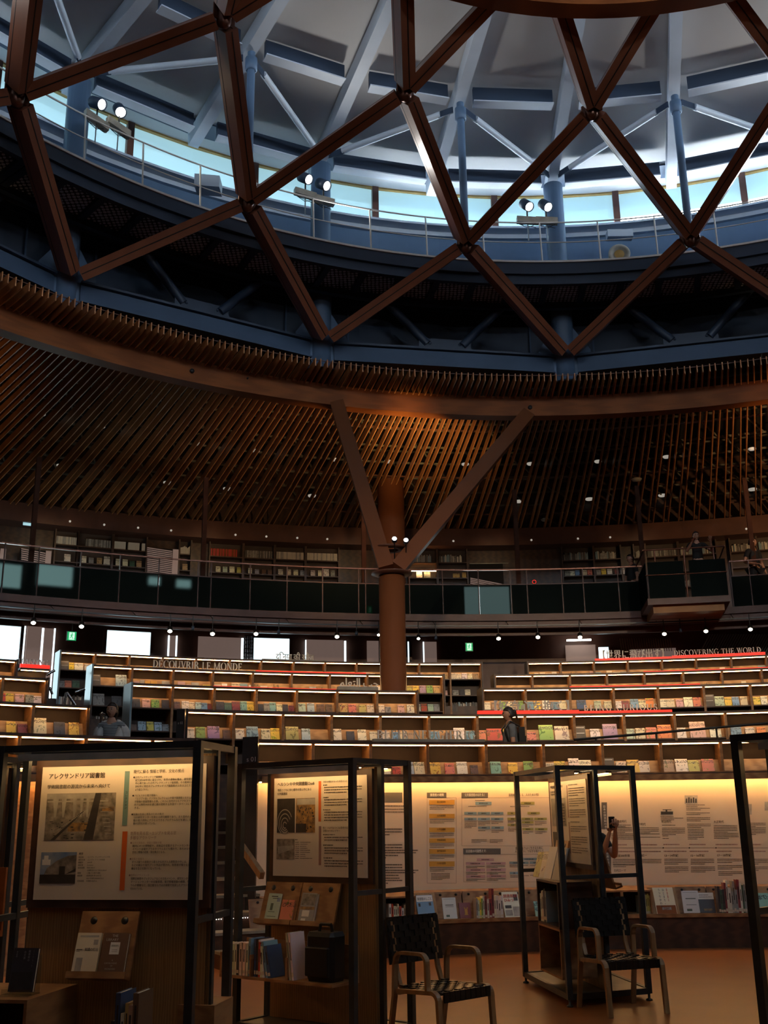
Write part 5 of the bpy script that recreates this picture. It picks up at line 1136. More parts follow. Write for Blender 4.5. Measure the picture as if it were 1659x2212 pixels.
ink.build('lettering', s1.po); tq.build('teal_bar', s1.po); oq.build('orange_bar', s1.po); br_.build('red_lettering', s1.po)
g = MB().use('photo_grey'); rect(g, 62, 250, 712, 678); g.use('photo_pale'); rect(g, 62, 252, 560, 300, .0008); rect(g, 70, 318, 640, 330, .0008)
for x, w in ((228, 26), (330, 20), (395, 18), (452, 16), (150, 30)): g.add([P(x - w, 262, .001), P(x + w, 262, .001), P(x + w * .3, 470, .001), P(x - w * .3, 470, .001)], [(0, 1, 2, 3)])
g.use('photo_dark'); g.add([P(430, 678, .001), P(520, 250, .001), P(575, 250, .001), P(520, 678, .001)], [(0, 1, 2, 3)]); g.add([P(120, 678, .0012), P(160, 678, .0012), P(420, 420, .0012), P(405, 420, .0012)], [(0, 1, 2, 3)])
for k in range(26): x, y = _r.uniform(80, 470), _r.uniform(480, 660); rect(g, x, y, x + _r.uniform(10, 34), y + _r.uniform(5, 14), .0011)
g.use('photo_pale')
for k in range(22): t_ = k / 22; rect(g, 150 + 300 * t_, 600 - 200 * t_, 162 + 300 * t_, 606 - 200 * t_, .0013)
for k in range(9): rect(g, 560 + k * 9, 350 + k * 34, 640 + k * 6, 356 + k * 34, .0013)
g.use('photo_warm'); rect(g, 280, 520, 480, 600, .0009); rect(g, 590, 380, 700, 420, .0009); g.build('photo_print', s1.po, 'greyish photo of a pillared reading room')
g = MB().use('skyblue'); rect(g, 48, 785, 380, 1065); g.use('photo_grey'); g.add([P(60, 1040, .0008), P(380, 1040, .0008), P(380, 812, .0008), P(300, 818, .0008), P(200, 860, .0008), P(110, 930, .0008)], [(0, 1, 2, 3, 4, 5)])
g.use('white'); rect(g, 78, 815, 118, 860, .001); rect(g, 62, 850, 140, 900, .001); g.use('photo_dark'); rect(g, 225, 912, 280, 990, .001); rect(g, 48, 985, 380, 1065, .0009)
g.add([P(280, 985, .001), P(380, 930, .001), P(380, 960, .001)], [(0, 1, 2)]); g.build('photo_print', s1.po, 'photo of a tilted round building under a blue sky')
# --- second stand
s2 = stand((-.27, 8.26), (-1.21, 8.93), (.16, 8.79), 'black steel display stand left of centre with the poster reading Oodi', bx=(.04, .96))
P, rect, text, marks = on_poster(s2, 1100, 1100)
ink = MB().use('ink'); oq = MB().use('orange'); mq = MB().use('mauve')
text(ink, 'ヘルシンキ中央図書館Oodi', 42, 88, 48, 495, .022); text(ink, '市民とともに歩む都市の真ん中にある', 42, 150, 34, 462, .012); text(ink, '公共図書館', 42, 192, 34, 168, .012)
rect(oq, 545, 50, 575, 500); rect(mq, 550, 550, 578, 975)
text(ink, '多彩な機能をもった市民のリビングルーム', 600, 70, 26, 985, .008); text(ink, '街とつながる/つくる/思考する', 598, 580, 28, 885, .008); text(ink, '空間の3つのレイヤー', 598, 612, 28, 795, .008)
for x0, x1, y, n in ((600, 680, 98, 1), (612, 1045, 124, 3), (600, 710, 236, 1), (612, 1045, 262, 3), (600, 740, 372, 1), (612, 1045, 400, 4), (600, 830, 645, 1), (616, 1050, 674, 2), (602, 790, 758, 1), (616, 1050, 788, 3), (604, 780, 896, 1), (618, 1052, 926, 3)):
    marks(ink, x0, x1, y, n, 29, 13)
marks(ink, 270, 300, 700, 1, 20, 14, 1)
for j in range(9): marks(ink, 270, 318, 728 + j * 22, 1, 20, 9, 1); marks(ink, 330, 330 + _r.uniform(60, 150), 728 + j * 22, 1, 20, 8, 1)
ink.build('lettering', s2.po); oq.build('orange_bar', s2.po); mq.build('mauve_bar', s2.po)
g = MB().use('photo_dark'); rect(g, 42, 235, 262, 620); g.use('photo_pale')
for k in range(4):
    R0 = 108 - k * 26; n = 22
    for i in range(n):
        a, b = 2 * pi * i / n * .78 + .4, 2 * pi * (i + 1) / n * .78 + .4; w = 9
        g.add([P(140 + cos(t) * rr * .85, 500 - sin(t) * rr * 1.35 + k * 12, .001) for t, rr in ((a, R0), (b, R0), (b, R0 - w), (a, R0 - w)) if True], [(0, 1, 2, 3)])
g.build('photo_print', s2.po, 'dark photo of a spiral stair')
g = MB().use('photo_warm'); rect(g, 275, 235, 505, 620); g.use('photo_pale'); rect(g, 285, 240, 505, 310, .0008); g.use('photo_dark')
for k in range(26): x, y = _r.uniform(280, 490), _r.uniform(330, 600); rect(g, x, y, x + _r.uniform(6, 18), y + _r.uniform(8, 26), .001)
rect(g, 275, 520, 400, 620, .0009); g.build('photo_print', s2.po, 'warm photo of a busy reading hall')
g = MB().use('photo_grey'); rect(g, 42, 690, 262, 915); g.use('photo_pale'); g.add([P(60, 860, .0008), P(250, 800, .0008), P(250, 760, .0008), P(60, 775, .0008)], [(0, 1, 2, 3)]); g.build('photo_print', s2.po, 'small aerial photo of a long building')
# --- third stand, seen from its end
s3 = stand((1.57, 10.0), (1.36, 11.40), (2.33, 10.28), 'black steel display stand right of centre, seen edge-on, with its poster turned to the left', bx=(.06, .95))
P, rect, text, marks = on_poster(s3, 1100, 1100)
ink = MB().use('ink'); g = MB().use('photo_pale'); mq = MB().use('mauve')
marks(ink, 40, 420, 70, 1, 40, 44, 1); marks(ink, 40, 380, 140, 2, 34, 26)
for y, n in ((60, 1), (110, 4), (250, 4), (400, 4), (560, 1), (620, 3), (760, 4), (900, 3)): marks(ink, 600, 1050, y, n, 31, 14)
rect(mq, 545, 60, 570, 500); rect(mq, 545, 560, 570, 980)
rect(g, 40, 230, 490, 620); g.use('photo_grey'); rect(g, 250, 300, 480, 610, .0008); g.use('photo_dark')
for k in range(7): rect(g, 280, 320 + k * 38, 450, 332 + k * 38, .001)
rect(g, 40, 700, 240, 920, .0005); ink.build('lettering', s3.po); g.build('photo_print', s3.po); mq.build('mauve_bar', s3.po)
# --- stand cut off by the right edge, and the one cut off by the left edge
s4 = stand((2.075, 6.36), (2.62, 5.75), (2.62, 6.80), 'black steel display stand cut off by the right edge, only its corner post showing', poster=False, bx=(.35, .95))
s0 = stand((-2.74, 7.35), (-3.9, 7.75), (-2.55, 7.95), 'display stand cut off by the left edge, pale poster edge and orange board showing', bx=(.02, .96))
P, rect, text, marks = on_poster(s0, 1100, 1100); ink = MB().use('ink')
for y, n in ((90, 1), (300, 4), (480, 4)): marks(ink, 600, 1060, y, n, 31, 16)
ink.build('lettering', s0.po)
# --- tilted book holders, boxes and shelves of the stands
def holder(s, uc, w, zb, h, v=None, side=-1, lean=.30, name='book_holder'):
    "tilted board hung on the stand board; returns a function giving places on it"
    v0 = s.vm + side * .02
    bot = lambda u: s.P(u, v0 + side * (lean * h + .03), zb); nrm = s.e2 * side
    ey = (s.up * 1.0 - s.e2 * side * lean).normalized(); n = s.e1.cross(ey).normalized()
    if n.dot(nrm) < 0: n = -n
    c = bot(uc) + ey * h / 2
    g = MB().use('walnut').box(c, s.e1 * w / 2, n * .009, ey * h / 2)
    g.box(bot(uc) + n * .035, s.e1 * w / 2, n * .035, ey * .008).box(bot(uc) + n * .068 + ey * .012, s.e1 * w / 2, n * .005, ey * .018)
    g.use('black')
    for f_ in (-.27, .27): g.lathe(c + s.e1 * w * f_ + ey * h * .36 + n * .0095, [(0, .001), (.022, .001), (.022, 0)], 14, n)
    o = g.build(name, s.o)
    return (lambda u: bot(u) + n * .012 + ey * .010), ey, n
def lay_book(s, B, u, w, h, c, t, label, kind='plain', items=(), grp='books on the display stands'):
    "book leaning face out on a holder"
    base, ey, n = B; p = base(u); ex = ey.cross(n) ; ex = -s.e1 if (-s.e1).dot(ex) > 0 else s.e1
    o = bpy.data.objects.new('book', BM[kind]); COL.objects.link(o)
    Mx = Matrix((ex, -n, ey)).transposed().to_4x4(); q = p + n * t
    o.matrix_world = Matrix.Translation(q) @ Mx @ Matrix.Diagonal((w, t, h, 1))
    o.color = (*CLR[c], 1); tag(o, label, 'book', grp)
    bpy.context.view_layer.update()
    for nm, m, L in items:
        g = MB().use(m)
        for it in L:
            if isinstance(it[0], str):
                t_, fx, fy, fs, fx1 = it[:5]; put_text(g, t_, q + ex * (fx - .5) * w + ey * fy * h + n * .0015, ex, ey, fs * h, 0, .015, maxw=(fx1 - fx) * w, vertical=len(it) > 5)
            else:
                fx, fy, gx, gy = it; g.add([q + ex * (a_ - .5) * w + ey * b_ * h + n * .001 for a_, b_ in ((fx, fy), (gx, fy), (gx, gy), (fx, gy))], [(0, 1, 2, 3)])
        c_ = bpy.data.objects.new(nm, g.mesh(nm)); COL.objects.link(c_); c_.parent = o; c_.matrix_parent_inverse = o.matrix_world.inverted()
    return o
B1 = holder(s1, .60, .36, .745, .37)
lay_book(s1, B1, .695, .15, .235, 'cream', .02, 'cream hardback with black Japanese title on the large stand holder', items=[('lettering', 'ink', [('知識の灯台', .40, .58, .085, .96), (.06, .60, .3, .615), (.06, .565, .2, .575)]), ('print', 'photo_pale', [(.12, .04, .38, .42), (.12, .90, .9, .94), (.72, .72, .9, .84)])])
lay_book(s1, B1, .525, .155, .235, 'brown', .025, 'dark brown hardback lettered THE LIBRARY with white label on the large stand holder', items=[('lettering', 'letter_grey', [('THE', .34, .90, .085, .7), ('LIBRARY', .12, .81, .085, .9), ('A', .47, .35, .05, .56), ('CATALOGUE', .2, .28, .055, .86), ('OF', .44, .22, .05, .58), ('WONDERS', .24, .15, .055, .80)]), ('label_plate', 'white', [(.32, .50, .70, .78)]), ('label_lettering', 'ink', [('図書館巡礼', .36, .68, .05, .66), (.4, .6, .62, .61), (.4, .56, .62, .57)])])
# left box of the large stand with a dark book on an acrylic stand
def cabinet(s, u0, u1, v0, v1, z0, z1, name='box_shelf', m='walnut', open_v=-1, t=.018):
    g = MB().use(m)
    uc, vc, zc = (u0 + u1) / 2, (v0 + v1) / 2, (z0 + z1) / 2; hu, hv, hz = (u1 - u0) / 2, (v1 - v0) / 2, (z1 - z0) / 2
    for z in (z0 + t / 2, z1 - t / 2): g.box(s.P(uc, vc, z), s.e1 * hu, s.e2 * hv, s.up * t / 2)
    for u in (u0 + t / 2, u1 - t / 2): g.box(s.P(u, vc, zc), s.e1 * t / 2, s.e2 * hv, s.up * hz)
    g.use('back').box(s.P(uc, (v1 - t / 2) if open_v < 0 else (v0 + t / 2), zc), s.e1 * (hu - t), s.e2 * t / 2, s.up * (hz - t))
    return g.build(name, s.o)
cabinet(s1, .80, 1.30, -.30, .27, .10, .70)
o = thing('acrylic_book_stand', 'clear acrylic stand holding a dark book on the box shelf at lower left', 'book stand', s1.P(.93, -.12, .70))
MB().use('clear').box(s1.P(.93, -.16, .705), s1.e1 * .09, s1.e2 * .07, s1.up * .002).box(s1.P(.93, -.10, .80), s1.e1 * .09, s1.e2 * .002, s1.up * .10).box(s1.P(.93, -.19, .72), s1.e1 * .09, s1.e2 * .002, s1.up * .014).build('acrylic', o)
Bx = ((lambda u: s1.P(u, -.13, .712)), (s1.up + s1.e2 * .18).normalized(), (-s1.e2 + s1.up * .18).normalized())
lay_book(s1, Bx, .93, .15, .225, 'dark', .02, 'black book with vertical grey title standing on the box at lower left', items=[('lettering', 'letter_grey', [('ランサローテ', .80, .90, .062, .95, 1), ('図書館の', .60, .90, .062, .95, 1), ('古文書', .42, .88, .062, .95, 1), ('ある物語', .12, .9, .035, .9, 1)]), ('print', 'photo_dark', [(.05, .02, .9, .45)])])
def spines_on(s, u0, du, n, v, z, hs, cols, label, grp, depth=.16, leanf=None):
    u = u0
    for i in range(n):
        t = rnd.uniform(.018, .034); h = hs[i] if i < len(hs) else rnd.uniform(.2, .26); c = cols[i % len(cols)]
        o = bpy.data.objects.new('book', BM['spine']); COL.objects.link(o)
        ln = leanf(i) if leanf else 0; ex = (-s.e1 * cos(ln) - s.up * sin(ln)); ez = (s.up * cos(ln) - s.e1 * sin(ln)); 
        o.matrix_world = Matrix.Translation(s.P(u, v, z)) @ Matrix((ex, s.e2, ez)).transposed().to_4x4() @ Matrix.Diagonal((t, depth, h, 1))
        o.color = (*[min(1, x * rnd.uniform(.85, 1.1)) for x in CLR[c]], 1)
        tag(o, '%s spine-out book, %s from left %s' % (KIND.get(c, c), ordn(i + 1), label), 'book', grp); u -= t + .0015 + abs(sin(ln)) * .02 + (leanf(n + i) if leanf and False else 0)
spines_on(s1, 1.24, 0, 8, -.22, .12, [.17, .18, .24, .25, .25, .26, .30, .30], ['grey', 'pale green', 'dark', 'white', 'cream', 'olive', 'dark green', 'dark'], 'in the box at lower left', 'spines in the box at lower left')
# lower right books of the large stand
cabinet(s1, .08, .42, -.16, .27, .10, .40)
spines_on(s1, .40, 0, 7, -.15, .42, [.13, .16, .30, .20, .25, .24, .30], ['white', 'dark', 'dark blue', 'cream', 'gold', 'tan', 'brown'], 'on the low shelf of the large stand', 'spines on the low shelf of the large stand', .20)
g = MB().use('walnut').box(s1.P(.06, .42, .30), s1.e1 * .11, s1.e2 * .16, s1.up * .30); tag(g.build('wood_box'), 'plain brown wooden box on the floor behind the corner post of the large stand', 'box')
# second stand: two holders, a shelf with spines, a bag
B2 = holder(s2, .93, .38, .80, .33); B3 = holder(s2, .54, .38, .80, .33)
lay_book(s2, B2, .985, .135, .225, 'pale green', .012, 'pale green paperback with drawing on the left holder of the second stand', items=[('print', 'ink_green', [(.3, .42, .5, .66), (.2, .36, .7, .38), (.15, .2, .85, .22)]), ('patch', 'skyblue', [(.72, .72, .98, .86)]), ('lettering', 'ink', [(.25, .88, .75, .91), (.35, .82, .8, .84)])])
lay_book(s2, B2, .83, .13, .18, 'coral', .012, 'reddish paperback with photo strip on the left holder of the second stand', 'face')
lay_book(s2, B3, .61, .15, .235, 'grey', .03, 'thick grey hardback with white label on the right holder of the second stand', items=[('label_plate', 'white', [(.2, .24, .68, .44), (.2, .08, .5, .18)]), ('print', 'photo_warm', [(.02, .46, .98, .56), (.02, .01, .98, .07)]), ('print', 'photo_grey', [(.04, .60, .96, .96)])])
sh = MB().use('walnut').box(s2.P(.62, -.02, .45), s2.e1 * .56, s2.e2 * .14, s2.up * .010).box(s2.P(1.17, -.02, .53), s2.e1 * .008, s2.e2 * .14, s2.up * .09)
for u in (.86, .50): sh.box(s2.P(u, -.03, .53), s2.e1 * .008, s2.e2 * .13, s2.up * .085)
sh.box(s2.P(.62, .13, .57), s2.e1 * .56, s2.e2 * .008, s2.up * .13); sh.build('book_shelf', s2.o)
spines_on(s2, 1.15, 0, 10, -.14, .46, [.225, .225, .225, .22, .225, .22, .235, .235, .23, .27], ['cream', 'cream', 'white', 'cream', 'cream', 'dark', 'cream', 'white', 'cream', 'blue'], 'in the left bay of the second stand shelf', 'spines on the second stand', .15)
spines_on(s2, .83, 0, 7, -.14, .46, [.27, .27, .25, .22, .27, .26, .23], ['dark blue', 'dark', 'red', 'cream', 'white', 'blue', 'dark blue'], 'in the middle bay of the second stand shelf', 'spines on the second stand', .16, lambda i: 0 if i < 4 else -.22)
spines_on(s2, .475, 0, 2, -.14, .46, [.33, .33], ['cream', 'white'], 'leaning on the black bag on the second stand', 'spines on the second stand', .16, lambda i: -.14)
g = MB().use('black'); g.bbox(-.13, .13, -.09, .09, 0, .34, .03).bbox(-.11, .11, -.12, -.09, .04, .24, .02).path([(-.06, 0, .34), (-.05, 0, .39), (.05, 0, .39), (.06, 0, .34)], .012, 6)
bag = g.build('backpack'); bag.location = s2.P(.24, -.02, .46); bag.rotation_euler = (0, 0, -.6); tag(bag, 'black backpack standing on the second display stand right of the books', 'bag')
# third stand: box with books, rack above
cabinet(s3, .12, .80, -.02, .34, .62, 1.02, m='walnut_dark'); cabinet(s3, .12, .80, -.02, .34, .20, .62, 'lower_box', 'walnut')
spines_on(s3, .74, 0, 7, 0.0, .64, [.25, .27, .28, .27, .29, .30, .28], ['white', 'cream', 'white', 'grey', 'dark', 'dark', 'grey'], 'in the dark box of the edge-on stand', 'spines in the edge-on stand', .2)
B5 = ((lambda u: s3.P(u, .02, 1.03)), (s3.up + s3.e2 * .3).normalized(), (-s3.e2 + s3.up * .3).normalized())
for k, (u, c, w, h, l) in enumerate(((.86, 'olive', .17, .24, 'olive book leaning at the far end of the edge-on stand'), (.67, 'cream', .16, .25, 'cream book leaning second from the far end of the edge-on stand'), (.50, 'white', .18, .30, 'white and red magazine leaning on the edge-on stand'), (.22, 'grey', .21, .30, 'large grey book with round emblem leaning at the near end of the edge-on stand'))):
    lay_book(s3, B5, u, w, h, c, .02, l, 'plain' if k > 1 else 'face', items=([('red_stripe', 'red_box', [(.02, .02, .14, .98)])] if k == 2 else [('emblem', 'photo_dark', [(.4, .55, .6, .65)]), ('label_plate', 'white', [(.1, .1, .25, .18)])] if k == 3 else ()))
holder(s3, .35, .5, .95, .42, side=1); holder(s3, .93, .4, 1.03, .35)
lay_book(s0, ((lambda u: s0.P(u, .12, .93)), (s0.up + s0.e2 * .2).normalized(), (-s0.e2 + s0.up * .2).normalized()), .22, .22, .30, 'grey', .015, 'grey book with white vertical characters at the far left edge', items=[('lettering', 'white', [('図書館建築集', .82, .88, .12, 1, 1)]), ('red_line', 'red_box', [(.1, .6, .6, .62)])])
MB().use('redwood').box(s0.P(.12, .10, .90), s0.e1 * .20, s0.e2 * .1, s0.up * .02).box(s0.P(.12, .2, 1.1), s0.e1 * .2, s0.e2 * .01, s0.up * .22).build('book_holder', s0.o)

# ------------------------------------------------------------------ bentwood armchairs with black webbing
def chair(loc, yaw, label):
    o = thing('armchair', label, 'chair', loc, 'bentwood armchairs with black webbing')
    R_ = Matrix.Rotation(yaw, 3, 'Z'); L = Vector(loc)
    W = lambda x, y, z: L + R_ @ Vector((x, y, z))
    ups = R_ @ Vector((1, 0, 0))
    def band(pts, w, t, m='birch', name='leg'):
        g = MB().use(m); Q = [W(*p) for p in pts]
        n = len(Q); vs = []
        for i, q in enumerate(Q):
            d = (Q[min(i + 1, n - 1)] - Q[max(i - 1, 0)]).normalized(); nn = d.cross(ups).normalized()
            vs += [q - ups * w / 2 - nn * t / 2, q + ups * w / 2 - nn * t / 2, q + ups * w / 2 + nn * t / 2, q - ups * w / 2 + nn * t / 2]
        fs = [(0, 1, 2, 3), tuple(4 * (n - 1) + k for k in (3, 2, 1, 0))]
        for i in range(n - 1):
            for k in range(4): fs.append((4 * i + k, 4 * i + (k + 1) % 4, 4 * i + 4 + (k + 1) % 4, 4 * i + 4 + k))
        g.add(vs, fs); return g.build(name, o)
    def bend(c, r, a0, a1, n=6): return [(c[0], c[1] + r * cos(a0 + (a1 - a0) * i / n), c[2] + r * sin(a0 + (a1 - a0) * i / n)) for i in range(n + 1)]
    for s in (-1, 1):
        x = s * .265
        band([(x, -.285, 0), (x, -.265, .34)] + bend((x, -.205, .36), .06, pi, pi / 2) + [(x, .16, .40)], .042, .028)                     # front leg turning into the seat rail
        band([(x, .27, 0), (x, .20, .36), (x, .19, .58)] + bend((x, .12, .60), .06, 0, pi / 2) + [(x, -.08, .665)] + bend((x, -.09, .605), .06, pi / 2, pi) + [(x, -.155, .43)], .042, .022, name='armrest')
        band([(s * .21, .14, .40), (s * .21, .20, .43), (s * .21, .235, .52), (s * .21, .29, .86)], .035, .024, name='back_upright')
    band([(0, .165, .385), (0, .195, .385)], .50, .03, name='rear_rail'); 
    seat = MB().use('web'); n = 9
    for i in range(n):
        x0 = -.235 + i * .47 / n
        for j in range(10):
            y0 = -.27 + j * .45 / 10; z = .425 + (.006 if (i + j) % 2 else -.004) - .012 * sin(pi * (j + .5) / 10)
            c = W(x0 + .47 / n / 2, y0 + .0225, z); seat.box(c, (R_ @ Vector((.0245 if (i + j) % 2 else .026, 0, 0))), R_ @ Vector((0, .0215, 0)), Vector((0, 0, .005)))
    for i in range(n): x0 = -.235 + (i + .5) * .47 / n; seat.box(W(x0, -.285, .395), R_ @ Vector((.022, 0, 0)), R_ @ Vector((0, .008, 0)), Vector((0, 0, .035)))
    seat.box(W(0, -.05, .412), R_ @ Vector((.24, 0, 0)), R_ @ Vector((0, .22, 0)), Vector((0, 0, .004)))
    seat.build('seat', o)
    bk = MB().use('web'); ez = (R_ @ Vector((0, .16, .98))).normalized(); ey = R_ @ Vector((0, -1, .16)); ey.normalize()
    for i in range(10):
        for j in range(7):
            c = W(-.26 + (i + .5) * .052, .235, .52) + ez * (.07 + j * .045) + ey * (.012 if (i + j) % 2 else .004); bk.box(c, R_ @ Vector((.0245, 0, 0)), ey * .006, ez * .021)
    bk.box(W(0, .235, .52) + ez * .205, R_ @ Vector((.268, 0, 0)), ey * .009, ez * .158)
    for i in range(10): bk.box(W(-.26 + (i + .5) * .052, .235, .52) + ez * .368 + ey * .004, R_ @ Vector((.018, 0, 0)), ey * .014, ez * .008)
    bk.build('backrest', o)
    return o
chair((.36, 8.34, 0), .72, 'bentwood armchair with black woven seat in front of the second stand, facing right')
chair((1.98, 9.80, 0), .30, 'bentwood armchair with black woven seat beside the edge-on stand, facing forward')
# ================================================================== BALCONY
rail = thing('balcony_balustrade', 'frosted glass balustrade with bronze handrail along the curved balcony', 'railing', cyl(T, BAL_R, .1, BAL_Z))
ba = lambda px: bearing(px, 1290, BAL_R + .1)
GX = [-170, -84, 2, 78, 170, 256, 341, 427, 455, 540, 620, 697, 775, 790, 885, 957, 1035, 1105, 1140, 1216, 1262, 1338, 1392]
GX2 = [1583, 1625, 1700, 1790]
GZ0, GZ1 = BAL_Z + .02, 7.28
for L in (GX, GX2):
    for x0, x1 in zip(L, L[1:]):
        a0, a1 = ba(x0 + 1.2), ba(x1 - 1.2); MB().use('glass').arc(T, BAL_R + .10, BAL_R + .112, GZ0, GZ1, a0, a1, 1).build('glass_panel', rail)
        a = ba(x0); MB().use('brown_steel').box(cyl(T, BAL_R + .14, a, 7.1), (cos(a) * .012, -sin(a) * .012, 0), (sin(a) * .03, cos(a) * .03, 0), (0, 0, .58)).build('baluster', rail)
    q0, q1 = ba(L[0]), ba(L[-1])
    MB().use('node').arc(T, BAL_R + .10, BAL_R + .14, 7.665, 7.695, q0, q1, 60).build('handrail', rail)
    MB().use('brown_steel').arc(T, BAL_R + .095, BAL_R + .12, GZ1, GZ1 + .025, q0, q1, 60).build('glass_cap', rail)
for x, zt in ((65, 9.9), (440, 9.9), (790, 9.9), (1125, 9.9), (1398, 9.9), (1640, 9.9)):
    a = ba(x); g = MB().use('post_brown'); c = cyl(T, BAL_R + .32, a, (6.2 + zt) / 2); ex = Vector((cos(a), -sin(a), 0)); er = Vector((sin(a), cos(a), 0))
    g.box(c + er * .05, ex * .012, er * .05, (0, 0, (zt - 6.2) / 2)).box(c, ex * .055, er * .008, (0, 0, (zt - 6.2) / 2)).box(c + er * .1, ex * .055, er * .008, (0, 0, (zt - 6.2) / 2))
    tag(g.build('balcony_post'), 'slim brown steel post of the balcony, %s' % {65: 'at the far left', 440: 'third of the width from the left', 790: 'just left of the forked column', 1125: 'right of the forked column', 1398: 'at the left corner of the lookout box', 1640: 'at the far right'}[x], 'post')
# lookout box projecting over the hall
lk = thing('lookout_balcony', 'projecting lookout balcony with glass front and orange underside', 'balcony', cyl(T, 21.7, ba(1488), BAL_Z))
RL = 21.55; la0, la1 = bearing(1400, 1310, RL), bearing(1578, 1302, RL)
MB().use('brown_steel').arc(T, RL, BAL_R + .1, 6.36, BAL_Z, la0, la1, 5).build('slab', lk)
MB().use('orange_under').arc(T, RL + .12, BAL_R + .05, 6.18, 6.36, la0 + .006, la1 - .006, 5).build('underside', lk, 'orange boarded underside')
for i, m_ in enumerate((la0, (la0 + la1) / 2 + .001)):
    e_ = (la0 + la1) / 2 - .001 if i == 0 else la1
    MB().use('glass').arc(T, RL + .03, RL + .042, BAL_Z, 7.40, m_ + .003, e_ - .001, 1).build('glass_panel', lk)
for a in (la0 + .001, la1 - .001): MB().use('glass').arc(T, RL + .06, BAL_R + .08, BAL_Z, 7.40, a - .0003, a + .0003, 1).build('glass_panel', lk)
for a in (la0 + .012, (la0 + la1) / 2, la1 - .012): MB().use('node').tube(cyl(T, RL + .05, a, BAL_Z), cyl(T, RL + .05, a, 7.68), .02, 8).build('baluster', lk)
P = [cyl(T, BAL_R + .1, la0, 7.70), cyl(T, RL + .03, la0, 7.70), cyl(T, RL + .03, (la0 + la1) / 2, 7.70), cyl(T, RL + .03, la1, 7.70), cyl(T, BAL_R + .1, la1, 7.70)]
MB().use('node').path(P, .02, 8).build('handrail', lk)
MB().use('node').path([p - Vector((0, 0, .62)) for p in P[1:4]], .014, 8).build('mid_rail', lk)
# bookcases on the balcony's back wall
BW = 29.3
bz = lambda px, py: on_ring(px, py, T, BW)[0].z
BB = [(115, 165, 't'), (165, 240, 'd'), (242, 315, 'b'), (386, 412, 's'), (452, 524, 'R'), (526, 592, 'd'), (594, 659, 't'), (661, 732, 't'), (884, 944, 'm'), (946, 1010, 'm'), (1216, 1284, 'm'), (1285, 1344, 'm'), (1372, 1396, 'm'), (1398, 1468, 'd'), (1470, 1552, 'm'), (1582, 1640, 'm'), (1641, 1700, 'm')]
PAL = {'t': ['pages', 'pages', 'photo_pale'], 'd': ['photo_grey', 'card', 'photo_pale'], 'b': ['pages'], 's': ['pages'], 'R': ['red_box', 'red_box', 'redwood'], 'm': ['pages', 'photo_grey', 'card', 'photo_pale', 'blue_box']}
bsp = MB()
for n, (x0, x1, k) in enumerate(BB):
    a0, a1 = bearing(x0, 1230, BW), bearing(x1, 1230, BW); am = (a0 + a1) / 2; xm = (x0 + x1) / 2
    p, _ = on_ring(xm, 1230, T, BW); dd = sqrt(p.x ** 2 + p.y ** 2); m = dd / FPX
    # heights of the shelf boards follow the same levels all along
    top, s1_, s2_, s3_ = 9.86, 9.36, 8.86, 8.36
    t = thing('balcony_bookcase', 'dark bookcase on the balcony back wall, %s from the left' % ordn(n + 1), 'bookcase', cyl(T, BW, am, BAL_Z))
    g = MB().use('walnut_dark')
    for aa in (a0, a1): g.arc(T, BW, BW + .28, BAL_Z, top, aa - .0007, aa + .0007, 1)
    for z in (top - .03, s1_ - .03, s2_ - .03, s3_ - .03, 7.86, 7.3): g.arc(T, BW, BW + .28, z, z + .03, a0, a1, 1)
    g.build('carcass', t); MB().use('back').arc(T, BW + .27, BW + .29, BAL_Z, top, a0, a1, 1).build('back_panel', t)
    # spine row on the upper board
    x = x0 + 3 if k != 'd' or n != 1 else x0 + 18
    xe = x1 - (3 if k not in 'mR' else 12)
    while x < xe:
        w = rnd.uniform(1.6, 3.2) if k != 'b' else 30; aa0, aa1 = bearing(x, 1220, BW), bearing(min(xe, x + w * .82), 1220, BW); h = .24 if k in 'tbdR' else rnd.uniform(.19, .27)
        bsp.use(rnd.choice(PAL[k])).arc(T, BW + .04, BW + .2, s1_, s1_ + h, aa0, aa1, 1); x += w
    x = x0 + 3
    while x < x1 - 3 and n % 3 != 1:
        w = rnd.uniform(1.8, 3.2); aa0, aa1 = bearing(x, 1260, BW), bearing(x + w * .8, 1260, BW); bsp.use(rnd.choice(PAL['m'])).arc(T, BW + .04, BW + .2, s3_, s3_ + rnd.uniform(.16, .22), aa0, aa1, 1); x += w
bsp.mats and tag(bsp.build('balcony_spines'), 'rows of small book spines on the upper balcony bookcases', 'books', kind='stuff')
cnt = 0
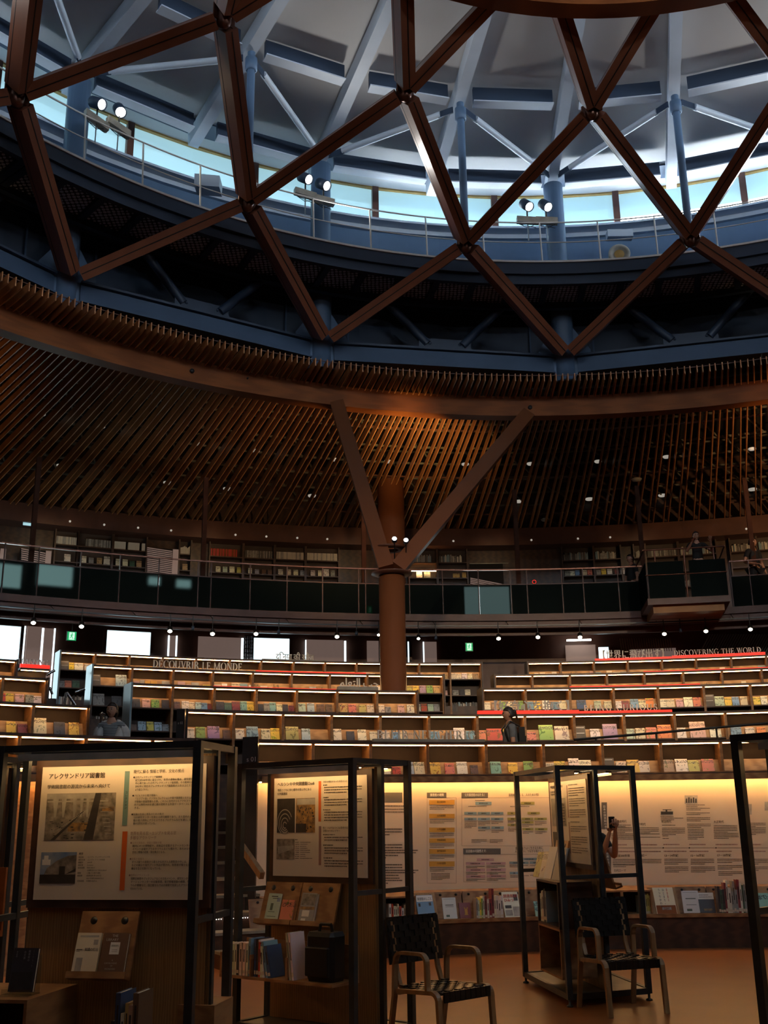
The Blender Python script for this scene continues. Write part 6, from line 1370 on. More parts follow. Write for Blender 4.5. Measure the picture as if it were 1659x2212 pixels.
for x, w, h, c in [(143, 13, 15, 'cream'), (179, 10, 14, 'cream'), (195, 10, 12, 'grey'), (213, 11, 13, 'tan'), (229, 13, 17, 'cream'), (254, 11, 14, 'cream'), (269, 11, 14, 'cream'), (284, 11, 12, 'dark green'), (299, 11, 13, 'tan'), (399, 11, 13, 'tan'),
                   (471, 10, 12, 'cream'), (486, 10, 12, 'pale green'), (501, 11, 13, 'cream'), (516, 9, 12, 'olive'), (540, 8, 12, 'cream'), (555, 9, 10, 'grey'), (570, 9, 10, 'brown'), (583, 9, 10, 'brown'), (606, 11, 12, 'cream'), (624, 9, 12, 'cream'), (639, 10, 12, 'cream'), (653, 9, 11, 'grey'), (676, 10, 12, 'cream'), (691, 8, 12, 'cream'), (705, 12, 15, 'cream'), (719, 9, 13, 'grey'),
                   (906, 13, 18, 'white'), (923, 14, 18, 'grey'), (986, 15, 9, 'gold'), (1003, 9, 11, 'gold'), (1226, 10, 10, 'grey'), (1237, 10, 10, 'white'), (1248, 9, 11, 'blue'), (1264, 9, 11, 'cream'), (1275, 10, 11, 'coral'), (1294, 9, 10, 'grey'), (1305, 10, 12, 'yellow'), (1318, 10, 11, 'white'), (1333, 8, 10, 'maroon'), (1346, 9, 12, 'white')]:
    p, a = on_ring(x, 1245, T, BW + .04); m = sqrt(p.x ** 2 + p.y ** 2) / FPX; cnt += 1
    book('face', Vector((p.x, p.y, 8.86)), a, w * m, .02, h * m * 1.15, c, '%s face-out book on the lower balcony shelf, %s from left' % (KIND.get(c, c), ordn(cnt)), 'face-out books of the balcony bookcases', tilt=-.2)
# lit shelf lamp and louvred windows at the back
g = MB().use('led_disp').arc(T, BW - .01, BW + .01, bz(915, 1233) - .02, bz(915, 1233), bearing(889, 1235, BW), bearing(942, 1235, BW), 1); tag(g.build('shelf_lamp'), 'small lit strip on the balcony bookcase right of the forked column', 'lamp')
for nm, x0, x1, y0, y1, sl, m, lab in (('louvre_window', 316, 386, 1182, 1250, 8, 'glow_tan', 'louvred opening with diagonal slats between two balcony bookcases on the left'), ('louvre_window', 44, 112, 1184, 1260, 10, 'glow_tan', 'louvred opening with diagonal slats at the far left of the balcony'), ('louvre_window', -40, 14, 1180, 1235, 10, 'glow_tan', 'louvred opening cut off at the left edge of the balcony'), ('louvre_window', 1014, 1098, 1216, 1276, 9, 'glow_tan', 'dark opening with slanted slats on the balcony right of the forked column')):
    r = BW - .02; g = MB(); n = 17
    for k in range(n):
        y = y0 + (y1 - y0) * (k + .3) / n
        if x0 > 1000 and k < 9: continue
        p = on_ring(x0 + 2, y, T, r)[0]; q = on_ring(x1 - 14, y + sl * (1 if x0 < 1000 else 1.5), T, r)[0]; g.use(m).beam(p, q, .02, .028)
    o = tag(g.build(nm), lab, 'window')
    f = MB().use('dark_void').arc(T, BW + .02, BW + .05, on_ring(x0, y1, T, BW)[0].z, on_ring(x0, y0, T, BW)[0].z, bearing(x0, y0, BW), bearing(x1 - 12, y0, BW), 1); f.build('opening', o)
    if x0 < 1000:
        f = MB().use('glow_tan').arc(T, BW, BW + .03, on_ring(x0, y1, T, BW)[0].z, on_ring(x0, y0, T, BW)[0].z, bearing(x1 - 12, y0, BW), bearing(x1, y0, BW), 1); f.build('wall_panel', o)
    else:
        f = MB().use('plinth').arc(T, BW - .02, BW, on_ring(x0, 1217, T, BW)[0].z - .02, on_ring(x0, 1217, T, BW)[0].z, bearing(x0, y0, BW), bearing(x1, y0, BW), 1); f.build('lintel', o)
def bal_window(x0, x1, y0, y1, m, lab, r=26.6):
    a0, a1 = bearing(x0, y0, r), bearing(x1, y0, r)
    tag(MB().use(m).arc(T, r, r + .03, on_ring(x0, y1, T, r)[0].z, on_ring(x0, y0, T, r)[0].z, a0, a1, 2).build('lit_panel'), lab, 'window')
bal_window(-50, 48, 1212, 1262, 'bal_glow', 'bright pale panel glowing through the leftmost frosted glass', 25.2)
bal_window(84, 158, 1218, 1262, 'bal_glow', 'bright pale panel glowing through the second frosted glass from the left', 25.6)
bal_window(98, 118, 1316, 1330, 'winlow', 'tiny bright light low behind the balcony glass at the left', 23.6) if False else None
bal_window(322, 346, 1246, 1262, 'bal_glow', 'small pale glow behind the frosted glass left of centre', 26.0)
bal_window(382, 412, 1252, 1268, 'bal_glow', 'second small pale glow behind the frosted glass left of centre', 26.0)
bal_window(1003, 1099, 1268, 1330, 'bal_grey', 'pale grey lit panel behind the balcony glass right of the forked column', 24.2)
bal_window(52, 76, 1108, 1134, 'blind', 'small pale lit panel high on the wall at the far left under the slats', 29.0)

# ================================================================== LAMPS
def emit_spot(name, loc, target, watts, col, size=1.2, blend=.8, rad=.04):
    l = bpy.data.lights.new(name, 'SPOT'); l.energy = watts; l.color = col; l.spot_size = size; l.spot_blend = blend; l.shadow_soft_size = rad
    o = bpy.data.objects.new(name, l); COL.objects.link(o); o.location = loc; d = Vector(target) - Vector(loc); o.rotation_euler = d.to_track_quat('-Z', 'Y').to_euler(); return o
def fixture(loc, direction, r, ln, label, group, lens='lamp', parts=None, cat='lamp', nm='spotlight', bracket=None):
    loc = Vector(loc); d = Vector(direction).normalized(); o = thing(nm, label, cat, loc, group)
    MB().use('black' if lens == 'lamp' else 'navy').lathe(loc - d * ln, [(0, 0), (r * .8, 0), (r, ln * .1), (r, ln), (r * .86, ln), (r * .86, ln * .9)], 16, d).build('housing', o)
    MB().use(lens).lathe(loc - d * ln, [(0, ln * .93), (r * .84, ln * .9)], 16, d).build('lens', o, 'glowing lens')
    if bracket is not None: MB().use('black').tube(loc - d * ln * .5, loc - d * ln * .5 + Vector(bracket), .012, 6).build('bracket', o)
    return o, d
tk = thing('lighting_track', 'dark lighting track under the edge of the balcony', 'lighting track', cyl(T, 22.6, .1, 6.1))
MB().use('black').arc(T, 22.62, 22.66, 6.115, 6.145, -1.3, 1.05, 90).build('track', tk)
g = MB().use('black')
for k in range(30): a = -1.3 + k * .08; g.tube(cyl(T, 22.64, a, 6.14), cyl(T, 23.2, a, 6.36), .008, 5)
g.build('hanger', tk)
for n, (x, y) in enumerate([(72, 1346), (176, 1354), (367, 1364), (459, 1370), (553, 1370), (728, 1376), (818, 1372), (904, 1380), (1077, 1380), (1162, 1377), (1253, 1377), (1435, 1370), (1525, 1364), (1621, 1360)]):
    p, a = on_ring(x, y, T, 22.55); tocam = Vector((-p.x * .9, -p.y * .9, EYE - p.z)).normalized()
    dirn = (tocam * .8 + Vector((0, 0, -.65))).normalized()
    fixture(p, dirn, .06 if n not in (6, 7) else .045, .14, 'glowing warm track spotlight under the balcony, %s from the left' % ordn(n + 1), 'track spotlights under the balcony', bracket=(0, 0, 6.12 - p.z + .05))
    if n % 2 == 0 or n > 7: emit_spot('spot_beam', p + dirn * .05, p + dirn * 3, SPOT_W, (1, .66, .34), 1.7, .9, .05).parent = None
for k, (x, y) in enumerate([(416, 1361), (602, 1369), (770, 1372), (942, 1382), (1471, 1366)]):
    p, a = on_ring(x, y, T, 22.55); fixture(p, (0, -.3, -1), .035, .10, 'small unlit track fitting between the spotlights, %s from the left' % ordn(k + 1), 'unlit track fittings', 'beige', bracket=(0, 0, 6.12 - p.z + .05))
# uplights in the fork
for k, (x, y) in enumerate(((852, 1163), (877, 1166))):
    p = at_d(x, y, 20.75); d = Vector((-.16 + k * .30, -.05, 1)).normalized()
    o, _ = fixture(p, (Vector((0, -1, .25))), .055, .12, 'bright uplight in the fork of the column, %s one' % ('left' if k == 0 else 'right'), 'uplights in the fork', 'lamp_white', bracket=(0, .25, -.5))
emit_spot('uplight_beam', at_d(868, 1130, 21.2), on_ring(905, 960, D, 17.5)[0], UPLIGHT_W, (1, .62, .22), .75, 1.0, .06)
emit_spot('uplight_beam', at_d(862, 1130, 21.2), on_ring(870, 905, D, 16.2)[0], UPLIGHT_W * .6, (1, .66, .26), .6, 1.0, .06)
# paired floodlights on the walkway columns
for n, L in enumerate((((221, 226, 1), (261, 243, -1)), ((668, 388, 0), (707, 402, 0)), ((1144, 447, 0), (1185, 448, 0)))):
    for j, (x, y, s) in enumerate(L):
        p, a = on_ring(x, y, D, 14.2)
        dn = Vector((-.10 + .1 * n, -1, -.62)) if not (n == 0 and j == 1) else Vector((.12, -.9, -.45)); dn = Vector((-p.x, -p.y, EYE - p.z)).normalized() * .5 + Vector(((.62, .50, .32)[n] * (1 if not (n == 0 and j) else .2), 0, -.22)); dn.normalize()
        o, d = fixture(p, dn, .125, .36, '%s floodlight of the %s pair on the dome walkway' % ('left' if j == 0 else 'right', ('left', 'middle', 'right')[n]), 'paired floodlights on the walkway', 'lamp_white', nm='floodlight')
        et = Vector((cos(a), -sin(a), 0)); c = p - d * .15 - Vector((0, 0, .42))
        MB().use('beige').box(c, et * .26 - Vector((0, 0, .07 if n == 0 else .02)), Vector((sin(a), cos(a), 0)) * .07, (0, 0, .075)).build('driver_box', o)
        MB().use('black').tube(p - d * .15, c, .02, 6).path([c + et * .2 - Vector((0, 0, .1)), c - Vector((0, 0, .2)), c - et * .2 - Vector((0, 0, .1)), c + et * .2 - Vector((0, 0, .2))], .008, 5).build('cable_loop', o)
        MB().use('chrome').tube(c, c - Vector((0, 0, .55)), .015, 6).build('stand_pole', o)
emit_spot('flood_beam', on_ring(262, 244, D, 14.0)[0], (-1, 18, 12), 160, (1, .80, .52), 1.6, 1, .1)
for k, (bx_, tx) in enumerate(((pi - .9, 12), (pi - .3, 5), (pi + .3, 1.5), (pi + .8, -5))):
    emit_spot('flood_beam', cyl(D, 14.2, bx_, 14.3), (tx, 19.5, 3.9), FLOOD_FILL_W, (1, .74, .45), .44, .9, .12)  # unseen beams added to brighten the lettering and shelf rows
for k in range(8):
    b_ = PH + (k * 2 + 1) * ST; emit_spot('roof_fill', cyl(D, 13.9, b_, 14.6), (D[0], D[1], 19.5), ROOF_FILL_W, (1, .96, .90), 2.4, 1, .15)  # unseen fill spots added to brighten the roof panels
for k in range(9):
    a = -.62 + k * .155; emit_spot('soffit_fill', cyl(T, 27.6, a, 9.7), cyl(T, 29.4, a, 8.6), BALC_W, (1, .70, .36), 2.2, .9, .05)  # added to light the bookcases, set apart from the soffit pin lights
p, a = on_ring(1338, 548, D, 14.5); o = thing('round_vent_lamp', 'round beige lamp housing on the walkway behind the railing, right', 'lamp', p)
nn = Vector((-sin(a), -cos(a), 0)); MB().use('beige').lathe(p, [(.24, -.2), (.26, 0), (.20, .03), (.19, -.02), (.12, -.05)], 24, nn).build('housing', o); MB().use('ochre').lathe(p, [(0, .0), (.12, -.02)], 18, nn).build('core', o)
tag(MB().use('pale_steel').box(on_ring(905 - 570, 0, D, 14)[0] * 0 + on_ring(450, 400, D, 15.2)[0], (.28, .05, 0), (0, .2, 0), (0, 0, .15)).build('equipment_box'), 'grey equipment box behind the left part of the walkway railing', 'box')
tag(MB().use('pale_steel').box(on_ring(1338, 508, D, 15.6)[0], (.32, 0, 0), (0, .12, 0), (0, 0, .10)).build('equipment_box'), 'flat grey equipment box above the round lamp on the walkway', 'box')
# recessed ceiling downlights above the slats
DL = [(89, 897), (218, 924), (432, 962), (553, 976), (724, 995), (362, 1045), (491, 1058), (674, 1073), (130, 1008), (304, 1113), (439, 1128), (632, 1140), (757, 1147), (53, 1084), (838, 999), (1005, 1005), (1146, 1004), (1292, 999), (1440, 989), (1625, 972), (1121, 1085), (1273, 1080), (1431, 1072), (1626, 1059), (945, 1152), (1259, 1147), (1423, 1137), (1627, 1124), (1480, 888)]
for n, (x, y) in enumerate(DL):
    p = on_z(x, y, 11.30); r = .085 if y < 1030 else .11
    o = thing('ceiling_downlight', 'small white ceiling downlight between the slats, %s of the scattered set counted from far left' % ordn(1 + sorted(q[0] for q in DL).index(x)), 'lamp', p, 'small ceiling downlights')
    MB().use('downlight').lathe(p, [(0, 0), (r, 0), (r, .02), (r + .02, .02), (r + .02, .05)], 14).build('disc', o); MB().use('black').lathe(p, [(r + .02, .05), (r, .2), (0, .2)], 14).build('can', o)
for x, y, lab in ((1090 - 0 + 285, 1036, 'oval amber smoke detector between the slats at the right'), (1178, 1123, 'small amber detector on a stem below the slats right of centre'), (430, 1137, 'small beige box speaker hanging at the slat ends on the left'), (1097, 1155, 'small beige box speaker hanging at the slat ends on the right')):
    p = on_z(x, y, 10.6) if 'box' not in lab else on_z(x, y, 10.35)
    g = MB().use('beige'); (g.bbox(p.x - .09, p.x + .09, p.y - .07, p.y + .07, p.z - .13, p.z + .13, .01) if 'box' in lab else g.lathe(p, [(0, -.05), (.12, -.03), (.15, .02), (.08, .05), (0, .05)], 16))
    if 'box' in lab: g.use('black').tube(p + Vector((0, 0, .13)), p + Vector((0, 0, .6)), .01, 6)
    tag(g.build('ceiling_sensor' if 'box' not in lab else 'hanging_speaker'), lab, 'detector' if 'box' not in lab else 'speaker')
for n, x in enumerate((147, 222, 296, 368, 438, 508, 575, 642, 707, 920, 980, 1149, 1250, 1320, 1617)):
    y = 1131 + .0 * n; a = bearing(x, 1185, 28.85); p = cyl(T, 28.86, a, 9.94)
    tag(MB().use('downlight').ball(p, .035, 8).build('soffit_light'), 'pin-point soffit light on the brown band under the slat ends, %s from the left' % ordn(n + 1), 'lamp', 'pin-point soffit lights')
# green exit signs
def exit_sign(x0, x1, y0, y1, r, lab, kind='sign', arrow=False):
    p, a = on_ring((x0 + x1) / 2, (y0 + y1) / 2, T, r); m = sqrt(p.x ** 2 + p.y ** 2) / FPX; ex = Vector((cos(a), -sin(a), 0)); n = Vector((-sin(a), -cos(a), 0)); w, h = (x1 - x0) * m / 2, (y1 - y0) * m / 2; up = Vector((0, 0, 1))
    o = thing('exit_sign', lab, 'sign', p)
    MB().use('black').box(p - n * .03, ex * (w + .012), n * .02, up * (h + .012)).tube(p + up * h, p + up * (h + .3), .01, 6).build('case', o)
    MB().use('green_sign').box(p, ex * w, n * .01, up * h).build('face', o)
    g = MB().use('green_white'); f = p + n * .012
    def R_(x, y, X_, Y_): g.add([f + ex * (w * u) + up * (h * v) for u, v in ((x, y), (X_, y), (X_, Y_), (x, Y_))], [(0, 1, 2, 3)])
    if not arrow:
        R_(-.62, -.85, .62, .85)
        g.use('green_sign'); f = p + n * .014
        def L_(x, y, X_, Y_, t=.13):
            dx, dy = X_ - x, Y_ - y; l = sqrt(dx * dx + dy * dy); px_, py_ = -dy / l * t, dx / l * t; g.add([f + ex * (w * u) + up * (h * v) for u, v in ((x + px_, y + py_), (x - px_, y - py_), (X_ - px_, Y_ - py_), (X_ + px_, Y_ + py_))], [(0, 1, 2, 3)])
        g.lathe(f + ex * (.05 * w) + up * (.60 * h), [(0, .001), (.14 * h, .0)], 10, n)
        L_(.05, .42, -.08, -.10, .12); L_(-.08, -.08, .22, -.38, .08); L_(.22, -.38, .10, -.72, .07); L_(-.08, -.1, -.30, -.45, .08); L_(-.3, -.45, -.52, -.62, .07); L_(.03, .36, .36, .18, .06); L_(.03, .36, -.28, .22, .06); L_(-.28, .22, -.36, -.02, .06)
        L_(.40, -.74, .62, -.45, .05)
    else:
        g.use('green_sign'); f = p + n * .014; R_(-.62, -.85, .62, .85); g.use('green_white'); f = p + n * .016
        R_(-.45, -.1, .3, .12); R_(-.45, .35, .3, .55); R_(-.45, -.55, .3, -.35); R_(.2, -.55, .42, .55)
    g.build('pictogram', o)
exit_sign(146, 164, 1365, 1383, 23.6, 'green running-man exit sign hanging left of the bright lower window')
exit_sign(1006, 1021, 1389, 1406, 23.8, 'green running-man exit sign right of the round column')
exit_sign(793, 804, 1309, 1326, 23.4, 'pale green exit sign at balcony floor level left of the round column', arrow=True)
p, a = on_ring(1154, 1257, T, 29.2); tag(MB().use('red_lit').arc(p.xy if False else (p.x, p.y), .001, .002, p.z, p.z + .001, 0, .1, 1).lathe(p, [(.050, 0), (.064, 0), (.064, .01), (.050, .01), (.050, 0)], 20, Vector((-sin(a), -cos(a), 0))).build('ring_light'), 'small glowing red ring on the dark balcony wall right of the forked column', 'light')
# warm ceiling lamps added out of view, assumed for the room light
for n, (x, y, w_) in enumerate(((-6, -3, 1), (1.5, -6, 1), (9, -4, 1), (12, 5, .5), (-9, 6, .5))):
    p = Vector((x, y, 10.2)); o, _ = fixture(p, (0, 0, -1), .14, .3, 'added unseen ceiling lamp over the rear half of the hall, number %s from the left' % ordn(n + 1), 'added rear hall lamps', 'lamp', bracket=(0, 0, 1.0))
    emit_spot('hall_fill', p - Vector((0, 0, .02)), (x, y + .5, 0), HALL_GLOW * 10 * w_, (1, .60, .30), 2.0, .8, .15)
# ================================================================== PEOPLE
def skin(name, chain_pts, edges, radii, m, parent=None, sub=1, root=0):
    me = bpy.data.meshes.new(name); me.from_pydata([tuple(p) for p in chain_pts], edges, []); me.update()
    o = bpy.data.objects.new(name, me); COL.objects.link(o)
    sk = o.modifiers.new('skin', 'SKIN'); sk.use_smooth_shade = True; sk.branch_smoothing = .6
    for i, r in enumerate(radii):
        rr = r if isinstance(r, tuple) else (r, r); me.skin_vertices[0].data[i].radius = rr
    me.skin_vertices[0].data[root].use_root = True
    if sub: s = o.modifiers.new('sub', 'SUBSURF'); s.levels = s.render_levels = sub
    dg = bpy.context.evaluated_depsgraph_get(); dg.update(); m2 = bpy.data.meshes.new_from_object(o.evaluated_get(dg)); m2.name = name
    o.modifiers.clear(); o.data = m2; m2.materials.clear(); m2.materials.append(MT[m]); m2.polygons.foreach_set('use_smooth', [True] * len(m2.polygons))
    if parent is not None: o.parent = parent; o.matrix_parent_inverse = parent.matrix_basis.inverted()
    return o
def hand_pts(wr, d, side_v, curl, sc=1.0, left=1):
    "palm and five fingers: returns lists to append to a skinned body"
    d = d.normalized(); sv = side_v.normalized(); n = d.cross(sv).normalized() * left; P = []; E = []; R = []
    base = len(P); palm = wr + d * .055 * sc; P += [palm, wr + d * .09 * sc]; R += [(.026 * sc, .014 * sc), (.030 * sc, .013 * sc)]; E += [(-1, 0), (0, 1)]
    for k, (off, ln) in enumerate(((-.030, .068), (-.010, .078), (.010, .073), (.029, .058))):
        q = wr + d * (.095 * sc) + sv * off * sc; i0 = len(P); a = curl
        p1 = q + (d * cos(a * .4) + n * sin(a * .4)) * ln * .45 * sc; p2 = p1 + (d * cos(a) + n * sin(a)) * ln * .32 * sc; p3 = p2 + (d * cos(a * 1.6) + n * sin(a * 1.6)) * ln * .26 * sc
        P += [q, p1, p2, p3]; R += [(.0095 * sc,) * 2, (.009 * sc,) * 2, (.008 * sc,) * 2, (.0065 * sc,) * 2]; E += [(1, i0), (i0, i0 + 1), (i0 + 1, i0 + 2), (i0 + 2, i0 + 3)]
    i0 = len(P); q = wr + d * .035 * sc - sv * .026 * sc; p1 = q - sv * .022 * sc + d * .022 * sc + n * .012; p2 = p1 + d * .028 * sc - sv * .006 + n * .014 * sc
    P += [q, p1, p2]; R += [(.012 * sc,) * 2, (.011 * sc,) * 2, (.008 * sc,) * 2]; E += [(0, i0), (i0, i0 + 1), (i0 + 1, i0 + 2)]
    return P, E, R
def person(label, foot, yaw, H=1.62, top='shirt_white', legs='trousers', arms=None, hair='bob', sleeves=True, look=0.0, torso_only=False, vest=None, seat=None, nm='person'):
    "foot: ground point; yaw: 0 faces -y; arms: [(elbow, hand, palm side)] in body coordinates (x right of picture when facing camera)"
    o = thing(nm, label, 'person', foot); R3 = Matrix.Rotation(yaw, 3, 'Z'); F = Vector(foot); s = H / 1.62
    W = lambda x, y, z: F + R3 @ Vector((x * s, y * s, z * s))
    V = lambda x, y, z: (R3 @ Vector((x, y, z)))
    arms = arms or [((-.25, -.02, 1.02), (-.26, -.10, .80)), ((.25, -.02, 1.02), (.26, -.10, .80))]
    P = [W(0, 0, .92), W(0, .0, 1.05), W(0, .0, 1.22), W(0, .01, 1.33), W(0, 0, 1.40), W(0, -.012, 1.46)]
    R = [(.155 * s, .10 * s), (.125 * s, .09 * s), (.15 * s, .10 * s), (.11 * s, .075 * s), (.052 * s, .052 * s), (.055 * s, .06 * s)]
    E = [(0, 1), (1, 2), (2, 3), (3, 4), (4, 5)]
    CP = list(P[:4]); CR = [(a * 1.09, b * 1.12) for a, b in R[:4]]; CR[3] = (.115 * s, .08 * s); CE = E[:3]
    for sgn, (el, ha) in zip((-1, 1), arms):
        i = len(P); sh = W(sgn * .165, 0, 1.335); e_ = W(*el); h_ = W(*ha); mid = (e_ + h_) / 2
        P += [sh, (sh + e_) / 2, e_, mid, h_]; R += [(.052 * s,) * 2, (.045 * s,) * 2, (.038 * s,) * 2, (.036 * s,) * 2, (.026 * s, .022 * s)]; E += [(3, i), (i, i + 1), (i + 1, i + 2), (i + 2, i + 3), (i + 3, i + 4)]
        d = (h_ - e_).normalized(); hp, he, hr = hand_pts(h_, d, V(0, 0, 1).cross(d) if abs(d.z) < .9 else V(1, 0, 0), .7, s, left=sgn)
        b0 = len(P); P += hp; R += hr; E += [((b0 + a) if a >= 0 else i + 4, b0 + b) for a, b in he]
        j = len(CP); CP += [sh, (sh + e_) / 2, e_]; CR += [(.064 * s,) * 2, (.058 * s,) * 2, (.052 * s,) * 2]; CE += [(3, j), (j, j + 1), (j + 1, j + 2)]
        if sleeves is True: CP += [mid, mid + (h_ - mid) * .7]; CR += [(.050 * s,) * 2, (.046 * s,) * 2]; CE += [(j + 2, j + 3), (j + 3, j + 4)]
        elif sleeves == 'short': CP[-1] = (sh + e_) / 2 + (e_ - sh) * .12
    LP, LR, LE = [W(0, 0, .93)], [(.165 * s, .11 * s)], []
    for sgn in (-1, 1):
        i = len(P); hp_, kn, an, to = W(sgn * .085, 0, .86), W(sgn * .09, -.02, .48), W(sgn * .09, .02, .08), W(sgn * .10, -.13, .03)
        P += [hp_, kn, an, W(sgn * .095, -.04, .035), to]; R += [(.085 * s,) * 2, (.055 * s,) * 2, (.036 * s,) * 2, (.036 * s, .03 * s), (.032 * s, .02 * s)]; E += [(0, i), (i, i + 1), (i + 1, i + 2), (i + 2, i + 3), (i + 3, i + 4)]
        j = len(LP); LP += [hp_, kn, an + (kn - an) * .1]; LR += [(.098 * s,) * 2, (.073 * s,) * 2, (.058 * s,) * 2]; LE += [(0, j), (j, j + 1), (j + 1, j + 2)]
    body = skin('body', P, E, R, 'skin', o)
    skin('top', CP, CE, CR, top, o); skin('trousers', LP, LE, LR, legs, o)
    # head
    hc = W(0, -.02, 1.535); hd = MB().use('skin'); n = 16; m_ = 12; vs = []; Rl = R3 @ Matrix.Rotation(look, 3, 'Z')
    for j in range(m_ + 1):
        t = pi * j / m_
        for i in range(n):
            f = 2 * pi * i / n; x, y, z = sin(t) * cos(f) * .073, sin(t) * sin(f) * .092, cos(t) * .112
            if z < 0: x *= 1 + z * 3.0; y *= 1 + z * (1.4 if y < 0 else 3.2)
            if y < -.05:
                if abs(x) < .018 and -.03 < z < .03: y -= .016 * (1 - abs(z + .012) / .05)
                if .008 < z < .035 and .018 < abs(x) < .045: y += .008
            vs.append(hc + Rl @ (Vector((x, y, z)) * s))
    hd.add(vs, [(j * n + i, j * n + (i + 1) % n, j * n + n + (i + 1) % n, j * n + n + i) for j in range(m_) for i in range(n)], True)
    hd.use('skin').add([hc + Rl @ (Vector(q) * s) for q in ((-.011, -.088, -.03), (.011, -.088, -.03), (0, -.116, -.024), (0, -.092, .022))], [(0, 1, 2), (1, 3, 2), (3, 0, 2)])
    for sg in (-1, 1):
        hd.use('skin').ball(hc + Rl @ (Vector((sg * .074, .004, -.01)) * s), .022 * s, 8, (.5, .8, 1.3)); hd.use('black').ball(hc + Rl @ (Vector((sg * .028, -.081, .016)) * s), .009 * s, 8)
        hd.box(hc + Rl @ (Vector((sg * .028, -.084, .036)) * s), Rl @ (Vector((.014, 0, 0)) * s), Rl @ (Vector((0, .003, 0)) * s), Vector((0, 0, .0025 * s)))
    hd.use('redwood').box(hc + Rl @ (Vector((0, -.079, -.055)) * s), Rl @ (Vector((.019, 0, 0)) * s), Rl @ (Vector((0, .004, 0)) * s), Vector((0, 0, .004 * s))); hd.build('head', o)
    hr = MB().use('hair'); vs = []
    for j in range(m_ + 1):
        t = pi * j / m_ * (.60 if hair != 'bob' else .78)
        for i in range(n):
            f = 2 * pi * i / n; x, y, z = sin(t) * cos(f) * .086, sin(t) * sin(f) * .104, cos(t) * .126
            if sin(f) < -.35 and z < .055: y = max(y, -.068 if z > .045 else -.03) if abs(x) < .07 else y; 
            if sin(f) < -.35 and z < .05: x, y = x * 1.0, -.01
            if z < 0: x, y = (1 if x > 0 else -1) * max(abs(x), .06) if abs(x) > .02 else x, max(y, -.01) if y < 0 else max(y, .05)
            vs.append(hc + Rl @ (Vector((x, y + .006, z)) * s))
    hr.add(vs, [(j * n + i, j * n + (i + 1) % n, j * n + n + (i + 1) % n, j * n + n + i) for j in range(m_) for i in range(n)], True)
    if hair == 'tail':
        c = hc + Rl @ (Vector((0, .105, .045)) * s); hr.ball(c, .035 * s, 10); hr.tube(c, c + Rl @ (Vector((0, .05, -.13)) * s), .03 * s, 8, .012 * s)
    hr.build('hair', o)
    return o, W, V, s
# woman in the left stair aisle
f = at_d(245, 1500, 15.9); f.z = 1.64
o, W, V, s = person('woman in open white shirt over striped top, hands folded, in the left stair aisle', f, -.15, 1.60, 'shirt_stripe' if 'shirt_stripe' in MT else 'shirt_black', 'trousers', [((-.24, .0, 1.05), (-.07, -.17, 1.0)), ((.24, .0, 1.05), (.07, -.17, 1.0))], 'bob')
stm = mat('striped_top', (.10, .11, .12), .85); nt = stm.node_tree; tc = nt.nodes.new('ShaderNodeTexCoord'); wv = nt.nodes.new('ShaderNodeTexWave'); wv.bands_direction = 'Z'; wv.inputs['Scale'].default_value = 14; nt.links.new(tc.outputs['Object'], wv.inputs['Vector'])
rp = nt.nodes.new('ShaderNodeValToRGB'); rp.color_ramp.interpolation = 'CONSTANT'; rp.color_ramp.elements[0].color = (.06, .065, .075, 1); rp.color_ramp.elements[1].color = (.42, .44, .44, 1); rp.color_ramp.elements[1].position = .72; nt.links.new(wv.outputs[1], rp.inputs[0]); nt.links.new(rp.outputs[0], nt.nodes['Principled BSDF'].inputs['Base Color'])
for c in o.children:
    if c.name.startswith('top'): c.data.materials[0] = stm
# open shirt: two front panels with sleeves
for sg in (-1, 1):
    P = [W(sg * .08, .03, 1.36), W(sg * .17, .02, 1.345), W(sg * .215, .0, 1.20), W(sg * .25, .0, 1.06), W(sg * .17, -.08, 1.02)]
    skin('open_shirt', P + [W(sg * .13, -.02, 1.22), W(sg * .145, -.02, 1.02), W(sg * .15, -.02, .86)], [(0, 1), (1, 2), (2, 3), (3, 4), (0, 5), (5, 6), (6, 7)], [(.06, .07), (.078, .078), (.078, .075), (.074, .07), (.055, .055), (.07, .115), (.075, .12), (.07, .115)], 'shirt_white', o, root=1)
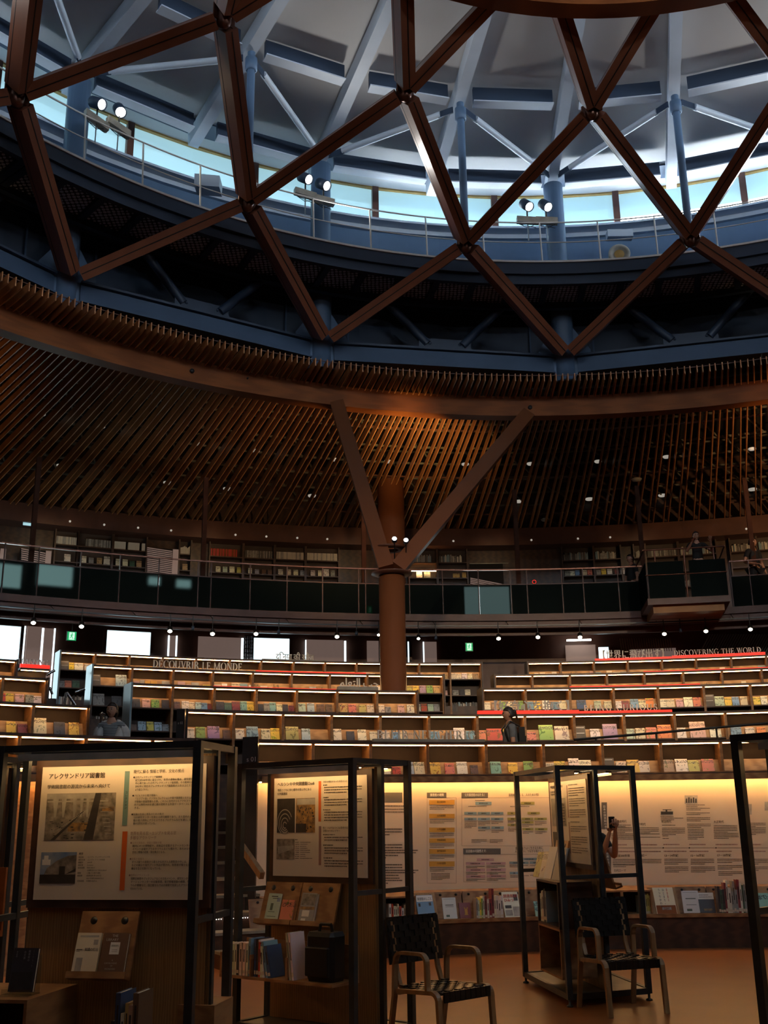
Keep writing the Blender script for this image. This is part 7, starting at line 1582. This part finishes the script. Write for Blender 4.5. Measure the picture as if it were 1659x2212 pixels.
# visitor with ponytail and backpack walking left behind the front row
f = at_d(1101, 1560, 16.2); f.z = 1.64
o, W, V, s = person('person with tied-up black hair and backpack walking left along the second shelf row', f, -1.45, 1.53, 'shirt_grey', 'trousers', None, 'tail', 'short')
g = MB().use('black'); c = W(0, .165, 1.16); g.box(c, V(.11, 0, 0), V(0, .045, 0), Vector((0, 0, .16))).box(c + V(0, .05, -.05), V(.08, 0, 0), V(0, .02, 0), Vector((0, 0, .08)))
for sg in (-1, 1): g.path([W(sg * .09, .14, 1.34), W(sg * .10, -.02, 1.42), W(sg * .11, -.11, 1.30), W(sg * .11, -.06, 1.10), W(sg * .10, .13, 1.04)], .014, 6)
b = g.build('backpack'); tag(b, 'small dark backpack on the back of the ponytailed visitor', 'bag')
# visitor behind the edge-on stand, arms raised with a phone
f = at_d(1262, 1700, 12.75); f.z = 0
ha1, ha2 = at_d(1322, 1778, 12.25), at_d(1330, 1775, 12.2)
R3 = Matrix.Rotation(.1, 3, 'Z')
def loc_of(p): q = R3.inverted() @ (p - f); k = 1.66 / 1.62; return (q.x / k, q.y / k, q.z / k)
o, W, V, s = person('visitor in dark clothes hidden behind the edge-on stand, bare arms raised to hold a phone', f, .1, 1.66, 'shirt_black', 'trousers', [((.10, -.22, 1.16), loc_of(at_d(1316, 1800, 12.45))), ((.26, -.12, 1.12), loc_of(at_d(1329, 1797, 12.45)))], 'short', 'short', look=.1)
g = MB().use('black'); c = at_d(1321, 1770, 12.38); g.bbox(c.x - .034, c.x + .034, c.y - .005, c.y + .005, c.z - .09, c.z + .03, .004); tag(g.build('phone'), 'dark phone held up in the raised hands behind the edge-on stand', 'phone')
# people on the balcony
for lab, x, d, yaw, H, top, arms, hr in (('dark-clothed person walking behind the balcony glass left of the lookout box', 1362, 28.0, -1.2, 1.75, 'shirt_black', None, 'short'),
      ('person leaning on the handrail of the lookout box with bare forearms', 1507, 25.6, .0, 1.62, 'shirt_black', [((-.30, -.16, 1.12), (-.22, -.40, 1.30)), ((.30, -.16, 1.12), (.22, -.40, 1.30))], 'bob'),
      ('person in black standing at the balcony rail near the right edge', 1628, 27.4, .5, 1.78, 'shirt_black', [((-.28, .05, 1.05), (-.2, -.2, .98)), ((.30, .05, 1.05), (.34, .0, .86))], 'short')):
    f = at_d(x, 1200, d); f.z = BAL_Z; person(lab, f, yaw, H, top, 'trousers', arms, hr, 'short')
